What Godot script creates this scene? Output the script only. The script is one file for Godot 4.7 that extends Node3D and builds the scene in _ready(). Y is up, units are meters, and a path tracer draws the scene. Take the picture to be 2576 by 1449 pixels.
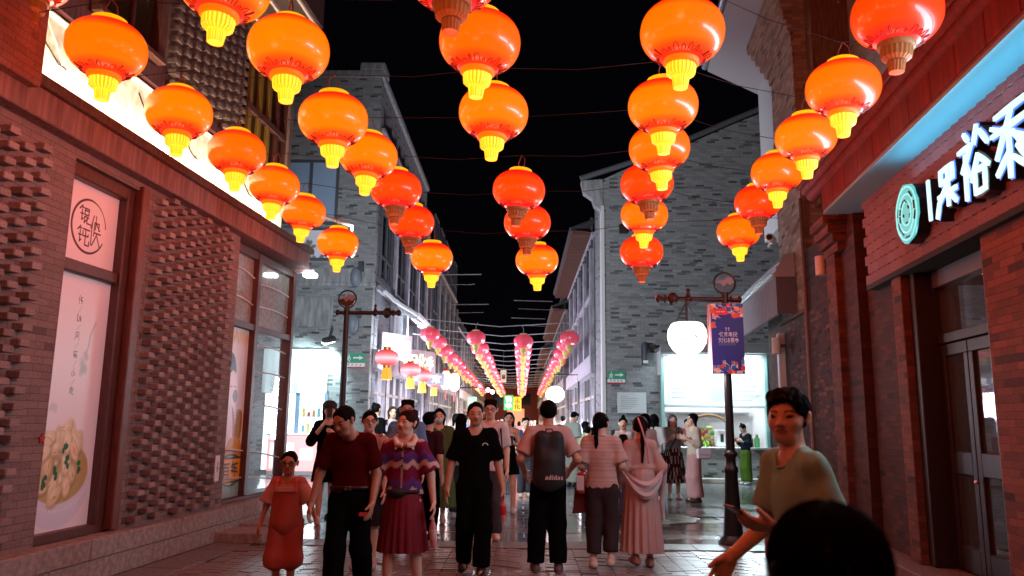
extends Node3D
# A lantern street at night, looking along it between two brick shops.

func _ready():
	# camera
	var cam := Camera3D.new()
	cam.name = "camera"
	add_child(cam)
	cam.position = Vector3(0, 1.55, 0)
	cam.rotation = Vector3(deg_to_rad(9.87), deg_to_rad(0.76), deg_to_rad(0.7))
	cam.fov = rad_to_deg(2.0 * atan(724.5 / 1950.0))
	cam.near = 0.05
	cam.far = 400
	var lens := CameraAttributesPhysical.new()
	lens.frustum_focal_length = 12.0 / (724.5 / 1950.0)
	lens.frustum_focus_distance = 9.0
	lens.frustum_near = 0.05
	lens.frustum_far = 400.0
	lens.exposure_aperture = 3.4
	cam.attributes = lens
	# night sky and exposure
	var we := WorldEnvironment.new()
	we.name = "night_air"
	var e := Environment.new()
	e.background_mode = Environment.BG_SKY
	var sky := ProceduralSkyMaterial.new()
	sky.sky_top_color = Color(0.01, 0.01, 0.018); sky.sky_horizon_color = Color(0.016, 0.015, 0.022)
	sky.ground_bottom_color = Color(0.01, 0.01, 0.01); sky.ground_horizon_color = Color(0.016, 0.015, 0.02)
	e.sky = Sky.new()
	e.sky.sky_material = sky
	e.background_energy_multiplier = 1.0
	e.tonemap_mode = Environment.TONE_MAPPER_LINEAR
	e.tonemap_exposure = 1.0
	e.sdfgi_enabled = true; e.ssao_enabled = true; e.ssil_enabled = true
	we.environment = e
	add_child(we)
	# the place
	noise_tex("grain", 0.05, 0.7, 1.0, 12, 6)
	ground()
	left_building()
	right_building()
	far_buildings()
	posts()
	lanterns()
	people()

# ---------------------------------------------------------------- mesh helpers
class MB:
	var v := PackedVector3Array()
	var n := PackedVector3Array()
	var u := PackedVector2Array()
	var c := PackedColorArray()
	var col := Color(1, 1, 1)
	var xf := Transform3D()

	func vt(p: Vector3, nn: Vector3, q: Vector2) -> void:
		v.append(xf * p); n.append((xf.basis * nn).normalized()); u.append(q); c.append(col)

	func tri(a: Vector3, b: Vector3, d: Vector3, qa := Vector2(), qb := Vector2(), qd := Vector2()) -> void:
		var nn := (b - a).cross(d - a)
		if nn.length_squared() < 1e-16:
			return
		nn = nn.normalized()
		vt(a, nn, qa); vt(d, nn, qd); vt(b, nn, qb)

	func quad(a: Vector3, b: Vector3, d: Vector3, e: Vector3) -> void:
		tri(a, b, d, Vector2(0, 1), Vector2(1, 1), Vector2(1, 0))
		tri(a, d, e, Vector2(0, 1), Vector2(1, 0), Vector2(0, 0))

	func trin(a: Vector3, b: Vector3, d: Vector3, na: Vector3, nb: Vector3, nd: Vector3, qa := Vector2(), qb := Vector2(), qd := Vector2()) -> void:
		if (b - a).cross(d - a).length_squared() < 1e-18:
			return
		vt(a, na, qa); vt(d, nd, qd); vt(b, nb, qb)

	func box(lo: Vector3, hi: Vector3, ch := 0.0) -> MB:
		if ch <= 0.0:
			var p := []
			for i in 8:
				p.append(Vector3(hi.x if i & 1 else lo.x, hi.y if i & 2 else lo.y, hi.z if i & 4 else lo.z))
			quad(p[4], p[5], p[7], p[6]); quad(p[1], p[0], p[2], p[3])
			quad(p[5], p[1], p[3], p[7]); quad(p[0], p[4], p[6], p[2])
			quad(p[6], p[7], p[3], p[2]); quad(p[0], p[1], p[5], p[4])
			return self
		var m := (lo + hi) / 2.0
		var s := (hi - lo) / 2.0
		ch = minf(ch, minf(s.x, minf(s.y, s.z)) * 0.9)
		for ax in 3:
			var b1 := (ax + 1) % 3
			var b2 := (ax + 2) % 3
			for sg in [-1.0, 1.0]:
				var q := []
				for k in [[-1, -1], [1, -1], [1, 1], [-1, 1]]:
					var p := Vector3()
					p[ax] = s[ax] * sg
					p[b1] = (s[b1] - ch) * k[0]
					p[b2] = (s[b2] - ch) * k[1]
					q.append(m + p)
				if sg > 0: quad(q[0], q[1], q[2], q[3])
				else: quad(q[1], q[0], q[3], q[2])
			for s1 in [-1.0, 1.0]:
				for s2 in [-1.0, 1.0]:
					var e := []
					for k in [[0, -1], [0, 1], [1, 1], [1, -1]]:
						var p := Vector3()
						p[ax] = (s[ax] - ch) * k[1]
						p[b1] = (s[b1] - (ch if k[0] else 0.0)) * s1
						p[b2] = (s[b2] - (0.0 if k[0] else ch)) * s2
						e.append(m + p)
					if s1 * s2 < 0: quad(e[0], e[1], e[2], e[3])
					else: quad(e[1], e[0], e[3], e[2])
		for i in 8:
			var g := Vector3(1 if i & 1 else -1, 1 if i & 2 else -1, 1 if i & 4 else -1)
			var a := m + g * Vector3(s.x, s.y - ch, s.z - ch)
			var b := m + g * Vector3(s.x - ch, s.y, s.z - ch)
			var d := m + g * Vector3(s.x - ch, s.y - ch, s.z)
			if g.x * g.y * g.z > 0: tri(a, b, d)
			else: tri(b, a, d)
		return self

	func cb(ctr: Vector3, size: Vector3, ch := 0.0) -> MB:
		return box(ctr - size / 2.0, ctr + size / 2.0, ch)

	# surface of revolution round y; profile of (radius, y), from bottom to top
	func lathe(pr: Array, seg := 24, flat := false, at := Vector3(), wob := 0.0, nw := 0) -> MB:
		var m := pr.size()
		for i in m - 1:
			var a: Vector2 = pr[i]
			var b: Vector2 = pr[i + 1]
			var t := Vector2(b.y - a.y, a.x - b.x).normalized()
			var ta := t
			var tb := t
			if not flat:
				if i > 0:
					var z: Vector2 = pr[i - 1]
					var o := Vector2(a.y - z.y, z.x - a.x).normalized()
					if o.dot(t) > 0.6: ta = (t + o).normalized()
				if i < m - 2:
					var z: Vector2 = pr[i + 2]
					var o := Vector2(z.y - b.y, b.x - z.x).normalized()
					if o.dot(t) > 0.6: tb = (t + o).normalized()
			for j in seg:
				var f0 := TAU * j / seg
				var f1 := TAU * (j + 1) / seg
				var w0 := 1.0 + wob * cos(nw * f0)
				var w1 := 1.0 + wob * cos(nw * f1)
				var d0 := Vector3(cos(f0), 0, -sin(f0))
				var d1 := Vector3(cos(f1), 0, -sin(f1))
				var p0 := at + d0 * a.x * w0 + Vector3(0, a.y, 0)
				var p1 := at + d1 * a.x * w1 + Vector3(0, a.y, 0)
				var p2 := at + d1 * b.x * w1 + Vector3(0, b.y, 0)
				var p3 := at + d0 * b.x * w0 + Vector3(0, b.y, 0)
				var u0 := float(j) / seg
				var u1 := float(j + 1) / seg
				var va := 1.0 - float(i) / (m - 1)
				var vb := 1.0 - float(i + 1) / (m - 1)
				if wob != 0.0:
					tri(p0, p1, p2, Vector2(u0, va), Vector2(u1, va), Vector2(u1, vb)); tri(p0, p2, p3, Vector2(u0, va), Vector2(u1, vb), Vector2(u0, vb))
				else:
					var up := Vector3(0, 1, 0)
					trin(p0, p1, p2, d0 * ta.x + up * ta.y, d1 * ta.x + up * ta.y, d1 * tb.x + up * tb.y, Vector2(u0, va), Vector2(u1, va), Vector2(u1, vb))
					trin(p0, p2, p3, d0 * ta.x + up * ta.y, d1 * tb.x + up * tb.y, d0 * tb.x + up * tb.y, Vector2(u0, va), Vector2(u1, vb), Vector2(u0, vb))
		return self

	func tube(pts: Array, r: float, sides := 6, caps := true, r2 := -1.0) -> MB:
		var m := pts.size()
		var rings := []
		var side := Vector3.ZERO
		for i in m:
			var d: Vector3 = (pts[mini(i + 1, m - 1)] - pts[maxi(i - 1, 0)]).normalized()
			if side == Vector3.ZERO:
				side = d.cross(Vector3(0, 1, 0) if absf(d.y) < 0.9 else Vector3(1, 0, 0)).normalized()
			side = (side - d * side.dot(d)).normalized()
			var up := d.cross(side)
			var rr := r if r2 < 0 else lerpf(r, r2, float(i) / (m - 1))
			var ring := []
			for j in sides:
				var f := TAU * j / sides
				ring.append([pts[i] + (side * cos(f) + up * sin(f)) * rr, side * cos(f) + up * sin(f)])
			rings.append([ring, d])
		for i in m - 1:
			for j in sides:
				var a = rings[i][0][j]
				var b = rings[i][0][(j + 1) % sides]
				var e = rings[i + 1][0][(j + 1) % sides]
				var g = rings[i + 1][0][j]
				trin(a[0], b[0], e[0], a[1], b[1], e[1]); trin(a[0], e[0], g[0], a[1], e[1], g[1])
		if caps:
			for j in range(1, sides - 1):
				var r0 = rings[0][0]
				var r1 = rings[m - 1][0]
				tri(r0[0][0], r0[j + 1][0], r0[j][0]); tri(r1[0][0], r1[j][0], r1[j + 1][0])
		return self

	# polygon in x,y (anticlockwise) pulled from z0 to z1
	func prism(poly: PackedVector2Array, z0: float, z1: float, sides := true) -> MB:
		if Geometry2D.is_polygon_clockwise(poly):
			poly = poly.duplicate(); poly.reverse()
		var t := Geometry2D.triangulate_polygon(poly)
		for i in range(0, t.size(), 3):
			var a := poly[t[i]]
			var b := poly[t[i + 1]]
			var d := poly[t[i + 2]]
			if (b - a).cross(d - a) < 0:
				var w := b; b = d; d = w
			tri(Vector3(a.x, a.y, z1), Vector3(b.x, b.y, z1), Vector3(d.x, d.y, z1))
			tri(Vector3(a.x, a.y, z0), Vector3(d.x, d.y, z0), Vector3(b.x, b.y, z0))
		if sides:
			for i in poly.size():
				var a := poly[i]
				var b := poly[(i + 1) % poly.size()]
				quad(Vector3(a.x, a.y, z0), Vector3(b.x, b.y, z0), Vector3(b.x, b.y, z1), Vector3(a.x, a.y, z1))
		return self

	func ball(ctr: Vector3, r: Vector3, seg := 12) -> MB:
		var rows := seg / 2
		for i in rows:
			for j in seg:
				var q := []
				for k in [[i, j], [i, j + 1], [i + 1, j + 1], [i + 1, j]]:
					var la: float = -PI / 2 + PI * k[0] / rows
					var lo: float = TAU * k[1] / seg
					q.append(Vector3(cos(la) * cos(lo), sin(la), -cos(la) * sin(lo)))
				var nn := []
				for d in q: nn.append((d / r).normalized())
				trin(ctr + q[0] * r, ctr + q[1] * r, ctr + q[2] * r, nn[0], nn[1], nn[2]); trin(ctr + q[0] * r, ctr + q[2] * r, ctr + q[3] * r, nn[0], nn[2], nn[3])
		return self

	# flat ring in the xy plane
	func mesh_ring(r: float, th: float) -> MB:
		var pts := []
		for k in 29: pts.append(Vector3(cos(TAU * k / 28) * r, sin(TAU * k / 28) * r, 0))
		return tube(pts, th * 0.5, 6, false)

	# brush strokes: "xy xy xy,xy xy" on a 0..9 grid, y down; lies in the xy plane between z0 and z1
	func strokes(code: String, at: Vector2, size: Vector2, wd: float, z0: float, z1: float, slant := 0.0) -> MB:
		var lift := 0.0
		for st in code.split(","):
			var pts := PackedVector2Array()
			for t in st.strip_edges().split(" "):
				if t.length() < 2: continue
				var yy := (9.0 - float(t[1])) / 9.0
				pts.append(at + Vector2(float(t[0]) / 9.0 + slant * (yy - 0.5), yy) * size)
			for i in pts.size() - 1:
				var d := (pts[i + 1] - pts[i])
				if d.length() < 1e-6: continue
				d = d.normalized()
				var s := d.orthogonal() * wd * 0.5
				var a := pts[i] - d * wd * 0.35
				var b := pts[i + 1] + d * wd * 0.35
				prism(PackedVector2Array([a - s * 0.7, a + s * 0.7, (a + b) / 2 + s, b + s * 0.8, b - s * 0.8, (a + b) / 2 - s]), z0, z1 + lift)
				lift += (z1 - z0) * 0.01
		return self

	func mesh() -> ArrayMesh:
		var m := ArrayMesh.new()
		var a := []
		a.resize(Mesh.ARRAY_MAX)
		a[Mesh.ARRAY_VERTEX] = v; a[Mesh.ARRAY_NORMAL] = n; a[Mesh.ARRAY_TEX_UV] = u; a[Mesh.ARRAY_COLOR] = c
		m.add_surface_from_arrays(Mesh.PRIMITIVE_TRIANGLES, a)
		return m


# ---------------------------------------------------------------- smooth bodies: a field of joined capsules, meshed with surface nets
class Field:
	var lo := Vector3()
	var c := 0.01
	var nx := 0
	var ny := 0
	var nz := 0
	var g := PackedFloat32Array()
	var todo := []
	# outputs
	var ov := PackedVector3Array()
	var on := PackedVector3Array()
	var oc := PackedColorArray()
	var oi := PackedInt32Array()

	func start(cell: float) -> Field:
		c = cell; todo = []
		return self

	# op: 0 join, 1 join with a flat end at b, 2 cut away, 3 join with flat ends at both
	func cap(a: Vector3, b: Vector3, ra: float, rb: float, k := 0.02, sc := Vector3.ONE, op := 0) -> Field:
		todo.append([a, b, ra, rb, k, sc, op])
		return self

	# keep only what lies below the plane n.p = d
	func clip(n: Vector3, d: float) -> Field:
		todo.append([n, d])
		return self

	func run(xf: Transform3D, paint, plain: Color) -> void:
		var mn := Vector3(1e9, 1e9, 1e9)
		var mx := -mn
		for t in todo:
			if t.size() < 4 or t[6] == 2: continue
			var ra: Vector3 = Vector3.ONE * t[2] / t[5]
			var rb: Vector3 = Vector3.ONE * t[3] / t[5]
			mn = mn.min(t[0] - ra).min(t[1] - rb)
			mx = mx.max(t[0] + ra).max(t[1] + rb)
		lo = mn - Vector3.ONE * c * 2.5
		nx = int((mx.x - lo.x) / c) + 4
		ny = int((mx.y - lo.y) / c) + 4
		nz = int((mx.z - lo.z) / c) + 4
		g = PackedFloat32Array()
		g.resize(nx * ny * nz)
		g.fill(9.0)
		for t in todo:
			if t.size() == 2: plane(t[0], t[1])
			elif t.size() == 3: wave(t[0], t[1], t[2])
			else: bone(t[0], t[1], t[2], t[3], t[4], t[5], t[6])
		nets(xf, paint, plain)

	func plane(n: Vector3, d: float) -> void:
		var i := 0
		for z in nz:
			for y in ny:
				var e := n.z * (lo.z + z * c) + n.y * (lo.y + y * c) + n.x * lo.x - d
				var st := n.x * c
				for x in nx:
					if e > g[i]: g[i] = e
					e += st
					i += 1

	func wave(amt: float, sd: int, freq: float) -> void:
		var n := FastNoiseLite.new()
		n.seed = sd
		n.frequency = freq * 0.1 * 8.0
		n.fractal_octaves = 2
		var band := c * 3.0
		var i := 0
		for z in nz:
			for y in ny:
				for x in nx:
					if absf(g[i]) < band: g[i] += n.get_noise_3d(x * c, y * c * 0.5, z * c) * amt
					i += 1

	func bone(a: Vector3, b: Vector3, ra: float, rb: float, k: float, sc: Vector3, op: int) -> void:
		var m := k * 0.6 + c * 2.2
		var l := (a - Vector3.ONE * (ra + m) / sc).min(b - Vector3.ONE * (rb + m) / sc) - lo
		var h := (a + Vector3.ONE * (ra + m) / sc).max(b + Vector3.ONE * (rb + m) / sc) - lo
		var x0 := maxi(0, int(l.x / c))
		var x1 := mini(nx - 1, int(h.x / c) + 1)
		var y0 := maxi(0, int(l.y / c))
		var y1 := mini(ny - 1, int(h.y / c) + 1)
		var z0 := maxi(0, int(l.z / c))
		var z1 := mini(nz - 1, int(h.z / c) + 1)
		var A := a * sc
		var D := b * sc - A
		var dd := maxf(D.length_squared(), 1e-9)
		var len := sqrt(dd)
		var dr := rb - ra
		var dx := D.x
		for z in range(z0, z1 + 1):
			var pz := (lo.z + z * c) * sc.z - A.z
			for y in range(y0, y1 + 1):
				var py := (lo.y + y * c) * sc.y - A.y
				var i := (z * ny + y) * nx + x0
				var px := (lo.x + x0 * c) * sc.x - A.x
				var st := c * sc.x
				var base := py * D.y + pz * D.z
				for x in range(x0, x1 + 1):
					var tt := (px * dx + base) / dd
					var t := clampf(tt, 0.0, 1.0)
					var ex := px - dx * t
					var ey := py - D.y * t
					var ez := pz - D.z * t
					var d := sqrt(ex * ex + ey * ey + ez * ez) - ra - dr * t
					if op == 1 or op == 3:
						d = maxf(d, (tt - 1.0) * len)
						if op == 3: d = maxf(d, -tt * len)
					var o := g[i]
					if op == 2:
						if -d > o: g[i] = -d
					else:
						var q := k - absf(o - d)
						if q > 0.0: g[i] = minf(o, d) - q * q * 0.25 / k
						elif d < o: g[i] = d
					px += st
					i += 1

	func nets(xf: Transform3D, paint, plain: Color) -> void:
		var idx := PackedInt32Array()
		idx.resize(nx * ny * nz)
		idx.fill(-1)
		var sy := nx
		var sz := nx * ny
		var far := c * 4.0
		var first := ov.size()
		var pts := PackedVector3Array()
		var cells := PackedInt32Array()
		for z in nz - 1:
			for y in ny - 1:
				var i := (z * ny + y) * nx - 1
				for x in nx - 1:
					i += 1
					var v0 := g[i]
					if v0 > far or v0 < -far: continue
					var v1 := g[i + 1]
					var v2 := g[i + sy]
					var v3 := g[i + sy + 1]
					var v4 := g[i + sz]
					var v5 := g[i + sz + 1]
					var v6 := g[i + sz + sy]
					var v7 := g[i + sz + sy + 1]
					var k := int(v0 < 0) + int(v1 < 0) + int(v2 < 0) + int(v3 < 0) + int(v4 < 0) + int(v5 < 0) + int(v6 < 0) + int(v7 < 0)
					if k == 0 or k == 8: continue
					var s := Vector3()
					var m := 0
					if (v0 < 0) != (v1 < 0): s += Vector3(v0 / (v0 - v1), 0, 0); m += 1
					if (v2 < 0) != (v3 < 0): s += Vector3(v2 / (v2 - v3), 1, 0); m += 1
					if (v4 < 0) != (v5 < 0): s += Vector3(v4 / (v4 - v5), 0, 1); m += 1
					if (v6 < 0) != (v7 < 0): s += Vector3(v6 / (v6 - v7), 1, 1); m += 1
					if (v0 < 0) != (v2 < 0): s += Vector3(0, v0 / (v0 - v2), 0); m += 1
					if (v1 < 0) != (v3 < 0): s += Vector3(1, v1 / (v1 - v3), 0); m += 1
					if (v4 < 0) != (v6 < 0): s += Vector3(0, v4 / (v4 - v6), 1); m += 1
					if (v5 < 0) != (v7 < 0): s += Vector3(1, v5 / (v5 - v7), 1); m += 1
					if (v0 < 0) != (v4 < 0): s += Vector3(0, 0, v0 / (v0 - v4)); m += 1
					if (v1 < 0) != (v5 < 0): s += Vector3(1, 0, v1 / (v1 - v5)); m += 1
					if (v2 < 0) != (v6 < 0): s += Vector3(0, 1, v2 / (v2 - v6)); m += 1
					if (v3 < 0) != (v7 < 0): s += Vector3(1, 1, v3 / (v3 - v7)); m += 1
					idx[i] = first + pts.size()
					pts.append(lo + (Vector3(x, y, z) + s / m) * c)
					cells.append(i)
		var nn := PackedVector3Array()
		nn.resize(pts.size())
		var tris := PackedInt32Array()
		for q in cells:
			var p0 := g[q] < 0
			var x := q % nx
			var y := (q / nx) % ny
			var z := q / sz
			for ax in 3:
				var st := 1 if ax == 0 else sy if ax == 1 else sz
				var s1 := sy if ax == 0 else sz if ax == 1 else 1
				var s2 := sz if ax == 0 else 1 if ax == 1 else sy
				if (g[q + st] < 0) == p0: continue
				if (ax != 0 and x == 0) or (ax != 1 and y == 0) or (ax != 2 and z == 0): continue
				var a := idx[q - s1 - s2]
				var b := idx[q - s2]
				var d := idx[q]
				var e := idx[q - s1]
				if a < 0 or b < 0 or e < 0: continue
				if p0: tris.append_array([a, b, d, a, d, e])
				else: tris.append_array([a, d, b, a, e, d])
		for i in range(0, tris.size(), 3):
			var a := tris[i] - first
			var b := tris[i + 1] - first
			var d := tris[i + 2] - first
			var w := (pts[b] - pts[a]).cross(pts[d] - pts[a])
			nn[a] += w; nn[b] += w; nn[d] += w
			oi.append(tris[i]); oi.append(tris[i + 2]); oi.append(tris[i + 1])
		var painted: bool = paint != null
		for i in pts.size():
			ov.append(xf * pts[i])
			on.append((xf.basis * nn[i]).normalized())
			oc.append(paint.call(pts[i]) if painted else plain)

	func mesh() -> ArrayMesh:
		var m := ArrayMesh.new()
		var a := []
		a.resize(Mesh.ARRAY_MAX)
		a[Mesh.ARRAY_VERTEX] = ov; a[Mesh.ARRAY_NORMAL] = on; a[Mesh.ARRAY_COLOR] = oc; a[Mesh.ARRAY_INDEX] = oi
		m.add_surface_from_arrays(Mesh.PRIMITIVE_TRIANGLES, a)
		return m


# ---------------------------------------------------------------- naming
var taken := {}

func numbered(called: String) -> String:
	var k: int = taken.get(called, 0)
	taken[called] = k + 1
	return called if k == 0 else "%s_%03d" % [called, k]

func thing(called: String, label: String, category: String, at := Vector3.ZERO, turn := 0.0, group := "") -> Node3D:
	var o := Node3D.new()
	o.name = numbered(called)
	add_child(o, true)
	o.position = at
	o.rotation.y = turn
	return tag(o, label, category, group)

func tag(o: Node3D, label: String, category: String, group := "", kind := "") -> Node3D:
	if label: o.set_meta("label", label)
	if category: o.set_meta("category", category)
	if group: o.set_meta("group", group)
	if kind: o.set_meta("kind", kind)
	return o

func part(called: String, m: Mesh, mt: Material, parent: Node3D, at := Vector3.ZERO) -> MeshInstance3D:
	var o := MeshInstance3D.new()
	o.name = numbered(called) if parent == self else called
	o.mesh = m
	o.material_override = mt
	o.position = at
	parent.add_child(o, true)
	return o

func struct(called: String, m: Mesh, mt: Material) -> MeshInstance3D:
	var o := part(called, m, mt, self)
	o.set_meta("kind", "structure")
	return o

# one piece that is a part: boxes lo..hi
func bx(called: String, lo: Vector3, hi: Vector3, mt: Material, parent: Node3D, ch := 0.0) -> MeshInstance3D:
	return part(called, MB.new().box(lo, hi, ch).mesh(), mt, parent)

# ---------------------------------------------------------------- materials
var mats := {}
var tex := {}

func lin(r: float, gg: float, b: float) -> Color:
	return Color(r, gg, b).linear_to_srgb()

func mat(key: String, col: Color, rough := 0.8, metal := 0.0) -> StandardMaterial3D:
	if mats.has(key): return mats[key]
	var m := StandardMaterial3D.new()
	m.resource_name = key
	m.albedo_color = Color(col.r, col.g, col.b).linear_to_srgb()
	m.albedo_color.a = col.a
	m.roughness = rough
	m.metallic = metal
	mats[key] = m
	return m

func tri(m: StandardMaterial3D, t: Texture2D, scale: Vector3, h: Texture2D = null, hs := 0.0) -> StandardMaterial3D:
	m.albedo_texture = t
	m.uv1_triplanar = true
	m.uv1_scale = scale
	if h:
		m.heightmap_enabled = true
		m.heightmap_texture = h
		m.heightmap_scale = hs
	return m

func glow(key: String, col: Color, energy: float, base := Color(0.8, 0.8, 0.8)) -> StandardMaterial3D:
	if mats.has(key): return mats[key]
	var m := mat(key, base, 0.5)
	m.emission_enabled = true
	m.emission = Color(col.r, col.g, col.b).linear_to_srgb()
	m.emission_energy_multiplier = energy
	return m

func vmat(key: String, rough := 0.85, t: Texture2D = null, sc := 6.0) -> StandardMaterial3D:
	if mats.has(key): return mats[key]
	var m := mat(key, Color(1, 1, 1), rough)
	m.vertex_color_use_as_albedo = true
	if t: tri(m, t, Vector3.ONE * sc)
	return m

func noise_tex(key: String, freq: float, lo: float, hi: float, sd: int, oct := 4, size := 256) -> NoiseTexture2D:
	if tex.has(key): return tex[key]
	var f := FastNoiseLite.new()
	f.seed = sd
	f.frequency = freq
	f.fractal_octaves = oct
	var t := NoiseTexture2D.new()
	t.width = size; t.height = size
	t.seamless = true
	t.noise = f
	var r := Gradient.new()
	r.set_color(0, Color(lo, lo, lo)); r.set_color(1, Color(hi, hi, hi))
	t.color_ramp = r
	tex[key] = t
	return t

# running bond: nb bricks a row, nr rows; [tone picture, height picture]
func brick_tex(key: String, nb: int, nr: int, size: int, spread: float, dark_share: float, dark: float, sd: int, joint := 1.0) -> Array:
	if tex.has(key): return tex[key]
	var r := RandomNumberGenerator.new()
	r.seed = sd
	var tone := PackedByteArray()
	var hh := PackedByteArray()
	tone.resize(size * size); hh.resize(size * size)
	var f := FastNoiseLite.new()
	f.seed = sd; f.frequency = 0.06
	var shade := PackedFloat32Array()
	for i in nb * nr:
		var s := 1.0 - r.randf() * spread
		if r.randf() < dark_share: s *= dark + r.randf() * 0.25
		shade.append(s)
	var jy := joint * 1.6 / (size / float(nr))
	var jx := joint * 1.6 / (size / float(nb))
	for y in size:
		var fy := float(y) * nr / size
		var row := int(fy)
		fy -= row
		for x in size:
			var fx := float(x) * nb / size + (0.5 if row & 1 else 0.0)
			var b := int(fx)
			fx -= b
			var i := y * size + x
			var gr := f.get_noise_2d(x, y) * 0.12 + f.get_noise_2d(x * 4 + 999, y * 4) * 0.1
			if fy < jy or fx < jx:
				tone[i] = int(clampf((0.62 + gr) * 255, 0, 255)); hh[i] = 60
			else:
				tone[i] = int(clampf((shade[row * nb + b % nb] + gr) * 255, 0, 255))
				hh[i] = int(clampf(200 + gr * 200, 0, 255))
	var a := ImageTexture.create_from_image(Image.create_from_data(size, size, false, Image.FORMAT_L8, tone))
	var b2 := ImageTexture.create_from_image(Image.create_from_data(size, size, false, Image.FORMAT_L8, hh))
	tex[key] = [a, b2]
	return tex[key]

# flat painted disc / capsule on an Image (for print on posters)
func dab(im: Image, ctr: Vector2, r: Vector2, col: Color, turn := 0.0, soft := 0.15) -> void:
	var m := maxf(r.x, r.y) + 2
	var cs := cos(turn)
	var sn := sin(turn)
	for y in range(maxi(0, int(ctr.y - m)), mini(im.get_height(), int(ctr.y + m) + 1)):
		for x in range(maxi(0, int(ctr.x - m)), mini(im.get_width(), int(ctr.x + m) + 1)):
			var d := Vector2(x, y) - ctr
			d = Vector2(d.x * cs + d.y * sn, -d.x * sn + d.y * cs) / r
			var k := clampf((1.0 - d.length()) / soft, 0.0, 1.0)
			if k > 0: im.set_pixel(x, y, im.get_pixel(x, y).lerp(col, k * col.a))

func stroke_on(im: Image, pts: Array, w: float, col: Color) -> void:
	for i in pts.size() - 1:
		var a: Vector2 = pts[i]
		var b: Vector2 = pts[i + 1]
		var steps := int((b - a).length() / maxf(w * 0.3, 0.7)) + 1
		for s in steps + 1:
			dab(im, a.lerp(b, float(s) / steps), Vector2(w, w) * 0.5, col, 0.0, 0.5)

func glyph_on(im: Image, code: String, at: Vector2, size: Vector2, w: float, col: Color) -> void:
	for st in code.split(","):
		var pts := []
		for t in st.strip_edges().split(" "):
			if t.length() >= 2: pts.append(at + Vector2(float(t[0]), float(t[1])) / 9.0 * size)
		stroke_on(im, pts, w, col)
# ---------------------------------------------------------------- strokes of the characters that the photograph shows
const GL := {
	"chuan": "20 05,13 19,42 92,52 44 96,35 96,63 55 88,65 79",
	"tong": "20 03 23 05 26,07 27,08 28 49,54 94,72 54 86 87 94,64 49,75 78 98 96",
	"feng": "11 15 09,11 81 85 99,33 66,63 27",
	"wei": "12 17,12 32 37,17 37,42 92,36 96,62 69,64 39,65 99",
	"xiao": "50 58 39,24 18,75 98",
	"chi": "12 17 37 32 12,50 44,42 93,45 84 57 58 89 97",
	"bai": "01 91,41 33,23 83 89 29 23,25 75,27 77",
	"nian": "20 03,12 91,23 84,23 26,05 96,51 59",
	"hou": "20 04,12 19,32 72 74,32 36,40 44,42 84,35 95,65 29,66 99",
	"hun": "20 02,11 31,22 27 36,14 34,41 71 74 44 41,42 72,45 48 57,45 65,75 57,65 68 98",
	"tun": "20 02,11 31,22 27 36,14 34,41 91,42 44 84 83,64 61,64 68 98 96",
	"wu": "22 72 74 24 22,16 86,45 88,45 17 09,52 58",
	"yu": "20 31,02 42 15,23 29,24 36,60 52,71 93,64 47,64 96,56 86 89 59 56",
	"tai": "11 81,03 93,51 16,54 87,02 96,44 49,46 18,66 88,57 89",
	"bei": "30 39,03 33,05 34,60 68 98,63 91",
	"jing": "50 52,12 92,23 73 75 25 23,55 59,37 18,67 88",
	"hui": "02 92,50 56,23 73 75 25 23,06 86,17 18,36 48 78 77,56 57,77 88",
	"min": "11 81 84 14,11 19 38,16 95,54 69 98",
	"wen": "40 51,02 92,73 19,23 99",
	"hua": "20 04,13 19,92 45,50 58 98 96",
	"xiao2": "01 12,03 14,08 25,60 63,41 52,92 82,43 49,43 83 89,45 85,47 87",
	"fei": "01 81 82 12 14 94,30 29,60 65,25 85 88,25 28,55 39,56 89",
	"ji": "71 12,03 93,51 54,43 05,63 96,24 74 55 59 48,06 96",
}

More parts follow.
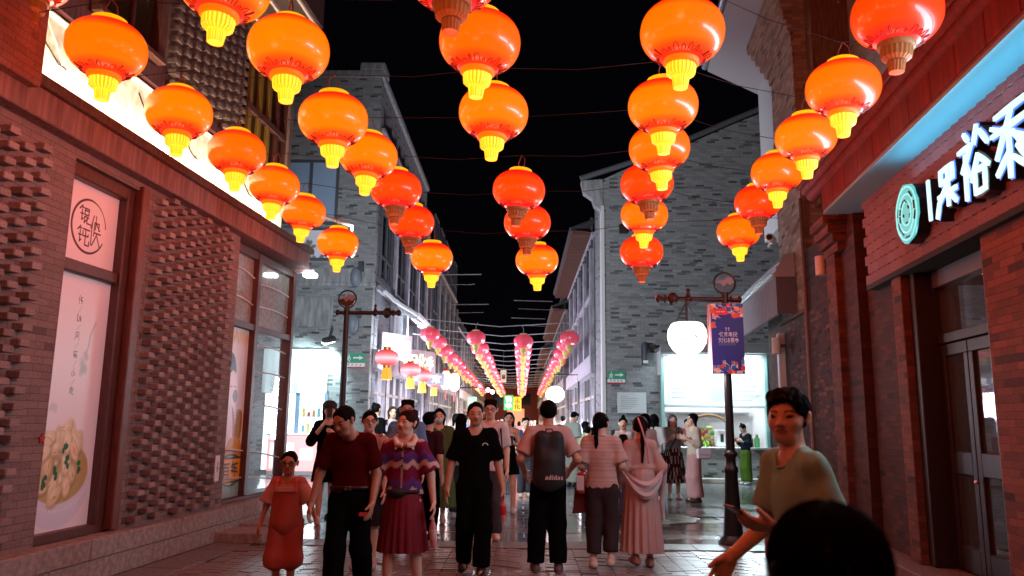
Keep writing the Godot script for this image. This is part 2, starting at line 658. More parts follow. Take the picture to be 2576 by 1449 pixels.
func posters() -> void:
	# print on the tall poster: a bowl of dumplings, a pale ink sprig, six small characters
	var im := Image.create(300, 640, false, Image.FORMAT_RGB8)
	im.fill(Color(0.93, 0.93, 0.95))
	var r := RandomNumberGenerator.new()
	r.seed = 5
	for k in 26: dab(im, Vector2(200 + k * 1.4 + sin(k * 0.3) * 4, 200 - k * 3.4), Vector2(5, 8), Color(0.72, 0.78, 0.77, 0.5), 0.3, 0.6)
	for k in 16: dab(im, Vector2(196 + r.randf_range(-14, 14), 222 + r.randf_range(-25, 28)), Vector2(12, 14), Color(0.66, 0.74, 0.72, 0.35), 0, 0.6)
	for k in 5: dab(im, Vector2(60 + k * 7, 342 + r.randf_range(-8, 8)), Vector2(6, 14), Color(0.75, 0.8, 0.8, 0.5), 0.3, 0.5)
	dab(im, Vector2(138, 535), Vector2(150, 104), Color(0.86, 0.89, 0.95), 0, 0.05)
	dab(im, Vector2(138, 500), Vector2(140, 78), Color(0.74, 0.66, 0.42), 0, 0.05)
	for k in 46:
		var a := r.randf() * TAU
		var d := sqrt(r.randf())
		var c := Vector2(138 + cos(a) * d * 112, 478 + sin(a) * d * 84 - (1 - d) * 20)
		var t := r.randf() * PI
		var big := Vector2(r.randf_range(30, 46), r.randf_range(20, 28))
		dab(im, c + Vector2(3, 5), big * 1.06, Color(0.5, 0.38, 0.17, 0.55), t, 0.5)
		dab(im, c, big, Color(0.86, 0.78, 0.58).lerp(Color(0.93, 0.88, 0.72), r.randf()), t, 0.4)
		dab(im, c - Vector2(5, 6), big * 0.55, Color(0.97, 0.93, 0.82, 0.8), t, 0.8)
		for e in 3: dab(im, c + Vector2(r.randf_range(-16, 16), r.randf_range(-10, 10)), Vector2(10, 2), Color(0.62, 0.45, 0.22, 0.5), t + r.randf(), 0.6)
		if k % 9 == 0: dab(im, c, big * 0.6, Color(0.93, 0.55, 0.32, 0.6), t, 0.8)
	for p in [Vector2(150, 440), Vector2(118, 500), Vector2(222, 490), Vector2(70, 520), Vector2(170, 475)]:
		for e in 5: dab(im, p + Vector2(r.randf_range(-9, 9), r.randf_range(-12, 12)), Vector2(9, 7), Color(0.08, 0.36, 0.12), r.randf() * 3, 0.3)
	for k in 30: dab(im, Vector2(138 + cos(k * 0.1047) * 146, 515 + sin(k * 0.1047) * 78), Vector2(7, 6), Color(0.9, 0.92, 0.96), 0, 0.3)
	var names := ["chuan", "tong", "feng", "wei", "xiao", "chi"]
	for k in 6:
		glyph_on(im, GL[names[k]], Vector2(140, 50 + k * 47), Vector2(20, 22), 2.2, Color(0.25, 0.25, 0.28))
		if k < 5: stroke_on(im, [Vector2(160, 78 + k * 47), Vector2(146, 94 + k * 47)], 1.2, Color(0.4, 0.4, 0.42))
	tex["menu"] = ImageTexture.create_from_image(im)
	# ring and brushed name on the upper pane
	im = Image.create(300, 260, false, Image.FORMAT_RGB8)
	im.fill(Color(0.94, 0.9, 0.91))
	var ink := Color(0.22, 0.12, 0.16)
	for k in 300:
		var a := 0.5 + TAU * 0.9 * k / 300.0
		dab(im, Vector2(150 + cos(a) * 88, 132 + sin(a) * 88), Vector2.ONE * (2.0 + 3.2 * absf(sin(k * 0.0105 + 0.3))), ink, 0, 0.4)
	glyph_on(im, GL.hun, Vector2(95, 70), Vector2(62, 62), 6, ink)
	glyph_on(im, GL.tun, Vector2(95, 138), Vector2(62, 66), 6, ink)
	glyph_on(im, GL.hou, Vector2(160, 90), Vector2(54, 100), 6, ink)
	tex["logo"] = ImageTexture.create_from_image(im)
	# woman with chopsticks and a name board
	im = Image.create(220, 640, false, Image.FORMAT_RGB8)
	im.fill(Color(0.9, 0.9, 0.92))
	for k in 30: dab(im, Vector2(10 + k * 7, 20 + r.randf() * 26), Vector2(4, 34), Color(0.85, 0.68, 0.25, 0.5), r.randf_range(-0.4, 0.4), 0.5)
	dab(im, Vector2(60, 190), Vector2(64, 96), Color(0.08, 0.14, 0.17), 0.2, 0.06)
	dab(im, Vector2(96, 236), Vector2(46, 74), Color(0.93, 0.88, 0.89), 0.1, 0.06)
	dab(im, Vector2(30, 250), Vector2(42, 90), Color(0.08, 0.14, 0.17), 0.1, 0.06)
	for e in 2: stroke_on(im, [Vector2(82 + e * 34, 224), Vector2(90 + e * 34, 228), Vector2(100 + e * 34, 225)], 3, Color(0.25, 0.2, 0.22))
	dab(im, Vector2(112, 264), Vector2(7, 4), Color(0.6, 0.15, 0.18))
	dab(im, Vector2(60, 400), Vector2(86, 120), Color(0.72, 0.3, 0.34), 0.15, 0.05)
	dab(im, Vector2(92, 380), Vector2(34, 130), Color(0.9, 0.87, 0.89), -0.15, 0.05)
	dab(im, Vector2(130, 262), Vector2(22, 26), Color(0.45, 0.45, 0.5), 0, 0.1)
	dab(im, Vector2(176, 380), Vector2(32, 70), Color(0.82, 0.58, 0.16), 0.2, 0.05)
	for k in 16: stroke_on(im, [Vector2(150, 318 + k * 9), Vector2(176, 312 + k * 9), Vector2(205, 326 + k * 9)], 3, Color(0.25, 0.16, 0.05))
	dab(im, Vector2(150, 520), Vector2(90, 110), Color(0.84, 0.58, 0.12), 0, 0.05)
	dab(im, Vector2(110, 620), Vector2(150, 70), Color(0.55, 0.66, 0.62), 0, 0.05)
	dab(im, Vector2(30, 570), Vector2(60, 50), Color(0.55, 0.66, 0.62), 0, 0.05)
	for k in 5: stroke_on(im, [Vector2(20 + k * 44, 640), Vector2(26 + k * 44, 606), Vector2(46 + k * 44, 596), Vector2(60 + k * 44, 612)], 2.5, Color(0.25, 0.33, 0.31))
	dab(im, Vector2(130, 540), Vector2(112, 62), Color(0.1, 0.14, 0.2), 0, 0.04)
	dab(im, Vector2(132, 540), Vector2(104, 54), Color(0.93, 0.62, 0.12), 0, 0.04)
	im.fill_rect(Rect2i(80, 492, 140, 96), Color(0.1, 0.14, 0.2)); im.fill_rect(Rect2i(80, 499, 140, 82), Color(0.93, 0.62, 0.12))
	glyph_on(im, GL.bai, Vector2(66, 510), Vector2(56, 58), 8, Color(0.08, 0.06, 0.04))
	glyph_on(im, GL.nian, Vector2(142, 510), Vector2(56, 58), 8, Color(0.08, 0.06, 0.04))
	tex["lady"] = ImageTexture.create_from_image(im)

func picture(key: String, t: Texture2D, rough := 0.35) -> StandardMaterial3D:
	var m := mat(key, Color(1, 1, 1), rough)
	m.albedo_texture = t
	return m

# a rectangle in the xy plane whose picture stands upright
func pane(x0: float, y0: float, x1: float, y1: float, z: float) -> ArrayMesh:
	var m := MB.new()
	m.quad(Vector3(x0, y0, z), Vector3(x1, y0, z), Vector3(x1, y1, z), Vector3(x0, y1, z))
	return m.mesh()

func left_building() -> void:
	posters()
	var bt: Array = brick_tex("brick_grey", 8, 30, 960, 0.14, 0.03, 0.7, 3)
	var wall := tri(mat("old_brick", Color(0.25, 0.178, 0.162), 0.9), bt[0], Vector3.ONE / 1.95, bt[1], 0.6)  # darker than the headers: shade of the lattice recesses put into the tone
	var streak := noise_tex("streak", 0.025, 0.68, 1.02, 8, 4)
	var conc := tri(mat("stained_concrete", Color(0.33, 0.2, 0.185), 0.9), streak, Vector3(2.2, 0.22, 2.2))
	var stone := tri(mat("plinth_granite", Color(0.42, 0.36, 0.335), 0.75), noise_tex("grain", 0.05, 0.7, 1.0, 12, 6), Vector3.ONE * 0.9)
	var wood := tri(mat("brown_frame", Color(0.12, 0.04, 0.032), 0.45), streak, Vector3(6, 0.6, 6))
	var dark := mat("dark_gap", Color(0.02, 0.016, 0.014), 0.9)
	var b := thing("brick_building", "brick restaurant on the left with jutting brick lattice and lit cornice", "building", Vector3(-3.867, 0, -10.29), deg_to_rad(85.5))
	# plinth of two courses
	for c in 2:
		var x := -6.6 + 0.55 * c
		var k := 0
		while x < 2.95:
			var w := minf(1.69, 2.98 - x)
			bx("plinth_block", Vector3(x + 0.003, [0.0, 0.212][c], -0.5), Vector3(x + w - 0.003, [0.208, 0.41][c], [0.0, 0.012][c]), stone, b, 0.012)
			x += w; k += 1
	# brick walls between the openings
	for s in [[-6.6, -3.27, 0.41, 4.1], [-2.05, 0.34, 0.41, 4.1], [-3.27, -2.05, 4.0, 4.1]]:
		bx("wall", Vector3(s[0], s[2], -0.55), Vector3(s[1], s[3], -0.15), wall, b)
	bx("corner_pier", Vector3(-5.6, 4.3, -0.5), Vector3(-4.16, 9.0, 0.1), tri(mat("red_brick_pier", Color(0.3, 0.14, 0.12), 0.9), bt[0], Vector3.ONE / 1.95, bt[1], 0.6), b, 0.01)
	# lattice of headers that stick out
	var bm := []
	for k in 3: bm.append(tri(mat("header_brick_%d" % k, [Color(0.38, 0.285, 0.265), Color(0.31, 0.225, 0.21), Color(0.45, 0.35, 0.325)][k], 0.9), noise_tex("grain", 0.05, 0.7, 1.0, 12, 6), Vector3.ONE * 4.0))
	var shapes := []
	for k in 3: shapes.append(MB.new().box(Vector3(-0.06, -0.03, -0.12), Vector3(0.06 + k * 0.002, 0.029, 0.0), 0.004 + 0.002 * k).mesh())
	var r := RandomNumberGenerator.new()
	r.seed = 11
	var pa := bx("lattice_panel", Vector3(-4.95, 0.43, -0.152), Vector3(-3.62, 4.06, -0.146), wall, b)
	var pb := bx("lattice_panel", Vector3(-1.92, 0.43, -0.152), Vector3(0.08, 4.06, -0.146), wall, b)
	var n := 0
	var rest := MB.new()
	for side in 2:
		for k in [4, 9][side]:
			for j in 27:
				var v: float = 0.5 + 0.1335 * j + (0.067 if k % 2 else 0.0)
				if v > 4.04: continue
				var u: float = [-4.43, -1.83][side] + 0.2155 * k
				if side == 0 and v > 3.95: continue
				var at := Vector3(u + r.randf_range(-0.004, 0.004), v, -0.035 + r.randf_range(-0.022, 0.012))
				if n < 296 and not (side == 1 and k == 8 and j < 4):
					var o := part("brick", shapes[r.randi() % 3], bm[r.randi() % 3], pa if side == 0 else pb, at)
					o.rotation = Vector3(r.randf_range(-0.03, 0.03), r.randf_range(-0.05, 0.05), r.randf_range(-0.03, 0.03))
					n += 1
				else:
					rest.cb(at - Vector3(0, 0, 0.06), Vector3(0.118, 0.058, 0.12), 0.004)
	if rest.v.size():
		var o := part("brick", rest.mesh(), bm[0], pb)
		o.set_meta("kind", "stuff")
	# window with posters
	var w1 := part("window", MB.new().box(Vector3(-3.27, 0.41, -0.54), Vector3(-2.05, 4.0, -0.48)).mesh(), dark, b)
	bx("frame_post", Vector3(-2.3, 0.41, -0.48), Vector3(-2.05, 4.0, -0.2), wood, w1, 0.012)
	bx("frame_post", Vector3(-2.19, 0.43, -0.2), Vector3(-2.06, 4.05, -0.1), tri(mat("red_post", Color(0.2, 0.055, 0.035), 0.5), streak, Vector3(6, 0.6, 6)), w1, 0.01)
	bx("frame_post", Vector3(-3.27, 0.41, -0.48), Vector3(-3.22, 4.0, -0.25), wood, w1, 0.008)
	bx("transom", Vector3(-3.22, 2.94, -0.48), Vector3(-2.3, 3.06, -0.23), wood, w1, 0.012)
	bx("head_rail", Vector3(-3.22, 3.86, -0.48), Vector3(-2.3, 4.0, -0.2), wood, w1, 0.012)
	bx("sill", Vector3(-3.22, 0.41, -0.48), Vector3(-2.3, 0.5, -0.2), wood, w1, 0.012)
	part("logo_poster", pane(-3.22, 3.06, -2.3, 3.86, -0.3), picture("logo_print", tex.logo), w1)
	part("menu_poster", pane(-3.22, 0.5, -2.3, 2.94, -0.3), picture("menu_print", tex.menu), w1)
	bx("sheet_backing", Vector3(-3.22, 0.5, -0.47), Vector3(-2.3, 3.86, -0.31), mat("foam_board", Color(0.7, 0.7, 0.72), 0.7), w1)
	# corner shopfront
	var g := mat("shop_glass", Color(0.75, 0.85, 0.85, 0.06), 0.03)
	g.transparency = BaseMaterial3D.TRANSPARENCY_ALPHA
	var w2 := part("shopfront", MB.new().box(Vector3(0.34, 0.41, -0.5), Vector3(2.75, 0.47, -0.2), 0.01).mesh(), wood, b)
	for s in [[0.34, 0.41], [1.2, 1.31], [2.64, 2.75]]:
		bx("frame_post", Vector3(s[0], 0.47, -0.4), Vector3(s[1], 4.05, -0.22), wood, w2, 0.008)
	bx("transom", Vector3(0.41, 2.86, -0.4), Vector3(2.64, 2.96, -0.235), wood, w2, 0.008)
	bx("head_rail", Vector3(0.41, 3.94, -0.4), Vector3(2.64, 4.06, -0.235), wood, w2, 0.008)
	part("lady_poster", pane(0.41, 0.47, 1.2, 2.86, -0.31), picture("lady_print", tex.lady), w2)
	bx("sheet_backing", Vector3(0.41, 0.47, -0.38), Vector3(1.2, 2.86, -0.32), mat("foam_board", Color(0.7, 0.7, 0.72), 0.7), w2)
	var frost := tri(mat("frosted_sheet", Color(0.42, 0.44, 0.38), 0.35), noise_tex("grain", 0.05, 0.7, 1.0, 12, 6), Vector3.ONE * 0.7)
	bx("upper_panel", Vector3(0.41, 2.96, -0.34), Vector3(1.2, 3.94, -0.31), frost, w2)
	bx("upper_panel", Vector3(1.31, 2.96, -0.34), Vector3(2.64, 3.94, -0.31), frost, w2)
	part("glass_pane", pane(1.31, 0.47, 2.64, 2.86, -0.3), g, w2)
	var gu := part("glass_pane", pane(0.41, 2.96, 1.2, 3.94, -0.295), g, w2)
	part("glass_pane", pane(1.31, 2.96, 2.64, 3.94, -0.295), g, w2)
	var sd := MB.new()
	sd.quad(Vector3(2.7, 0.47, -0.4), Vector3(2.7, 0.47, -2.4), Vector3(2.7, 4.0, -2.4), Vector3(2.7, 4.0, -0.4))
	part("side_glass", sd.mesh(), g, w2)
	# thin white lines (curved decal bars) on the glass
	var white := mat("white_decal", Color(0.75, 0.75, 0.78), 0.5)
	for s in [[0.36, 2.6, 0.75, 0.6], [0.36, 2.6, 1.15, 0.95], [1.3, 2.6, 1.75, 1.72], [1.3, 2.6, 3.25, 3.25], [1.3, 2.6, 3.6, 3.6], [0.42, 1.2, 3.3, 3.25], [0.42, 1.2, 3.72, 3.66], [1.3, 2.62, 2.66, 2.64], [1.3, 2.62, 2.25, 2.24]]:
		var pts := []
		for k in 9:
			var t := k / 8.0
			pts.append(Vector3(lerpf(s[0], s[1], t), lerpf(s[2], s[3], t) + sin(t * PI) * 0.03, -0.285))
		part("glass_line", MB.new().tube(pts, 0.011, 5).mesh(), white, w2)
	# what is inside the corner shop
	var inn := mat("shop_inside_wall", Color(0.35, 0.36, 0.36), 0.8)
	bx("inner_wall", Vector3(0.36, 0.41, -2.6), Vector3(2.72, 4.0, -2.45), inn, w2)
	bx("inner_floor", Vector3(0.36, 0.3, -2.45), Vector3(2.72, 0.41, -0.5), inn, w2)
	bx("inner_partition", Vector3(0.36, 0.41, -2.45), Vector3(0.4, 4.0, -0.5), inn, w2)
	bx("lit_screen", Vector3(1.72, 1.95, -1.8), Vector3(2.5, 2.75, -1.74), glow("shop_screen_glow", Color(0.85, 0.92, 1.0), 3.2), w2)
	bx("dark_counter", Vector3(1.0, 0.41, -1.6), Vector3(2.6, 1.35, -1.0), mat("counter_teal", Color(0.02, 0.05, 0.06), 0.3), w2, 0.02)
	bx("lit_case", Vector3(1.9, 1.36, -1.7), Vector3(2.62, 1.85, -1.3), glow("shop_case_light", Color(1.0, 0.95, 0.88), 2.5), w2, 0.01)
	area(w2, Vector3(1.9, 2.3, -1.6), Vector3(0, 0, 1), Vector2(0.8, 1.4), Color(0.9, 0.95, 1.0), 0.5)
	# cornice
	var fz := bx("cornice", Vector3(-6.6, 4.1, -0.6), Vector3(2.72, 4.37, 0.0), conc, b, 0.012)
	bx("cornice_cap", Vector3(-6.6, 4.372, -0.6), Vector3(2.8, 4.47, 0.05), tri(mat("cornice_dark", Color(0.17, 0.1, 0.09), 0.85), streak, Vector3(2.2, 0.3, 2.2)), b, 0.012)
	# washed wall above, LED strip on the cornice
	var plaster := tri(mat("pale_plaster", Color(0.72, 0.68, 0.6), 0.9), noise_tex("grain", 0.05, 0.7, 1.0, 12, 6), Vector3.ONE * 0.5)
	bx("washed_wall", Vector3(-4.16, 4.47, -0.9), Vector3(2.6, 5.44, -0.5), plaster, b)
	for k in 2:
		bx("wall_rail", Vector3(-4.16, 5.4 + k * 0.1, -0.5), Vector3(2.6, 5.425 + k * 0.1, -0.43 - k * 0.03), mat("pale_rail", Color(0.75, 0.72, 0.66), 0.6), b, 0.004)
	bx("led_strip_light", Vector3(-4.1, 4.475, -0.26), Vector3(2.55, 4.5, -0.2), glow("led_strip_glow", Color(1.0, 0.93, 0.78), 4.0), b)
	area(b, Vector3(-0.78, 4.51, -0.23), Vector3(0, 0.75, -0.66), Vector2(6.6, 0.05), Color(1.0, 0.91, 0.76), 26.0)
	for k in 4:
		var x := -3.6 + k * 1.35 + (k % 2) * 0.4
		part("loose_cable", MB.new().tube([Vector3(x, 5.3, -0.49), Vector3(x + 0.16, 5.1, -0.47), Vector3(x + 0.36, 4.98, -0.47), Vector3(x + 0.5, 4.99, -0.49)], 0.008, 5).mesh(), dark, b)
	part("stay_rod", MB.new().tube([Vector3(-3.68, 5.5, -0.42), Vector3(-3.2, 4.98, -0.45)], 0.012, 5).mesh(), plaster, b)
	# upper storey
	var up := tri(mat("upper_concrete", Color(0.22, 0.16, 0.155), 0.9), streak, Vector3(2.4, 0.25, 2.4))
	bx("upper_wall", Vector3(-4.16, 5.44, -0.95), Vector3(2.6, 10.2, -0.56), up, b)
	var wn := bx("upper_window", Vector3(-2.72, 5.9, -0.57), Vector3(-1.5, 8.6, -0.53), mat("dim_window", Color(0.03, 0.022, 0.012), 0.15), b)
	bx("window_post", Vector3(-1.62, 5.86, -0.55), Vector3(-1.46, 8.6, -0.44), wood, wn, 0.01)
	bx("window_post", Vector3(-2.78, 5.86, -0.55), Vector3(-2.66, 8.6, -0.44), wood, wn, 0.01)
	bx("window_post", Vector3(-2.1, 5.9, -0.55), Vector3(-2.04, 8.6, -0.5), wood, wn, 0.005)
	bx("window_sill", Vector3(-2.78, 5.82, -0.56), Vector3(-1.46, 5.9, -0.42), wood, wn, 0.01)
	var lt := MB.new()
	for k in 9:
		for j in 19:
			lt.cb(Vector3(-1.16 + 0.24 * k, 5.72 + 0.15 * j + (0.075 if k % 2 else 0.0), -0.5), Vector3(0.125, 0.068, 0.13), 0.006)
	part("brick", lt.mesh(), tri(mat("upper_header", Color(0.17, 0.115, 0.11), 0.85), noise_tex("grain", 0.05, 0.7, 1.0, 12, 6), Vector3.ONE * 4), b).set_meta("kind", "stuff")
	var gw := bx("stair_window", Vector3(0.95, 5.5, -0.57), Vector3(2.55, 10.0, -0.53), mat("stair_glass", Color(0.025, 0.018, 0.01), 0.12), b)
	var gold := mat("yellow_lit_mullion", Color(0.2, 0.12, 0.02), 0.5)  # yellow light on these mullions put into their colour
	for k in 5:
		bx("mullion", Vector3(1.0 + k * 0.36, 5.5, -0.55), Vector3(1.1 + k * 0.36, 10.0, -0.47), gold if k < 3 else wood, gw, 0.006)
	for k in 3:
		bx("cross_rail", Vector3(0.95, 6.3 + k * 1.4, -0.55), Vector3(2.55, 6.42 + k * 1.4, -0.465), wood, gw, 0.006)
	bx("end_post", Vector3(2.5, 5.44, -0.95), Vector3(2.66, 10.2, -0.42), up, b, 0.01)
	bx("end_wall", Vector3(2.6, 4.47, -3.2), Vector3(2.75, 10.2, -0.95), up, b)
	# projecting box at the top corner
	var ev := bx("eave_box", Vector3(-0.6, 7.62, -0.5), Vector3(1.05, 8.5, 0.62), tri(mat("eave_timber", Color(0.09, 0.05, 0.04), 0.7), streak, Vector3(3, 0.4, 3)), b, 0.01)
	for k in 3:
		bx("eave_batten", Vector3(-0.6, 7.57, -0.3 + k * 0.42), Vector3(1.05, 7.62, -0.26 + k * 0.42), mat("pale_rail", Color(0.75, 0.72, 0.66), 0.6), ev)
	# small things on this front
	var st := thing("wall_sign", "small white plate with black marks on the lattice by the corner shopfront", "sign", b.transform * Vector3(-0.12, 0.93, -0.02), b.rotation.y)
	bx("plate", Vector3(-0.06, -0.16, -0.01), Vector3(0.06, 0.16, 0.0), mat("white_plate", Color(0.7, 0.7, 0.7), 0.5), st)
	part("marking", MB.new().strokes("50 53,34 64,35 75,46 57", Vector2(-0.04, -0.08), Vector2(0.08, 0.16), 0.014, 0.001, 0.002).mesh(), dark, st)
	var star := MB.new()
	var pl := PackedVector2Array()
	for k in 10: pl.append(Vector2(cos(TAU * k / 10.0 + 0.3), sin(TAU * k / 10.0 + 0.3)) * (0.05 if k % 2 == 0 else 0.022))
	star.prism(pl, 0.0, 0.012)
	var so := part("paper_star", star.mesh(), mat("red_paper", Color(0.4, 0.01, 0.01), 0.7), self, b.transform * Vector3(-3.32, 1.36, -0.148))
	so.rotation.y = b.rotation.y
	tag(so, "small red paper star stuck beside the tall dumpling poster", "star")
	# stone steps at the corner door
	var sp := thing("stone_step", "low pale stone step in front of the lady poster window", "step", Vector3(-3.53, 0, -10.5), deg_to_rad(85.5))
	bx("tread", Vector3(-0.32, 0, -0.33), Vector3(0.32, 0.13, 0.3), stone, sp, 0.012)
	sp = thing("stone_step", "second stone step, farther along the plinth, a bit higher", "step", Vector3(-3.42, 0, -11.16), deg_to_rad(85.5))
	bx("tread", Vector3(-0.32, 0, -0.36), Vector3(0.5, 0.16, 0.26), stone, sp, 0.012)
	# bracket lamp under the end of the cornice and the camera arm
	var lp := thing("bracket_lamp", "white bracket floodlight under the end of the left cornice", "lamp", b.transform * Vector3(2.62, 3.98, 0.0), b.rotation.y)
	bx("bulb", Vector3(-0.06, -0.03, -0.05), Vector3(0.1, 0.04, 0.16), glow("cold_flood_glow", Color(0.75, 0.95, 1.0), 12.0), lp, 0.01)
	bx("bracket_arm", Vector3(-0.02, 0.04, -0.2), Vector3(0.02, 0.1, 0.12), white, lp)
	var so2 := SpotLight3D.new()
	so2.name = "flood_beam"; so2.spot_angle = 62; so2.spot_angle_attenuation = 0.6; so2.light_color = Color(0.91, 0.96, 1.0); so2.light_energy = 80.0; so2.light_size = 0.06; so2.shadow_enabled = true; so2.spot_range = 60
	lp.add_child(so2)
	so2.position = Vector3(0.14, 0.0, 0.06)
	so2.look_at_from_position(lp.transform * so2.position, Vector3(1.2, 3.2, -24.0))
	var cm := thing("security_camera", "white dome security camera on a long arm off the left building", "camera", b.transform * Vector3(2.6, 5.1, -0.5), b.rotation.y)
	var pm := mat("camera_white", Color(0.7, 0.68, 0.66), 0.4)
	part("arm", MB.new().tube([Vector3(0, 0.1, -0.1), Vector3(0.55, 0.06, 0.5), Vector3(1.0, 0.0, 0.95)], 0.035, 8).mesh(), pm, cm)
	part("neck", MB.new().tube([Vector3(1.0, 0.0, 0.95), Vector3(1.0, -0.16, 0.95)], 0.03, 8).mesh(), pm, cm)
	part("housing", MB.new().lathe([Vector2(0.0, -0.2), Vector2(0.1, -0.17), Vector2(0.125, -0.05), Vector2(0.12, 0.06), Vector2(0.06, 0.16), Vector2(0.0, 0.18)], 20, false, Vector3(1.0, -0.32, 0.95)).mesh(), pm, cm)
	part("dome", MB.new().ball(Vector3(1.0, -0.5, 0.95), Vector3(0.095, 0.1, 0.095), 16).mesh(), mat("dome_glass", Color(0.25, 0.2, 0.2), 0.1), cm)

func area(parent: Node3D, at: Vector3, to: Vector3, size: Vector2, col: Color, e: float) -> AreaLight3D:
	var l := AreaLight3D.new()
	l.name = "panel_light"
	l.area_size = size
	l.area_normalize_energy = true
	l.light_color = col
	l.light_energy = e
	l.shadow_enabled = true
	parent.add_child(l, true)
	l.position = at
	var z := -to.normalized()
	var x := (Vector3(0, 1, 0).cross(z)).normalized() if absf(z.y) < 0.98 else Vector3(1, 0, 0)
	l.basis = Basis(x, z.cross(x), z)
	return l
func right_building() -> void:
	var bt: Array = brick_tex("brick_red", 8, 30, 960, 0.25, 0.1, 0.6, 21)
	var streak: Texture2D = tex.streak
	var grain: Texture2D = tex.grain
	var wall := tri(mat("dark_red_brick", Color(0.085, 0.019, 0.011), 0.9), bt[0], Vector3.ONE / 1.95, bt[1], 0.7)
	var pil := tri(mat("lit_tone_brick", Color(0.19, 0.05, 0.025), 0.88), bt[0], Vector3.ONE / 1.95, bt[1], 0.7)  # lantern light on the pilaster fronts put into a lighter brick tone
	var red := tri(mat("red_lacquer", Color(0.24, 0.02, 0.016), 0.75), streak, Vector3(1.6, 0.2, 1.6))
	var frame := tri(mat("shop_frame", Color(0.03, 0.011, 0.009), 0.55), streak, Vector3(4, 0.5, 4))
	var steel := mat("steel_frame", Color(0.14, 0.11, 0.115), 0.45, 0.2)
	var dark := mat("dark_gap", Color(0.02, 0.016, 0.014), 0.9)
	var b := thing("brick_building", "dark red brick shop on the right with heavy cornice and neon sign", "building", Vector3(4.218, 0, -9.139), deg_to_rad(-96.3))
	# step, walls and piers (x runs towards the camera)
	bx("step", Vector3(-1.4, 0.0, -0.7), Vector3(6, 0.15, 0.22), tri(mat("red_step", Color(0.22, 0.1, 0.08), 0.8), grain, Vector3.ONE), b, 0.015)
	bx("plinth", Vector3(-5.4, 0.0, -0.5), Vector3(-1.4, 0.22, 0.1), tri(mat("red_step", Color(0.22, 0.1, 0.08), 0.8), grain, Vector3.ONE), b, 0.015)
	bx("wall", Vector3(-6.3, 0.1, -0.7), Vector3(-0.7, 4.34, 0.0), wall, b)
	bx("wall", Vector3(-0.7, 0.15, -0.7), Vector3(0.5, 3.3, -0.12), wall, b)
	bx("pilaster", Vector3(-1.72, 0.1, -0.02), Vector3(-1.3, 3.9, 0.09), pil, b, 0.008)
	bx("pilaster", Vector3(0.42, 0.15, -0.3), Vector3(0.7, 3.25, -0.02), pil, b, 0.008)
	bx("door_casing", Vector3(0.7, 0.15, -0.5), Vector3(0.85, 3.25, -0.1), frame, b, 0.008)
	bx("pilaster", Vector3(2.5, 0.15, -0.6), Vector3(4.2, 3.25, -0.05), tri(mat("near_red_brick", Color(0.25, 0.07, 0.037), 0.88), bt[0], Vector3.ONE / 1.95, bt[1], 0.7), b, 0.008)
	# bricks that stand out on the pier, laid one by one
	var r := RandomNumberGenerator.new()
	r.seed = 8
	var bm := [mat("brick_dark", Color(0.04, 0.012, 0.009), 0.9), mat("brick_mid", Color(0.11, 0.03, 0.017), 0.9), mat("brick_light", Color(0.16, 0.05, 0.028), 0.9)]
	var bs := [MB.new().cb(Vector3(), Vector3(0.232, 0.054, 0.05), 0.006).mesh(), MB.new().cb(Vector3(), Vector3(0.225, 0.05, 0.05), 0.009).mesh()]
	var face := bx("brick_face", Vector3(-4.7, 0.24, -0.01), Vector3(-1.74, 3.4, 0.004), wall, b)
	for j in 48:
		for k in 12:
			if r.randf() > 0.3: continue
			part("brick", bs[r.randi() % 2], bm[[0, 0, 1, 1, 2][r.randi() % 5]], face, Vector3(-4.5 + k * 0.243 + (0.12 if j % 2 else 0.0), 0.3 + j * 0.064, -0.016 + r.randf_range(0, 0.006)))
	# corbel under the cornice
	for k in 4:
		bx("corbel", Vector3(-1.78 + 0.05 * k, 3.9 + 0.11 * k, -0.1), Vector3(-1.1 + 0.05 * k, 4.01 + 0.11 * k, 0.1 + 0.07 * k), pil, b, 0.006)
	part("drain_pipe", MB.new().tube([Vector3(-3.1, 0.1, 0.05), Vector3(-3.1, 5.2, 0.05)], 0.03, 8).mesh(), mat("pipe_brown", Color(0.16, 0.07, 0.05), 0.6), b)
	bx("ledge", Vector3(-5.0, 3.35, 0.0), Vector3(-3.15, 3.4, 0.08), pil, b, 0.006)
	# cornice
	var co := bx("cornice", Vector3(-0.74, 4.34, -0.02), Vector3(6, 4.66, 0.36), red, b, 0.01)
	bx("cornice_soffit", Vector3(-0.74, 4.3, -0.25), Vector3(6, 4.335, 0.355), mat("soffit_neon_tint", Color(0.2, 0.33, 0.38), 0.55), b)  # cyan spill from the neon put into the soffit colour
	for k in 2:
		part("roll_moulding", MB.new().tube([Vector3(-1.3 - 0.3 * k, 4.72 + 0.16 * k, 0.33), Vector3(6, 4.72 + 0.16 * k, 0.33)], 0.085, 12).mesh(), red, co)
	bx("crown", Vector3(-1.8, 4.94, -0.3), Vector3(6, 5.07, 0.42), red, co, 0.02)
	bx("cornice_back", Vector3(-1.3, 4.34, -0.6), Vector3(6, 5.0, -0.0), wall, b)
	for k in 13:
		bx("fascia_board", Vector3(-0.7 + k * 0.5, 4.36, 0.355), Vector3(-0.7 + k * 0.5 + 0.488, 4.63, 0.374), red, co, 0.005)
	# sign wall of small overlapping tiles
	var sw := bx("sign_wall", Vector3(-0.28, 3.26, -0.5), Vector3(6.0, 4.31, -0.03), mat("sign_base", Color(0.05, 0.02, 0.02), 0.8), b)
	bx("sign_wall_soffit", Vector3(-0.28, 3.2, -0.5), Vector3(5.0, 3.258, 0.02), dark, b)
	var sm := [tri(mat("sign_tile_a", Color(0.3, 0.1, 0.095), 0.65), grain, Vector3.ONE * 3), tri(mat("sign_tile_b", Color(0.27, 0.085, 0.085), 0.7), grain, Vector3.ONE * 3)]
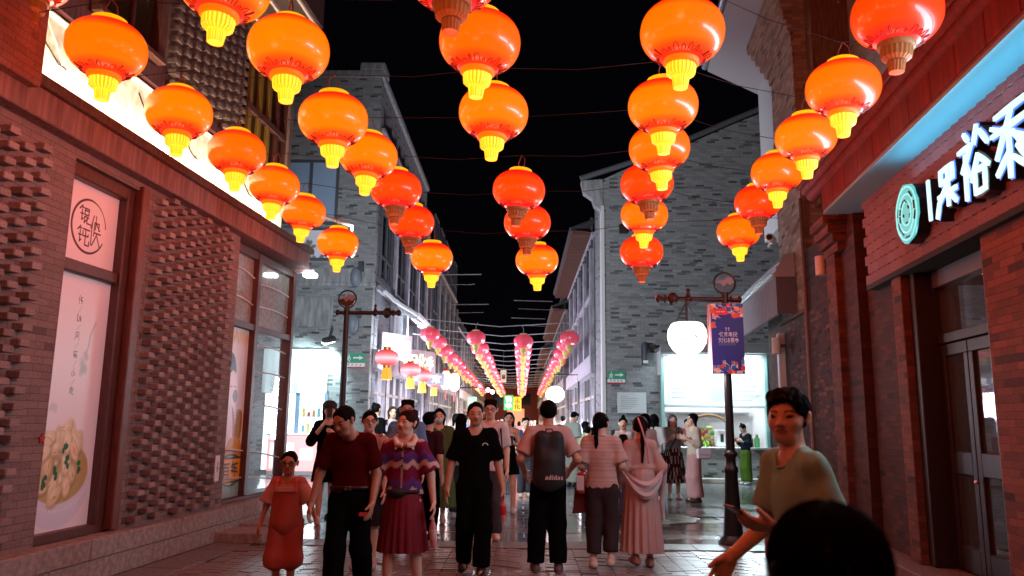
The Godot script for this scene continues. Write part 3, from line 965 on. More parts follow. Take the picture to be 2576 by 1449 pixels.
	var sh := MB.new().cb(Vector3(), Vector3(0.168, 0.117, 0.02), 0.005).mesh()
	for j in 9:
		for k in 31:
			var o := part("sign_tile", sh, sm[r.randi() % 2], sw, Vector3(-0.2 + k * 0.172 + (0.086 if j % 2 else 0.0), 3.32 + j * 0.12, 0.0))
			o.rotation = Vector3(0.0, 0.14, 0.0)
	# shop doors under it
	var dz := -0.34
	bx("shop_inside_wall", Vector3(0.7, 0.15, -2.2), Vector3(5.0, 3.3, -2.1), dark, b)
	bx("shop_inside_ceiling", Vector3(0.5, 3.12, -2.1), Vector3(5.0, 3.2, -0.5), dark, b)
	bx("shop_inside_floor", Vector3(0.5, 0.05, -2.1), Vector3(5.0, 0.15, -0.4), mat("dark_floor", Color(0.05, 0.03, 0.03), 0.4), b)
	var d := bx("shop_door", Vector3(0.85, 3.02, dz - 0.08), Vector3(2.2, 3.2, dz + 0.06), steel, b, 0.006)
	bx("transom", Vector3(0.85, 2.42, dz - 0.06), Vector3(2.12, 2.52, dz + 0.05), frame, d, 0.006)
	bx("frame_post", Vector3(2.08, 0.15, dz - 0.08), Vector3(2.17, 3.2, dz + 0.1), steel, d, 0.008)
	bx("frame_post", Vector3(2.17, 0.15, dz - 0.1), Vector3(2.36, 3.2, dz + 0.02), frame, d, 0.008)
	bx("light_strip_post", Vector3(2.37, 0.15, dz - 0.06), Vector3(2.45, 3.2, dz + 0.08), mat("pale_post", Color(0.4, 0.42, 0.46), 0.4), d, 0.008)
	var gl: StandardMaterial3D = mats.shop_glass
	for k in 2:
		var x0: float = [0.87, 1.49][k]
		var x1: float = [1.475, 2.07][k]
		var lf := bx("door_leaf", Vector3(x0, 2.29, dz - 0.03), Vector3(x1, 2.41, dz + 0.03), frame, d, 0.006)
		bx("stile", Vector3(x0, 0.17, dz - 0.03), Vector3(x0 + 0.09, 2.29, dz + 0.03), frame, lf, 0.006)
		bx("stile", Vector3(x1 - 0.09, 0.17, dz - 0.03), Vector3(x1, 2.29, dz + 0.03), frame, lf, 0.006)
	# (rails, panels and panes of the doors are parts of the door; its leaves carry the stiles)
		bx("rail", Vector3(x0 + 0.09, 1.1, dz - 0.03), Vector3(x1 - 0.09, 1.32, dz + 0.03), frame, d, 0.006)
		bx("rail", Vector3(x0 + 0.09, 0.17, dz - 0.03), Vector3(x1 - 0.09, 0.4, dz + 0.03), frame, d, 0.006)
		part("glass_pane", pane(x0 + 0.09, 1.32, x1 - 0.09, 2.29, dz), gl, d)
		part("glass_pane", pane(x0 + 0.09, 0.4, x1 - 0.09, 1.1, dz), gl, d)
	part("knob", MB.new().ball(Vector3(1.53, 1.05, dz + 0.07), Vector3(0.025, 0.025, 0.025)).mesh(), mat("bright_metal", Color(0.8, 0.75, 0.7), 0.2, 1.0), d)
	part("glass_pane", pane(0.87, 2.52, 2.07, 3.02, dz), gl, d)
	# goods seen through the glass
	var cols := [Color(0.02, 0.06, 0.25), Color(0.3, 0.01, 0.02), Color(0.4, 0.4, 0.42), Color(0.03, 0.08, 0.3), Color(0.35, 0.34, 0.4), Color(0.3, 0.02, 0.05)]
	for k in 9:
		var shelf := [1.33, 1.33, 1.33, 1.33, 0.75, 0.75, 0.5, 0.5, 0.95]
		var p := Vector3(1.05 + (k * 0.37 - int(k * 0.37)) * 0.95 + k * 0.005, shelf[k], -0.72)
		var t := part("carton", MB.new().cb(Vector3(0, 0.07, 0), Vector3(0.1, 0.14, 0.1), 0.006).mesh(), mat("carton_%d" % (k % 6), cols[k % 6], 0.5), self, b.transform * p)
		t.rotation.y = b.rotation.y + k * 0.3
		tag(t, ["blue carton on the shelf behind the left door leaf", "red bottle box behind the dark shop door glass", "white carton behind the right door leaf", "blue box at the right edge of the door shelf", "pale box low behind the shop door", "red tin low behind the shop door glass", "blue packet near the bottom of the shop door", "small red packet by the shop door bottom", "white price box on the middle shop shelf"][k], "box", "goods behind the shop door")
	bx("goods_shelf", Vector3(0.9, 1.29, -0.85), Vector3(2.05, 1.325, -0.6), frame, b)
	# upper parts: back wall, corner pier with bracket, eave and gutter
	var gb: Array = tex.brick_grey
	bx("upper_wall", Vector3(-4.2, 5.0, -1.2), Vector3(6, 10.5, -0.8), tri(mat("upper_grey_brick", Color(0.45, 0.42, 0.4), 0.9), gb[0], Vector3.ONE / 1.95, gb[1], 0.6), b)
	var pr := bx("corner_pier", Vector3(-4.9, 3.4, -0.8), Vector3(-3.2, 8.0, 0.03), tri(mat("brown_brick", Color(0.5, 0.34, 0.26), 0.9), bt[0], Vector3.ONE / 1.95, bt[1], 0.7), b, 0.01)
	var pm: StandardMaterial3D = mats.brown_brick
	for k in 6:
		bx("corbel", Vector3(-5.0 - 0.14 * k, 8.0 + 0.2 * k, -0.8), Vector3(-3.2, 8.2 + 0.2 * k, 0.05 + 0.05 * k), pm, pr, 0.01)
	bx("pier_strip", Vector3(-3.2, 5.07, -0.8), Vector3(-2.85, 10.5, -0.2), tri(mat("red_strip", Color(0.28, 0.12, 0.07), 0.8), streak, Vector3(3, 0.3, 3)), b, 0.01)
	var ev := part("eave", MB.new().prism(PackedVector2Array([Vector2(-0.8, 9.3), Vector2(0.75, 9.86), Vector2(0.75, 9.98), Vector2(-0.8, 10.3)]), -7.6, -3.3).mesh(), mat("soffit_grey", Color(0.36, 0.34, 0.36), 0.8), b)
	ev.rotation.y = PI / 2
	ev.mesh = null
	var em := MB.new()
	for s in [[-8.2, -2.8]]:
		em.quad(Vector3(s[0], 9.86, 0.75), Vector3(s[0], 9.0, -0.8), Vector3(s[1], 9.0, -0.8), Vector3(s[1], 9.86, 0.75))
		em.quad(Vector3(s[0], 9.86, 0.75), Vector3(s[1], 9.86, 0.75), Vector3(s[1], 10.0, 0.75), Vector3(s[0], 10.0, 0.75))
		em.quad(Vector3(s[0], 10.0, 0.75), Vector3(s[1], 10.0, 0.75), Vector3(s[1], 10.6, -0.8), Vector3(s[0], 10.6, -0.8))
		em.quad(Vector3(s[1], 9.86, 0.75), Vector3(s[1], 9.0, -0.8), Vector3(s[1], 10.6, -0.8), Vector3(s[1], 10.0, 0.75))
		em.quad(Vector3(s[0], 9.0, -0.8), Vector3(s[0], 9.86, 0.75), Vector3(s[0], 10.0, 0.75), Vector3(s[0], 10.6, -0.8))
	ev.rotation.y = 0
	ev.mesh = em.mesh()
	part("gutter", MB.new().tube([Vector3(-8.2, 9.97, 0.82), Vector3(-2.8, 9.97, 0.82)], 0.075, 8).mesh(), mat("gutter_metal", Color(0.4, 0.42, 0.47), 0.35, 0.5), b)
	# the upper flank behind: white plastered gable side
	bx("plaster_flank", Vector3(-8.0, 5.6, -0.8), Vector3(-4.9, 9.3, -0.35), mat("flank_plaster", Color(0.5, 0.5, 0.52), 0.9), b)
	# awning of the far corner shop
	var aw := thing("metal_awning", "grey metal awning with scalloped skirt at the far end of the right building", "awning", b.transform * Vector3(-4.9, 3.4, 0.0), b.rotation.y)
	var am := MB.new()
	am.quad(Vector3(-2.6, 0.62, 0.42), Vector3(1.2, 0.62, 0.42), Vector3(1.2, 1.02, 0.2), Vector3(-2.6, 1.02, 0.2))
	am.quad(Vector3(-2.6, 0.55, 0.05), Vector3(1.2, 0.55, 0.05), Vector3(1.2, 0.62, 0.42), Vector3(-2.6, 0.62, 0.42))
	am.quad(Vector3(1.2, 0.55, 0.05), Vector3(1.2, 0.62, 0.42), Vector3(1.2, 1.02, 0.2), Vector3(1.2, 1.02, 0.05))
	part("hood", am.mesh(), mat("awning_metal", Color(0.45, 0.45, 0.48), 0.35, 0.6), aw)
	for k in 3: bx("hood_rib", Vector3(-2.6, 0.66 + 0.1 * k, 0.38 - 0.055 * k), Vector3(1.2, 0.69 + 0.1 * k, 0.42 - 0.055 * k), mats.awning_metal, aw, 0.008)
	var sk := MB.new()
	for k in 61:
		sk.cb(Vector3(-2.57 + k * 0.0625, 0.3, 0.36 + (0.012 if k % 2 else 0.0)), Vector3(0.0625, 0.62, 0.02))
		sk.lathe([Vector2(0.0, -0.02), Vector2(0.03, 0.0), Vector2(0.0, 0.02)], 6, true, Vector3(-2.57 + k * 0.0625, -0.02, 0.36))
	part("skirt", sk.mesh(), mat("awning_skirt", Color(0.22, 0.2, 0.23), 0.6), aw)
	bx("side_panel", Vector3(1.2, -0.0, 0.05), Vector3(1.22, 0.62, 0.37), mat("awning_side", Color(0.08, 0.06, 0.07), 0.7), aw)
	bx("white_post", Vector3(-4.95, 0.1, 0.02), Vector3(-4.8, 3.2, 0.14), mat("post_white", Color(0.5, 0.48, 0.5), 0.6), b, 0.01)
	# wall lamps: two white cylinders, and the round camera
	for k in 2:
		var l := thing("wall_lamp", ["small white cylinder wall lamp under the corbel of the right building", "small white cylinder wall lamp under the metal awning by the corner post"][k], "lamp", b.transform * [Vector3(-1.95, 3.85, 0.1), Vector3(-4.6, 2.95, 0.22)][k], b.rotation.y)
		part("shade", MB.new().lathe([Vector2(0.0, -0.14), Vector2(0.075, -0.14), Vector2(0.075, 0.14), Vector2(0.0, 0.14)], 16).mesh(), mat("lamp_white", Color(0.6, 0.55, 0.52), 0.5), l)
		bx("arm", Vector3(-0.02, -0.03, -0.16), Vector3(0.02, 0.03, -0.06), mat("lamp_iron", Color(0.03, 0.03, 0.03), 0.5), l)
	var c := thing("bullet_camera", "pale round bullet camera at the end of the right row of lanterns", "camera", b.transform * Vector3(-4.0, 4.75, 0.35), b.rotation.y + 1.2)
	part("housing", MB.new().tube([Vector3(0, 0, -0.14), Vector3(0, 0, 0.14)], 0.07, 14).mesh(), mat("camera_white", Color(0.7, 0.68, 0.66), 0.4), c)
	part("lens", MB.new().tube([Vector3(0, 0, 0.141), Vector3(0, 0, 0.146)], 0.05, 14).mesh(), dark, c)
	part("mount", MB.new().tube([Vector3(0, 0, -0.1), Vector3(-0.1, -0.05, -0.36)], 0.03, 6).mesh(), mats.camera_white, c)
	neon(b)
	# beyond the near right: red-white light pole strip seen at the door edge
	tag(b, "", "")

func neon(b: Node3D) -> void:
	var s := thing("neon_sign", "glowing blue-white shop sign with round emblem and brushed characters", "sign", b.transform * Vector3(0, 0, 0), b.rotation.y)
	var face := glow("neon_face_glow", Color(0.6, 0.93, 1.0), 1.3, Color(0.05, 0.1, 0.12))
	var box := mat("sign_letter_side", Color(0.006, 0.008, 0.014), 0.4)
	# round emblem with relief
	var rim := PackedVector2Array()
	for k in 26: rim.append(Vector2(1.47 + cos(TAU * k / 26) * (0.3 + 0.012 * sin(k * 2.3)), 3.7 + sin(TAU * k / 26) * (0.305 + 0.012 * cos(k * 1.7))))
	part("emblem_box", MB.new().prism(rim, 0.02, 0.135).mesh(), box, s)
	var em := glow("neon_emblem_glow", Color(0.1, 0.62, 0.6), 0.9, Color(0.02, 0.08, 0.08))
	part("emblem_light", MB.new().prism(rim, 0.136, 0.15).mesh(), em, s)
	var ln := MB.new()
	for k in 3:
		var pts := []
		for j in 19: pts.append(Vector3(1.47 + cos(TAU * j / 18) * (0.27 - k * 0.075), 3.7 + sin(TAU * j / 18) * (0.275 - k * 0.075) , 0.152))
		ln.tube(pts, 0.008, 5, false)
	part("emblem_line_light", ln.mesh(), glow("emblem_line_glow", Color(0.4, 1.0, 0.95), 0.95, Color(0.02, 0.08, 0.08)), s)
	var r := RandomNumberGenerator.new()
	r.seed = 4
	for k in 16:
		var a := r.randf() * TAU
		var q := r.randf_range(0.05, 0.25)
		part("emblem_mark", MB.new().tube([Vector3(1.47 + cos(a) * q, 3.7 + sin(a) * q, 0.153), Vector3(1.47 + cos(a + 0.4) * q * 1.05, 3.7 + sin(a + 0.4) * q * 1.05, 0.153)], 0.011, 5).mesh(), mat("emblem_mark", Color(0.03, 0.05, 0.05), 0.5), s)
	bx("divider_light", Vector3(1.985, 3.48, 0.125), Vector3(2.03, 3.88, 0.15), face, s, 0.005)
	bx("divider_box", Vector3(1.98, 3.475, 0.0), Vector3(2.035, 3.885, 0.124), box, s)
	var chars := ["wu", "yu", "tai", "wen", "hua"]  # last two are made up, out of view, to carry more white light
	for k in 5:
		var at := Vector2([2.19, 2.68, 3.27, 3.98, 4.62][k], [3.47, 3.47, 3.44, 3.46, 3.46][k])
		var sz := Vector2([0.44, 0.5, 0.56, 0.52, 0.52][k], [0.5, 0.55, 0.58, 0.55, 0.55][k])
		var bo := MB.new().strokes(GL[chars[k]], at, sz, 0.092, 0.0, 0.12, 0.08)
		part("character_box", bo.mesh(), box, s)
		part("character_light", MB.new().strokes(GL[chars[k]], at, sz, 0.048, 0.13, 0.152, 0.08).mesh(), face, s)
		part("character_rim_light", MB.new().strokes(GL[chars[k]], at, sz, 0.078, 0.122, 0.128, 0.08).mesh(), glow("neon_rim_glow", Color(0.06, 0.2, 1.0), 1.3, Color(0.02, 0.03, 0.1)), s)
	area(s, Vector3(3.9, 4.06, 0.14), Vector3(0, 1, 0.15), Vector2(5.0, 0.1), Color(0.4, 0.85, 1.0), 1.6)
	area(s, Vector3(3.7, 3.72, 0.19), Vector3(0, -0.2, 1), Vector2(5.0, 0.55), Color(0.86, 0.93, 1.0), 14.0)  # strong white fill, widened over the added characters
# ---------------------------------------------------------------- ground
func ground() -> void:
	var grain: Texture2D = noise_tex("grain", 0.05, 0.7, 1.0, 12, 6)
	struct("ground", MB.new().box(Vector3(-80, -0.4, -200), Vector3(80, -0.05, 60)).mesh(), mat("earth", Color(0.05, 0.048, 0.045), 0.9))
	var r := RandomNumberGenerator.new()
	r.seed = 77
	# near paving: setts laid in fans
	var base := struct("street_paving", MB.new().box(Vector3(-5.2, -0.05, -10.16), Vector3(5.4, -0.012, 3)).mesh(), mat("sand_joint", Color(0.06, 0.05, 0.045), 0.95))
	var sm := []
	for k in 4: sm.append(tri(mat("sett_%d" % k, [Color(0.33, 0.28, 0.26), Color(0.27, 0.22, 0.205), Color(0.38, 0.325, 0.3), Color(0.3, 0.24, 0.22)][k], [0.28, 0.36, 0.25, 0.32][k]), grain, Vector3.ONE * 4, grain, 0.4))
	sm.append(tri(mat("sett_pale", Color(0.42, 0.38, 0.36), 0.5), grain, Vector3.ONE * 4))
	var ss := []
	for k in 3: ss.append(MB.new().box(Vector3(-0.083 - 0.006 * k, -0.05, -0.05), Vector3(0.083 + 0.004 * k, 0.0, 0.05), 0.008 + k * 0.003).mesh())
	var pl := []
	for ci in 8:
		var cx := -4.55 + ci * 1.3
		for k in 36:
			var z0 := -10.95 + k * 0.115 + (0.06 if ci % 2 else 0.0)
			var n := 8
			for j in n:
				var a := (float(j) + 0.5) / n * 1.42 - 0.71
				var p := Vector3(cx + sin(a) * 1.0, 0, z0 + (1.0 - cos(a)) * 1.0 + 0.2)
				if p.z < -10.1 or p.z > -6.2 or p.x < -3.55 - (p.z + 8.4) * 0.08 or p.x > 4.1: continue
				pl.append([p, -a])
	for k in 30:
		var a := -0.95 + k * 0.05
		pl.append([Vector3(3.4 + sin(a) * 3.3, 0.006, -6.2 - cos(a) * 3.1), -a, true])
	pl.sort_custom(func(a, b): return a[0].distance_to(Vector3(0, 0, -5)) < b[0].distance_to(Vector3(0, 0, -5)))
	var seen := 0
	var many := MB.new()
	for e in pl:
		var p: Vector3 = e[0]
		var visible_ := p.z < -7.35 and absf(p.x + 0.2) < -p.z * 0.62
		var pale: bool = e.size() > 2
		if not pale and r.randf() < 0.02: continue
		if visible_ and seen < 299:
			var o := part("paving_stone", ss[r.randi() % 3], sm[4 if pale else r.randi() % 4], base, p + Vector3(0, r.randf_range(-0.006, 0.002), 0))
			o.rotation = Vector3(r.randf_range(-0.02, 0.02), e[1], r.randf_range(-0.02, 0.02))
			seen += 1
		elif not pale:
			many.xf = Transform3D(Basis(Vector3.UP, e[1]), p + Vector3(0, r.randf_range(-0.006, 0.002), 0))
			many.box(Vector3(-0.085, -0.04, -0.05), Vector3(0.085, 0, 0.05))
	if many.v.size(): part("paving_stone", many.mesh(), sm[0], base).set_meta("kind", "stuff")
	# slab band across the street and the gutter strip along the left plinth
	var slab := tri(mat("band_granite", Color(0.26, 0.255, 0.25), 0.4), grain, Vector3.ONE)
	var bd := struct("kerb_band", MB.new().box(Vector3(-3.8, -0.05, -10.66), Vector3(6.2, -0.014, -10.17)).mesh(), mats.sand_joint)
	for k in 10:
		bx("slab", Vector3(-3.75 + k * 1.0, -0.03, -10.655), Vector3(-3.756 + (k + 1) * 1.0, 0.004 + r.randf_range(-0.002, 0.002), -10.175), slab, bd, 0.006)
	var gs := struct("gutter_strip", MB.new().box(Vector3(-6.6, -0.05, 0.0), Vector3(3.2, -0.012, 0.5)).mesh(), mats.sand_joint)
	gs.position = Vector3(-3.867, 0.006, -10.29); gs.rotation.y = deg_to_rad(85.5)
	for k in 8:
		bx("slab", Vector3(-6.6 + k * 1.2, -0.03, 0.014), Vector3(-5.408 + k * 1.2, 0.002, 0.48), slab, gs, 0.008)
	# polished plaza tiles
	var pz := struct("plaza_paving", MB.new().box(Vector3(-13, -0.05, -92), Vector3(14, -0.016, -10.67)).mesh(), mat("joint_dark", Color(0.02, 0.02, 0.02), 0.9))
	var tm := []
	for k in 4: tm.append(tri(mat("plaza_tile_%d" % k, [Color(0.16, 0.157, 0.16), Color(0.19, 0.187, 0.19), Color(0.14, 0.137, 0.14), Color(0.21, 0.205, 0.2)][k], [0.11, 0.17, 0.13, 0.2][k]), grain, Vector3.ONE * 1.3, grain, 0.25))
	var ts := [MB.new().box(Vector3(0.003, -0.03, 0.003), Vector3(0.927, 0, 0.447), 0.006).mesh(), MB.new().box(Vector3(0.004, -0.03, 0.004), Vector3(0.925, -0.001, 0.446), 0.009).mesh()]
	var rest := [MB.new(), MB.new()]
	var n2 := 0
	for j in 180:
		var z := -11.12 - j * 0.45
		var half := -z * 0.66 + 0.6
		for k in 28:
			var x := -12.5 + k * 0.93 + (0.465 if j % 2 else 0.0)
			if absf(x + 0.46) > half or x > 12: continue
			if z < -25 and (x < -4.9 or x > 2.4): continue
			var up := r.randf_range(-0.0015, 0.0015)
			if n2 < 250:
				var o := part("tile", ts[r.randi() % 2], tm[r.randi() % 4], pz, Vector3(x, up, z))
				o.rotation = Vector3(r.randf_range(-0.0035, 0.0035), 0, r.randf_range(-0.0035, 0.0035))
				n2 += 1
			else:
				rest[r.randi() % 2].box(Vector3(x + 0.003, -0.03, z + 0.003), Vector3(x + 0.927, up, z + 0.447))
	for k in 2: part("tile", rest[k].mesh(), tm[k], pz).set_meta("kind", "stuff")
	# bronze relief let into the plaza
	var bz := tri(mat("bronze_relief", Color(0.3, 0.24, 0.15), 0.3, 0.85), grain, Vector3.ONE * 6, grain, 2.0)
	var br := thing("ground_relief", "round bronze lotus relief let into the dark plaza tiles", "relief", Vector3(2.2, 0, -13.5))
	part("disc", MB.new().lathe([Vector2(0.78, 0.0), Vector2(0.78, 0.012), Vector2(0.7, 0.02), Vector2(0.0, 0.024)], 40, false, Vector3(), 0.05, 9).mesh(), bz, br)
	for k in 9:
		var pm := MB.new()
		pm.ball(Vector3(cos(TAU * k / 9) * 0.45, 0.02, sin(TAU * k / 9) * 0.45), Vector3(0.16, 0.02, 0.16), 10)
		part("petal", pm.mesh(), bz, br)
	part("needle", MB.new().box(Vector3(0.7, 0.003, -0.33), Vector3(1.35, 0.012, -0.29)).mesh(), mat("dark_inlay", Color(0.02, 0.02, 0.02), 0.4), br)
	part("needle", MB.new().box(Vector3(-1.2, 0.003, 0.5), Vector3(-0.7, 0.012, 0.54)).mesh(), mats.dark_inlay, br)

# ---------------------------------------------------------------- far buildings
# a shop row house: side -1 stands left of the street and looks to +x, +1 stands right of it; x runs along the street away from the camera on the left and towards it on the right
func row_house(label: String, side: int, xf: float, z0: float, z1: float, h: float, tone: Color, lit: Color, power: float, sd: int, eave := 0.0) -> Node3D:
	var len := z0 - z1
	var r := RandomNumberGenerator.new()
	r.seed = sd
	var b := thing("shop_house", label, "building", Vector3(xf, 0, z0 if side < 0 else z1), PI / 2 if side < 0 else -PI / 2)
	# local: x 0..len along the street, z towards the street
	var bt: Array = tex.brick_gable
	var wall := tri(mat("house_brick_%d" % sd, tone, 0.9), bt[0], Vector3.ONE / 1.95, bt[1], 0.5)
	var conc := tri(mat("house_stone_%d" % (sd % 2), Color(0.42, 0.41, 0.47) if sd % 2 else Color(0.24, 0.23, 0.25), 0.85), tex.streak, Vector3(1.2, 0.2, 1.2))
	var fr := mat("house_frame", Color(0.07, 0.075, 0.09), 0.5)
	bx("wall", Vector3(0, 3.3, -5), Vector3(len, h, 0), wall, b)
	bx("end_wall", Vector3(0.0, 0, -5), Vector3(0.5, 3.3, 0), wall, b)
	bx("end_wall", Vector3(len - 0.5, 0, -5), Vector3(len, 3.3, 0), wall, b)
	bx("coping", Vector3(-0.06, h, -5), Vector3(len + 0.06, h + 0.14, 0.1), conc, b, 0.02)
	bx("string_course", Vector3(0, 5.6, 0.0), Vector3(len, 5.78, 0.12), conc, b, 0.02)
	bx("shop_lintel", Vector3(0, 3.15, -0.3), Vector3(len, 3.75, 0.16), conc, b, 0.02)
	var n := int(len / 2.6)
	var pit := len / n
	for k in n:
		var x := pit * k
		bx("pilaster", Vector3(x + pit - 0.2, 3.75, 0), Vector3(x + pit + (0.16 if k < n - 1 else -0.02), h - 0.4, 0.16), conc, b, 0.015)
		var rows := 2 if h > 9.0 else 1
		for q in rows:
			var y0 := 6.1 + q * 3.2
			var w := bx("window", Vector3(x + 0.45, y0, -0.02), Vector3(x + pit - 0.55, y0 + 2.2, 0.012), mat("night_pane", Color(0.012, 0.014, 0.02), 0.1), b)
			bx("frame", Vector3(x + 0.4, y0 - 0.06, 0.0), Vector3(x + pit - 0.5, y0, 0.07), fr, w)
			bx("frame", Vector3(x + 0.4, y0 + 2.2, 0.0), Vector3(x + pit - 0.5, y0 + 2.26, 0.07), fr, w)
			bx("frame", Vector3(x + 0.4, y0, 0.0), Vector3(x + 0.46, y0 + 2.2, 0.07), fr, w)
			bx("frame", Vector3(x + pit - 0.56, y0, 0.0), Vector3(x + pit - 0.5, y0 + 2.2, 0.07), fr, w)
			bx("mullion", Vector3(x + pit / 2 - 0.08, y0, 0.0), Vector3(x + pit / 2 - 0.02, y0 + 2.2, 0.06), fr, w)
			bx("mullion", Vector3(x + 0.46, y0 + 0.7, 0.0), Vector3(x + pit - 0.56, y0 + 0.76, 0.055), fr, w)
		# shop below
		var s := bx("shopfront", Vector3(x + 0.1, 0.0, -0.22), Vector3(x + pit - 0.1, 0.4, -0.1), conc, b, 0.01)
		for e in 3:
			bx("post", Vector3(x + 0.1 + e * (pit - 0.3) / 2, 0.4, -0.2), Vector3(x + 0.2 + e * (pit - 0.3) / 2, 3.15, -0.08), fr if k % 2 else conc, s)
		bx("transom", Vector3(x + 0.1, 2.4, -0.19), Vector3(x + pit - 0.1, 2.5, -0.09), fr, s)
		bx("lit_inside", Vector3(x + 0.1, 0.4, -0.62), Vector3(x + pit - 0.1, 3.15, -0.56), glow("shop_glow_%d" % (sd * 10 + k % 2), lit * (1.0 if k % 2 else 0.85), 2.2), s)
		bx("inner_side", Vector3(x - 0.02, 0.4, -0.56), Vector3(x + 0.02, 3.15, -0.2), mat("shop_inner", Color(0.6, 0.6, 0.6), 0.8), s)
		bx("counter", Vector3(x + 0.3, 0.4, -0.5), Vector3(x + pit - 0.5, 1.0 + r.randf() * 0.3, -0.3), mat("counter_wood", Color(0.2, 0.15, 0.12), 0.5), s)
		area(s, Vector3(x + pit / 2, 1.9, -0.05), Vector3(0, -0.25, 1), Vector2(pit - 0.5, 2.2), lit, power * 3.2)
	bx("shop_floor", Vector3(0, 0, -1.4), Vector3(len, 0.02, -0.1), mat("shop_inner", Color(0.6, 0.6, 0.6), 0.8), b)
	if eave > 0.0:
		var e := MB.new()
		var m := int(len / 0.24)
		e.quad(Vector3(0, h + 0.2, eave), Vector3(0, h + 0.1, -0.05), Vector3(len, h + 0.1, -0.05), Vector3(len, h + 0.2, eave))
		e.quad(Vector3(0, h + 0.26, eave), Vector3(len, h + 0.26, eave), Vector3(len, h + 1.5, -2.4), Vector3(0, h + 1.5, -2.4))
		e.quad(Vector3(0, h + 0.2, eave), Vector3(len, h + 0.2, eave), Vector3(len, h + 0.26, eave), Vector3(0, h + 0.26, eave))
		e.quad(Vector3(0, h + 1.5, -2.4), Vector3(len, h + 1.5, -2.4), Vector3(len, h - 0.2, -5), Vector3(0, h - 0.2, -5))
		var ev := part("roof", e.mesh(), mat("roof_underside", Color(0.07, 0.035, 0.03), 0.8), b)
		var tl := MB.new()
		for k in m:
			tl.tube([Vector3(k * 0.24 + 0.1, h + 0.27, eave + 0.03), Vector3(k * 0.24 + 0.1, h + 1.52, -2.4)], 0.06, 6)
		part("tile", tl.mesh(), mat("roof_tile", Color(0.1, 0.1, 0.11), 0.7), ev).set_meta("kind", "stuff")
		var rf := MB.new()
		for k in m: rf.box(Vector3(k * 0.24 + 0.06, h + 0.06, -0.05), Vector3(k * 0.24 + 0.14, h + 0.17, eave - 0.05))
		part("rafter", rf.mesh(), mat("rafter_brown", Color(0.12, 0.05, 0.035), 0.8), ev).set_meta("kind", "stuff")
	return b

func letters(parent: Node3D, called: String, names: Array, at: Vector3, size: Vector2, gap: float, wd: float, m: Material, down := false) -> void:
	for k in names.size():
		var p := Vector2(at.x, at.y) + (Vector2(0, -gap * k) if down else Vector2(gap * k, 0))
		part(called, MB.new().strokes(GL[names[k]], p, size, wd, at.z, at.z + 0.012).mesh(), m, parent)

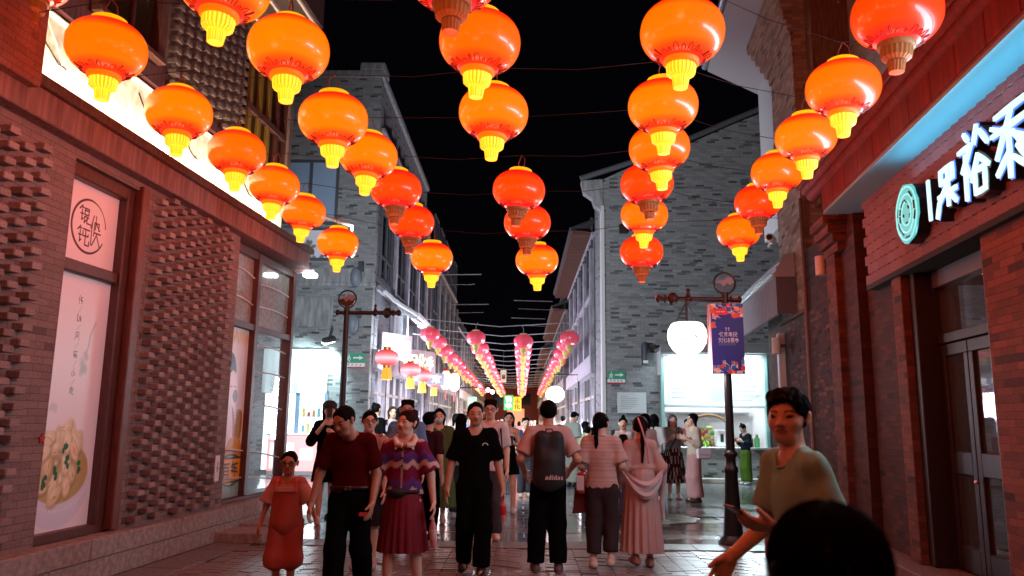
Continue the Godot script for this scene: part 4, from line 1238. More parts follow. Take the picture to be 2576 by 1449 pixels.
func far_buildings() -> void:
	var bg: Array = brick_tex("brick_gable", 8, 30, 960, 0.14, 0.05, 0.45, 33)
	var grain: Texture2D = tex.grain
	var grey := tri(mat("gable_brick", Color(0.275, 0.282, 0.29), 0.85), bg[0], Vector3.ONE / 1.95, bg[1], 0.6)
	var conc := tri(mat("grey_stone", Color(0.36, 0.37, 0.38), 0.85), tex.streak, Vector3(0.9, 0.2, 0.9))
	var white := mat("white_paint", Color(0.75, 0.76, 0.78), 0.6)
	var dark := mat("dark_gap", Color(0.02, 0.016, 0.014), 0.9)
	var iron := mat("lamp_iron", Color(0.03, 0.03, 0.03), 0.5)
	var bb := [mat("grey_brick_dark", Color(0.1, 0.105, 0.115), 0.85), mat("grey_brick_mid", Color(0.15, 0.16, 0.17), 0.85), mat("grey_brick_light", Color(0.27, 0.29, 0.31), 0.85)]
	var bs := [MB.new().box(Vector3(-0.2, -0.032, -0.03), Vector3(0.2, 0.032, 0.01), 0.006).mesh(), MB.new().box(Vector3(-0.13, -0.032, -0.03), Vector3(0.13, 0.032, 0.01), 0.006).mesh()]
	var r := RandomNumberGenerator.new()
	r.seed = 19
	# ---- the grey corner house on the left, facing us over the side lane
	var b := thing("grey_corner_house", "tall grey brick corner house on the left behind the side lane", "building", Vector3(-4.6, 0, -23.5))
	bx("wall", Vector3(-8, 0, -0.38), Vector3(0, 12.5, 0), grey, b)
	bx("upper_body", Vector3(-8, 3.8, -12.5), Vector3(-0.03, 12.5, -0.38), grey, b)
	bx("coping", Vector3(-8, 12.5, -12.5), Vector3(0.08, 12.72, 0.1), conc, b, 0.02)
	bx("parapet_block", Vector3(-0.7, 12.72, -0.8), Vector3(0.1, 13.0, 0.1), conc, b, 0.03)
	bx("string_course", Vector3(-8, 5.62, 0), Vector3(0.1, 5.76, 0.1), conc, b, 0.02)
	bx("stone_band", Vector3(-8, 5.76, 0), Vector3(0.02, 6.2, 0.03), conc, b, 0.01)
	var fc := bx("brick_face", Vector3(-7.9, 0.1, 0), Vector3(-0.02, 12.4, 0.004), grey, b)
	for k in 150:
		part("brick", bs[r.randi() % 2], bb[[0, 1, 1, 2][r.randi() % 4]], fc, Vector3(r.randf_range(-3.3, -0.3), 0.5 + 0.09 * (r.randi() % 128), 0.0))
	var w := bx("window", Vector3(-2.9, 7.66, 0.0), Vector3(-1.25, 9.6, 0.03), mat("blue_blind", Color(0.26, 0.36, 0.5), 0.35), b)
	for s in [[-2.95, -2.87], [-2.15, -2.05], [-1.3, -1.22]]: bx("frame", Vector3(s[0], 7.6, 0.0), Vector3(s[1], 9.66, 0.08), mat("house_frame", Color(0.07, 0.075, 0.09), 0.5), w)
	for s in [[7.6, 7.67], [9.6, 9.67]]: bx("frame", Vector3(-2.95, s[0], 0.0), Vector3(-1.22, s[1], 0.085), mats.house_frame, w)
	var im := Image.create(64, 64, false, Image.FORMAT_RGB8)
	im.fill(Color(0.86, 0.87, 0.9))
	for k in 14: dab(im, Vector2(r.randf() * 64, 26 + r.randf() * 38), Vector2(8, 5), Color(0.5, 0.48, 0.47), r.randf() * 3, 0.4)
	w = part("window", pane(-2.25, 6.52, -1.35, 7.4, 0.03), picture("window_picture", ImageTexture.create_from_image(im)), b)
	for s in [[-2.32, 6.44, -1.28, 6.52], [-2.32, 7.4, -1.28, 7.48], [-2.32, 6.52, -2.25, 7.4], [-1.35, 6.52, -1.28, 7.4]]: bx("frame", Vector3(s[0], s[1], 0.0), Vector3(s[2], s[3], 0.07), mats.house_frame, w)
	var pf := bx("recessed_panel", Vector3(-3.0, 4.43, 0.0), Vector3(-1.25, 5.24, 0.012), conc, b)
	for s in [[-3.0, 4.37, -1.2, 4.43], [-3.0, 5.24, -1.2, 5.3], [-1.25, 4.43, -1.19, 5.24]]: bx("panel_trim", Vector3(s[0], s[1], 0.0), Vector3(s[2], s[3], 0.05), conc, pf, 0.01)
	# white sheet over the lit doorway
	bx("curtain_rod", Vector3(-3.2, 3.68, 0.1), Vector3(-1.22, 3.72, 0.14), dark, b)
	var sh := MB.new()
	for k in 40:
		var x0 := -3.2 + k * 0.049
		sh.quad(Vector3(x0, 2.36, 0.11 + sin(k * 0.9) * 0.012), Vector3(x0 + 0.049, 2.36, 0.11 + sin((k + 1) * 0.9) * 0.012), Vector3(x0 + 0.049, 3.68, 0.12), Vector3(x0, 3.68, 0.12))
	part("white_sheet", sh.mesh(), mat("sheet_cloth", Color(0.62, 0.66, 0.68), 0.9), b)
	var dr := bx("lit_door", Vector3(-3.1, 0.1, 0.0), Vector3(-1.25, 2.35, 0.02), glow("door_white_glow", Color(0.85, 0.97, 1.0), 1.6), b)
	for s in [[-2.16, -2.04], [-1.3, -1.2]]: bx("door_post", Vector3(s[0], 0.1, 0.0), Vector3(s[1], 2.42, 0.09), mat("door_blue", Color(0.18, 0.26, 0.38), 0.5), dr)
	bx("door_head", Vector3(-3.1, 2.36, 0.0), Vector3(-1.2, 2.43, 0.09), mats.door_blue, dr)
	for k in 3:
		bx("goods_shelf", Vector3(-1.98, 0.75 + k * 0.45, 0.021), Vector3(-1.36, 0.775 + k * 0.45, 0.06), mat("shelf_grey", Color(0.3, 0.3, 0.32), 0.5), dr)
		for q in 4:
			bx("shelf_goods", Vector3(-1.95 + q * 0.15, 0.776 + k * 0.45, 0.022), Vector3(-1.86 + q * 0.15, 0.9 + k * 0.45 + 0.06 * ((q + k) % 3), 0.055), mat("goods_%d" % ((q + k) % 4), [Color(0.4, 0.2, 0.1), Color(0.15, 0.3, 0.35), Color(0.5, 0.4, 0.1), Color(0.35, 0.05, 0.06)][(q + k) % 4], 0.5), dr)
	area(b, Vector3(-2.2, 1.4, 0.3), Vector3(0.15, -0.1, 1), Vector2(1.7, 2.0), Color(0.85, 0.96, 1.0), 6.0)
	var f := thing("floodlight", "black floodlight throwing light on the white sheet over the left doorway", "floodlight", Vector3(-5.75, 3.95, -23.0))
	f.rotation = Vector3(-0.9, 0.5, 0.5)
	bx("housing", Vector3(-0.22, -0.08, -0.1), Vector3(0.22, 0.08, 0.05), iron, f, 0.02)
	bx("lens_glow", Vector3(-0.2, -0.07, -0.118), Vector3(0.2, 0.07, -0.102), glow("flood_lens_glow", Color(0.85, 1.0, 1.0), 10.0), f)
	bx("arm", Vector3(-0.02, -0.02, 0.05), Vector3(0.02, 0.02, 0.45), iron, f)
	var sp := SpotLight3D.new()
	sp.name = "flood_beam"; sp.spot_angle = 64; sp.spot_angle_attenuation = 0.5; sp.light_color = Color(0.85, 1.0, 1.0); sp.light_energy = 26.0; sp.light_size = 0.08; sp.shadow_enabled = true; sp.spot_range = 20
	f.add_child(sp)
	sp.look_at_from_position(Vector3(-5.82, 3.84, -22.85), Vector3(-6.5, 2.9, -23.5))
	sp.top_level = false
	# two wall speakers and the running-man sign
	for k in 2:
		var s := thing("wall_speaker", ["grey egg shaped speaker high on the left grey house above the stone line", "grey egg shaped speaker on the left grey house beside the lamp post"][k], "speaker", [Vector3(-5.1, 6.0, -23.3), Vector3(-5.12, 4.55, -23.3)][k])
		part("shell", MB.new().ball(Vector3(0, -0.1, 0), Vector3(0.18, 0.32, 0.18), 14).mesh(), mat("speaker_grey", Color(0.16, 0.19, 0.23), 0.5), s)
		bx("bracket", Vector3(0.05, 0.1, -0.2), Vector3(0.2, 0.4, 0.0), iron, s)
	exit_sign("green running man sign with arrow pointing right on the left grey house", Vector3(-5.05, 3.12, -23.46), 0.62, 0.46, 1.0)
	exit_sign("green running man sign with arrow pointing right on the right grey gable", Vector3(2.7, 2.68, -22.14), 0.5, 0.36, 1.0)
	# street side of that house: bays, canopy, signs
	var st := row_house("grey three storey house front with lit shops, first on the left of the far street", -1, -4.59, -23.9, -36.0, 10.8, Color(0.13, 0.133, 0.15), Color(0.9, 0.88, 1.0), 11.0, 1)
	row_house("lower grey house front with lit shops, second on the left of the far street", -1, -4.3, -36.1, -50.0, 9.2, Color(0.12, 0.11, 0.11), Color(1.0, 0.9, 0.9), 9.0, 2)
	row_house("small house front with lit shops, third on the left of the far street", -1, -4.2, -50.1, -66.0, 7.6, Color(0.17, 0.15, 0.14), Color(1.0, 0.85, 0.75), 8.0, 3)
	row_house("last dim house front on the left of the far street", -1, -4.2, -66.1, -88.0, 6.6, Color(0.15, 0.13, 0.12), Color(1.0, 0.8, 0.65), 5.0, 4)
	row_house("grey tiled house front with deep eave, first on the right of the far street", 1, 2.34, -24.7, -38.0, 7.6, Color(0.16, 0.155, 0.17), Color(0.95, 0.93, 1.0), 10.0, 5, 0.75)
	row_house("tiled house front with eave, second on the right of the far street", 1, 2.2, -38.1, -53.0, 7.0, Color(0.24, 0.21, 0.2), Color(1.0, 0.9, 0.85), 9.0, 6, 0.7)
	row_house("tiled house front with warm lights, third on the right of the far street", 1, 2.1, -53.1, -70.0, 6.4, Color(0.2, 0.15, 0.12), Color(1.0, 0.85, 0.7), 7.0, 7, 0.7)
	row_house("last small tiled house front on the right of the far street", 1, 2.0, -70.1, -88.0, 6.0, Color(0.16, 0.12, 0.1), Color(1.0, 0.8, 0.6), 5.0, 8, 0.6)
	var e := thing("end_building", "dark red painted hall closing the far end of the street", "building", Vector3(-1, 0, -92))
	bx("wall", Vector3(-9, 0, -4), Vector3(9, 7.0, 0), mat("hall_red", Color(0.16, 0.025, 0.02), 0.8), e)
	bx("door", Vector3(-0.6, 0, 0.0), Vector3(1.4, 3.2, 0.06), glow("hall_door_glow", Color(1.0, 0.25, 0.08), 0.5), e)
	bx("eave", Vector3(-9, 6.2, 0), Vector3(9, 6.5, 1.0), mats.roof_underside, e)
	for k in 4: bx("window", Vector3(-5.5 + k * 3.2, 3.6, 0.0), Vector3(-4.3 + k * 3.2, 5.0, 0.05), mats.night_pane, e)
	street_signs()
	gable_house(grey, conc, white, dark, bs, bb)

func street_signs() -> void:
	var iron: StandardMaterial3D = mats.lamp_iron
	# sloping canopy with brackets over the first shop on the left, sign boards under it
	var c := thing("glass_canopy", "sloping pale canopy with white scroll brackets on the left of the far street", "canopy", Vector3(-4.42, 4.9, -24.3), PI / 2)
	var m := MB.new()
	m.quad(Vector3(0, 0.0, 1.15), Vector3(9, 0.0, 1.15), Vector3(9, 0.9, 0.0), Vector3(0, 0.9, 0.0))
	m.quad(Vector3(9, -0.06, 1.15), Vector3(0, -0.06, 1.15), Vector3(0, 0.84, 0.0), Vector3(9, 0.84, 0.0))
	part("roof_sheet", m.mesh(), mat("canopy_sheet", Color(0.3, 0.32, 0.36), 0.4), c)
	bx("front_rail", Vector3(-0.05, -0.1, 1.12), Vector3(9.05, 0.04, 1.2), mat("white_paint", Color(0.75, 0.76, 0.78), 0.6), c, 0.01)
	for k in 4:
		part("bracket", MB.new().tube([Vector3(0.1 + k * 2.9, 0.75, 0.02), Vector3(0.1 + k * 2.9, 0.45, 0.35), Vector3(0.1 + k * 2.9, 0.0, 1.1)], 0.07, 6).mesh(), mats.white_paint, c)
	var red := mat("sign_red", Color(0.5, 0.02, 0.02), 0.5)
	var wh := glow("sign_white_light", Color(1, 1, 1), 1.2)
	var data := [
		["white tilted shop board with red and white brushed characters, left of far street", Vector3(-4.05, 3.95, -25.2), Vector2(1.5, 0.85), Color(0.42, 0.33, 0.36), wh, ["yong", "da", "shi", "pin"]],
		["grey shop board with glowing yellow characters, left of far street", Vector3(-3.85, 3.75, -29.0), Vector2(2.1, 0.9), Color(0.3, 0.22, 0.22), glow("sign_yellow_light", Color(1.0, 0.75, 0.2), 1.8), ["a", "b", "c", "d"]],
		["blue grey awning board with white marks below the yellow sign", Vector3(-3.9, 3.3, -31.5), Vector2(2.6, 0.5), Color(0.16, 0.18, 0.22), wh, ["b", "a", "c"]],
	]
	var alt := ["xiao", "wen", "bei", "min", "hua", "ji", "jing"]
	var i := 0
	for d in data:
		var s := thing("shop_sign", d[0], "sign", d[1], PI / 2 - 0.55)
		bx("board", Vector3(-d[2].x / 2, -d[2].y / 2, -0.05), Vector3(d[2].x / 2, d[2].y / 2, 0.0), mat("sign_board_%d" % i, d[3], 0.5), s, 0.01)
		var n: int = d[5].size()
		for k in n:
			part("character_light", MB.new().strokes(GL[alt[(k + i * 2) % 7]], Vector2(-d[2].x * 0.44 + k * d[2].x * 0.9 / n, -d[2].y * 0.3), Vector2(d[2].x * 0.7 / n, d[2].y * 0.62), 0.06, 0.002, 0.02).mesh(), d[4], s)
		i += 1
	# signs across the far end
	var vs := [["green hanging sign board with two white characters at the far end", Vector3(-0.95, 2.5, -60), Vector2(0.72, 1.15), Color(0.02, 0.3, 0.1), ["fei", "ji"]], ["yellow hanging sign board with dark characters beside the green one", Vector3(-0.28, 2.45, -60.5), Vector2(0.6, 1.1), Color(0.65, 0.38, 0.02), ["xiao", "hua"]], ["pale green shop banner with pink mark on the far left lamp post", Vector3(-2.8, 2.3, -45), Vector2(0.5, 0.7), Color(0.15, 0.4, 0.25), ["wen"]], ["beige hanging flag with a dark mark high over the far street", Vector3(-1.1, 4.0, -48), Vector2(0.35, 0.75), Color(0.4, 0.36, 0.28), ["bai"]]]
	i = 0
	for d in vs:
		var s := thing("hanging_sign", d[0], "sign", d[1])
		bx("board", Vector3(-d[2].x / 2, 0, -0.04), Vector3(d[2].x / 2, d[2].y, 0.04), glow("sign_panel_glow_%d" % i, d[3], 0.9, d[3]), s, 0.01)
		var n: int = d[4].size()
		for k in n:
			part("character", MB.new().strokes(GL[d[4][k]], Vector2(-d[2].x * 0.3, d[2].y * (0.55 if n > 1 and k == 0 else 0.12 if n > 1 else 0.3)), Vector2(d[2].x * 0.6, d[2].y * 0.34), 0.07, 0.041, 0.05).mesh(), wh if i != 1 and i != 3 else mat("sign_ink", Color(0.15, 0.05, 0.01), 0.5), s)
		part("hanger", MB.new().tube([Vector3(0, d[2].y, 0), Vector3(0, d[2].y + 1.2, 0)], 0.015, 5).mesh(), iron, s)
		i += 1
	# bright spots over the left shops
	for k in 4:
		var p: Vector3 = [Vector3(-4.0, 3.72, -24.9), Vector3(-3.9, 5.3, -30.0), Vector3(-2.2, 3.7, -52), Vector3(-1.95, 3.6, -53)][k]
		var s := thing("spot_lamp", ["glaring white spot lamp beside the first red shop lantern", "glaring white spot lamp above the yellow character board", "small white spot lamp deep in the street, left one of a pair", "small white spot lamp deep in the street, right one of a pair"][k], "lamp", p)
		var q: float = [0.17, 0.17, 0.13, 0.13][k]
		part("bulb", MB.new().ball(Vector3(), Vector3.ONE * q, 12).mesh(), glow("spot_lamp_glow", Color(0.9, 0.95, 1.0), 14.0), s)
		bx("bracket", Vector3(-0.3, -0.02, -0.03), Vector3(-q, 0.03, 0.03), iron, s)
		var l := OmniLight3D.new()
		l.name = "lamp_light"; l.light_color = Color(0.9, 0.95, 1.0); l.light_energy = [6.0, 6.0, 4.0, 4.0][k]; l.light_size = q * 0.5; l.omni_range = 40; l.shadow_enabled = true
		s.add_child(l)
	# roof rods with drips of light
	for k in 4:
		var p: Vector3 = [Vector3(-3.7, 8.6, -37), Vector3(-3.7, 8.5, -46), Vector3(1.2, 8.6, -45), Vector3(1.0, 8.5, -52)][k]
		var s := thing("roof_pole", ["pale metal rod jutting over the street from the nearer left roof", "pale metal rod jutting over the street from the second left roof", "pale metal rod jutting from the nearer right roof", "pale metal rod jutting from the farther right roof"][k], "pole", p)
		var sg := 1.0 if k < 2 else -1.0
		part("rod", MB.new().tube([Vector3(-sg * 0.6, 0, 0), Vector3(sg * 1.7, 0.05, 0)], 0.022, 6).mesh(), mat("pale_steel", Color(0.3, 0.3, 0.32), 0.5, 0.3), s)
		part("rod", MB.new().tube([Vector3(-sg * 0.6, -0.5, 0), Vector3(sg * 1.4, -0.45, 0)], 0.011, 6).mesh(), mats.pale_steel, s)

func exit_sign(label: String, at: Vector3, w: float, h: float, dir: float) -> void:
	var s := thing("exit_sign", label, "sign", at)
	bx("board", Vector3(-w / 2, h * 0.35, -0.02), Vector3(w / 2, h, 0.0), mat("exit_green", Color(0.015, 0.26, 0.14), 0.5), s)
	bx("caption_strip", Vector3(-w / 2, h * 0.1, -0.02), Vector3(w / 2, h * 0.348, 0.0), mat("exit_white", Color(0.7, 0.72, 0.72), 0.5), s)
	bx("red_strip", Vector3(-w / 2, 0, -0.02), Vector3(w / 2, h * 0.098, 0.0), mat("exit_red", Color(0.4, 0.03, 0.03), 0.5), s)
	var m := MB.new()
	m.prism(PackedVector2Array([Vector2(-0.08, 0.64), Vector2(0.24, 0.64), Vector2(0.2, 0.54), Vector2(0.42, 0.69), Vector2(0.2, 0.84), Vector2(0.24, 0.74), Vector2(-0.08, 0.74)].map(func(p): return Vector2(p.x * w, p.y * h))), 0.002, 0.006)
	part("arrow", m.mesh(), mats.exit_white, s)
	part("running_man", MB.new().strokes("50 51,52 45 27 09,45 57 79,43 24 15,52 74 86", Vector2(-0.42 * w, 0.42 * h), Vector2(0.24 * w, 0.5 * h), 0.04 * w, 0.002, 0.006).mesh(), mats.exit_white, s)
	for k in 4:
		part("caption", MB.new().strokes(["01 91,50 59,05 85", "11 19,11 81 89,14 84", "01 81,41 18,54 98", "02 92,42 49,08 98"][k], Vector2((-0.36 + 0.2 * k) * w, 0.16 * h), Vector2(0.1 * w, 0.13 * h), 0.012, 0.001, 0.003).mesh(), mat("exit_ink", Color(0.25, 0.05, 0.05), 0.5), s)

func gable_house(grey: Material, conc: Material, white: Material, dark: Material, bs: Array, bb: Array) -> void:
	var r := RandomNumberGenerator.new()
	r.seed = 6
	var b := thing("grey_gable_house", "grey brick gable end on the right with white snack stall at its foot", "building", Vector3(0, 0, -22.2))
	var m := MB.new()
	m.prism(PackedVector2Array([Vector2(2.34, 0), Vector2(4.0, 0), Vector2(4.0, 3.55), Vector2(7.0, 3.55), Vector2(7.0, 0), Vector2(14, 0), Vector2(14, 10.5), Vector2(9.2, 11.7), Vector2(6.34, 10.5), Vector2(5.16, 9.95), Vector2(3.16, 9.1), Vector2(2.34, 8.7)]), -0.35, 0.0)
	part("gable_wall", m.mesh(), grey, b)
	part("verge", MB.new().tube([Vector3(1.7, 8.72, 0.05), Vector3(3.16, 9.22, 0.05), Vector3(5.16, 10.08, 0.05), Vector3(6.34, 10.62, 0.05), Vector3(9.2, 11.85, 0.05)], 0.09, 6).mesh(), mat("roof_tile", Color(0.1, 0.1, 0.11), 0.7), b)
	bx("side_wall", Vector3(2.36, 0, -2.5), Vector3(3.88, 8.6, -0.36), grey, b)
	bx("corner_quoin", Vector3(2.3, 0, -0.3), Vector3(2.4, 7.9, 0.04), mat("quoin_white", Color(0.6, 0.6, 0.6), 0.7), b)
	# stepped shoulder that carries the eave
	var sh := MB.new()
	sh.prism(PackedVector2Array([Vector2(2.36, 7.6), Vector2(2.36, 8.72), Vector2(1.72, 8.66), Vector2(1.8, 8.3), Vector2(2.05, 8.12), Vector2(2.12, 7.9), Vector2(2.25, 7.82)]), -0.3, 0.03)
	part("eave_shoulder", sh.mesh(), conc, b)
	var fc := bx("brick_face", Vector3(2.42, 0.1, -0.01), Vector3(3.98, 8.4, 0.003), grey, b)
	var n := 0
	while n < 240:
		var p := Vector3(r.randf_range(2.65, 7.6), 0.3 + 0.09 * (r.randi() % 108), 0.0)
		if p.x > 3.75 and p.y < 3.95 or p.y > 8.3 + (p.x - 2.34) * 0.4: continue
		part("brick", bs[r.randi() % 2], bb[[0, 0, 1, 1, 1, 2][r.randi() % 6]], fc, p)
		n += 1
	var nt := thing("notice_board", "pale notice board with lines of print beside the snack stall", "notice", Vector3(3.13, 1.86, -22.15))
	bx("board", Vector3(-0.41, 0, -0.03), Vector3(0.41, 0.58, 0.0), mat("notice_grey", Color(0.5, 0.53, 0.54), 0.6), nt, 0.005)
	for k in 7:
		bx("line_of_print", Vector3(-0.32, 0.46 - k * 0.055, 0.001), Vector3(-0.32 + [0.2, 0.5, 0.5, 0.44, 0.5, 0.42, 0.3][k], 0.468 - k * 0.055, 0.003), mat("print_ink", Color(0.12, 0.12, 0.13), 0.7), nt)
	var ws := thing("wall_projector", "dark cylinder projector lamp on the gable above the notice", "lamp", Vector3(3.5, 3.55, -22.0))
	part("barrel", MB.new().lathe([Vector2(0.0, -0.35), Vector2(0.1, -0.35), Vector2(0.11, 0.2), Vector2(0.07, 0.3), Vector2(0.0, 0.3)], 14).mesh(), mat("projector_dark", Color(0.05, 0.06, 0.07), 0.5), ws)
	bx("bracket", Vector3(0.05, 0.15, -0.2), Vector3(0.3, 0.25, 0.0), mats.lamp_iron, ws)
	bx("window_dots", Vector3(-0.07, -0.3, 0.1), Vector3(0.07, -0.22, 0.112), white, ws)
	var jb := thing("junction_box", "small black junction box on the gable under a cable", "box", Vector3(2.95, 7.2, -22.15))
	bx("case", Vector3(-0.12, -0.14, -0.05), Vector3(0.12, 0.14, 0.06), dark, jb, 0.02)
	# ---- the stall
	var s := thing("snack_stall", "bright white snack stall with rolled screen and brick counter on the right", "stall", Vector3(5.45, 0, -22.1))
	bx("counter_wall", Vector3(-1.42, 0.12, -0.3), Vector3(1.52, 0.9, 0.0), tri(mat("stall_brick", Color(0.24, 0.24, 0.235), 0.85), (tex.brick_gable as Array)[0], Vector3.ONE / 1.95, (tex.brick_gable as Array)[1], 0.6), s, 0.01)
	bx("counter_top", Vector3(-1.44, 0.9, -0.7), Vector3(1.54, 0.95, 0.06), mat("counter_steel", Color(0.6, 0.62, 0.62), 0.25, 0.6), s, 0.008)
	bx("kerb", Vector3(-1.6, 0.0, -0.05), Vector3(1.9, 0.12, 0.35), mat("kerb_pale", Color(0.5, 0.47, 0.4), 0.6), s, 0.015)
	for x in [-1.46, 1.46]: bx("post", Vector3(x - 0.05, 0.1, -0.1), Vector3(x + 0.05, 3.5, 0.04), mat("post_teal", Color(0.25, 0.42, 0.4), 0.4), s, 0.01)
	var menu := Image.create(240, 100, false, Image.FORMAT_RGB8)
	menu.fill(Color(0.9, 0.92, 0.94))
	for k in 5: dab(menu, Vector2(110 + k * 7, 40 + (k * 37) % 40), Vector2(26, 22), Color(0.7, 0.7, 0.86, 0.7), k * 0.7, 0.5)
	for k in 16: menu.fill_rect(Rect2i(14 + (k % 2) * 150, 14 + k * 5, 30 + (k * 13) % 30, 2), Color(0.62, 0.66, 0.72))
	for k in 4: stroke_on(menu, [Vector2(180, 76 - k * 4), Vector2(206, 88 - k * 3), Vector2(232, 78)], 1.5, Color(0.7, 0.74, 0.8))
	var sc := MB.new()
	for k in 24:
		var x0 := -1.36 + k * 0.115
		var a := Vector3(x0, 2.12, 0.0 + sin(k * 0.7) * 0.012)
		var b2 := Vector3(x0 + 0.115, 2.12, sin((k + 1) * 0.7) * 0.012)
		var c2 := Vector3(x0 + 0.115, 3.4, 0.02)
		var d2 := Vector3(x0, 3.4, 0.02)
		sc.tri(a, b2, c2, Vector2(k / 24.0, 1), Vector2((k + 1) / 24.0, 1), Vector2((k + 1) / 24.0, 0))
		sc.tri(a, c2, d2, Vector2(k / 24.0, 1), Vector2((k + 1) / 24.0, 0), Vector2(k / 24.0, 0))
	part("rolled_screen", sc.mesh(), picture("screen_cloth", ImageTexture.create_from_image(menu), 0.8), s)
	bx("screen_bar", Vector3(-1.4, 2.04, -0.04), Vector3(1.4, 2.12, 0.05), mat("bar_grey", Color(0.45, 0.48, 0.5), 0.4), s, 0.01)
	var cn := bx("canopy", Vector3(-1.65, 3.56, -0.1), Vector3(1.75, 3.66, 0.85), mat("canopy_grey", Color(0.2, 0.21, 0.22), 0.6), s, 0.01)
	bx("fascia", Vector3(-1.66, 3.5, 0.84), Vector3(1.76, 3.72, 0.88), mats.canopy_grey, cn, 0.01)
	bx("side_flap", Vector3(-1.66, 2.9, 0.3), Vector3(-1.63, 3.55, 0.84), mat("flap_pale", Color(0.6, 0.6, 0.6), 0.6), cn)
	for k in 2:
		var t := bx("tube_lamp", Vector3(-1.3 + k * 1.45, 3.4, 0.2), Vector3(-0.25 + k * 1.45, 3.44, 0.24), glow("tube_white_glow", Color(0.85, 0.98, 1.0), 9.0), s, 0.01)
		bx("tube_holder", Vector3(-1.35 + k * 1.45, 3.445, 0.19), Vector3(-0.2 + k * 1.45, 3.49, 0.25), white, t)
	area(s, Vector3(0, 3.38, 0.5), Vector3(0, -0.75, -0.6), Vector2(2.6, 0.12), Color(0.86, 0.97, 1.0), 6.5)
	area(s, Vector3(0.3, 3.36, 0.55), Vector3(0, -0.6, 0.8), Vector2(2.4, 0.12), Color(0.86, 0.97, 1.0), 22.0)
	# inside
	bx("back_wall", Vector3(-1.5, 0, -1.9), Vector3(1.55, 3.5, -1.8), mat("stall_white", Color(0.72, 0.73, 0.73), 0.7), s)
	bx("side_wall", Vector3(-1.56, 0, -1.9), Vector3(-1.5, 3.5, -0.1), mats.stall_white, s)
	bx("side_wall", Vector3(1.5, 0, -1.9), Vector3(1.56, 3.5, -0.1), mats.stall_white, s)
	bx("ceiling", Vector3(-1.56, 3.5, -1.9), Vector3(1.56, 3.55, -0.1), mats.stall_white, s)
	bx("shelf", Vector3(-1.3, 1.9, -1.8), Vector3(1.4, 1.94, -1.5), mat("shelf_grey", Color(0.3, 0.3, 0.32), 0.5), s)
	bx("panel_lamp", Vector3(-1.2, 3.44, -1.5), Vector3(1.2, 3.49, -0.5), glow("panel_lamp_glow", Color(0.95, 0.98, 1.0), 3.0), s)
	area(s, Vector3(0, 3.42, -1.0), Vector3(0, -1, 0.15), Vector2(2.4, 0.9), Color(0.95, 0.98, 1.0), 8.0)
	# goods on the counter
	var green := [Color(0.12, 0.3, 0.04), Color(0.35, 0.45, 0.08), Color(0.5, 0.35, 0.08), Color(0.4, 0.06, 0.04)]
	var w := thing("food_display", "round painted tray ringed with leaves and fruit at the back of the snack stall", "display", Vector3(5.55, 0.95, -23.3))
	var ring := []
	for k in 25: ring.append(Vector3(cos(TAU * k / 24) * 0.62, 0.45 + sin(TAU * k / 24) * 0.45, 0))
	part("rim", MB.new().tube(ring, 0.04, 8, false).mesh(), mat("wicker", Color(0.3, 0.18, 0.08), 0.7), w)
	for k in 26:
		var a := r.randf() * TAU
		var q := r.randf_range(0.1, 0.5)
		part("leaf", MB.new().ball(Vector3(cos(a) * q, 0.3 + sin(a) * q * 0.5, r.randf_range(-0.02, 0.12)), Vector3(r.randf_range(0.05, 0.12), r.randf_range(0.04, 0.09), 0.06), 8).mesh(), mat("produce_%d" % (k % 4), green[k % 4], 0.6), w)
	var mc := thing("white_machine", "white drinks machine with dark slots on the snack stall counter", "machine", Vector3(5.75, 0.95, -22.5))
	bx("case", Vector3(-0.2, 0, -0.2), Vector3(0.2, 0.48, 0.15), mat("machine_white", Color(0.75, 0.75, 0.75), 0.35), mc, 0.03)
	for x in [-0.11, 0.06]: bx("slot", Vector3(x, 0.14, 0.15), Vector3(x + 0.09, 0.36, 0.156), mats.dark_gap, mc)
	for k in 6:
		var o := thing("stall_jar", ["green jar on the stall counter left of the white machine", "brown carton box on the stall counter, leftmost", "red capped jar on the stall counter right of the machine", "short white cup on the stall counter near the pole", "dark bottle on the stall counter by the right post", "green bottle at the right end of the stall counter"][k], "jar", Vector3([5.25, 4.75, 6.1, 6.25, 6.5, 6.68][k], 0.95, -22.4))
		var hh: float = [0.22, 0.26, 0.24, 0.16, 0.32, 0.34][k]
		part("jar_body", MB.new().lathe([Vector2(0, 0), Vector2(0.075, 0), Vector2(0.08, hh * 0.7), Vector2(0.04, hh * 0.85), Vector2(0.04, hh)], 12).mesh(), mat("jar_%d" % k, [Color(0.2, 0.4, 0.05), Color(0.25, 0.17, 0.09), Color(0.4, 0.3, 0.25), Color(0.7, 0.7, 0.7), Color(0.08, 0.05, 0.03), Color(0.05, 0.2, 0.06)][k], 0.3), o)
		part("lid", MB.new().lathe([Vector2(0.0, hh), Vector2(0.05, hh), Vector2(0.05, hh + 0.03), Vector2(0, hh + 0.03)], 12).mesh(), mat("lid_%d" % (k % 2), [Color(0.5, 0.05, 0.04), Color(0.6, 0.6, 0.6)][k % 2], 0.4), o)
	# red and white counter in front of the left doorway
	var ki := thing("lit_counter", "glowing red and white sales counter in front of the left doorway", "counter", Vector3(-6.55, 0, -22.6))
	bx("front_glow", Vector3(-0.7, 0.12, 0.0), Vector3(0.75, 1.12, 0.03), glow("counter_red_glow", Color(1.0, 0.22, 0.2), 1.1), ki, 0.01)
	bx("white_panel_glow", Vector3(-0.62, 0.2, 0.031), Vector3(0.05, 0.9, 0.04), glow("counter_white_glow", Color(0.95, 0.95, 1.0), 1.5), ki)
	bx("case", Vector3(-0.7, 0.0, -0.6), Vector3(0.75, 1.12, -0.001), mat("counter_case", Color(0.5, 0.5, 0.52), 0.5), ki, 0.01)
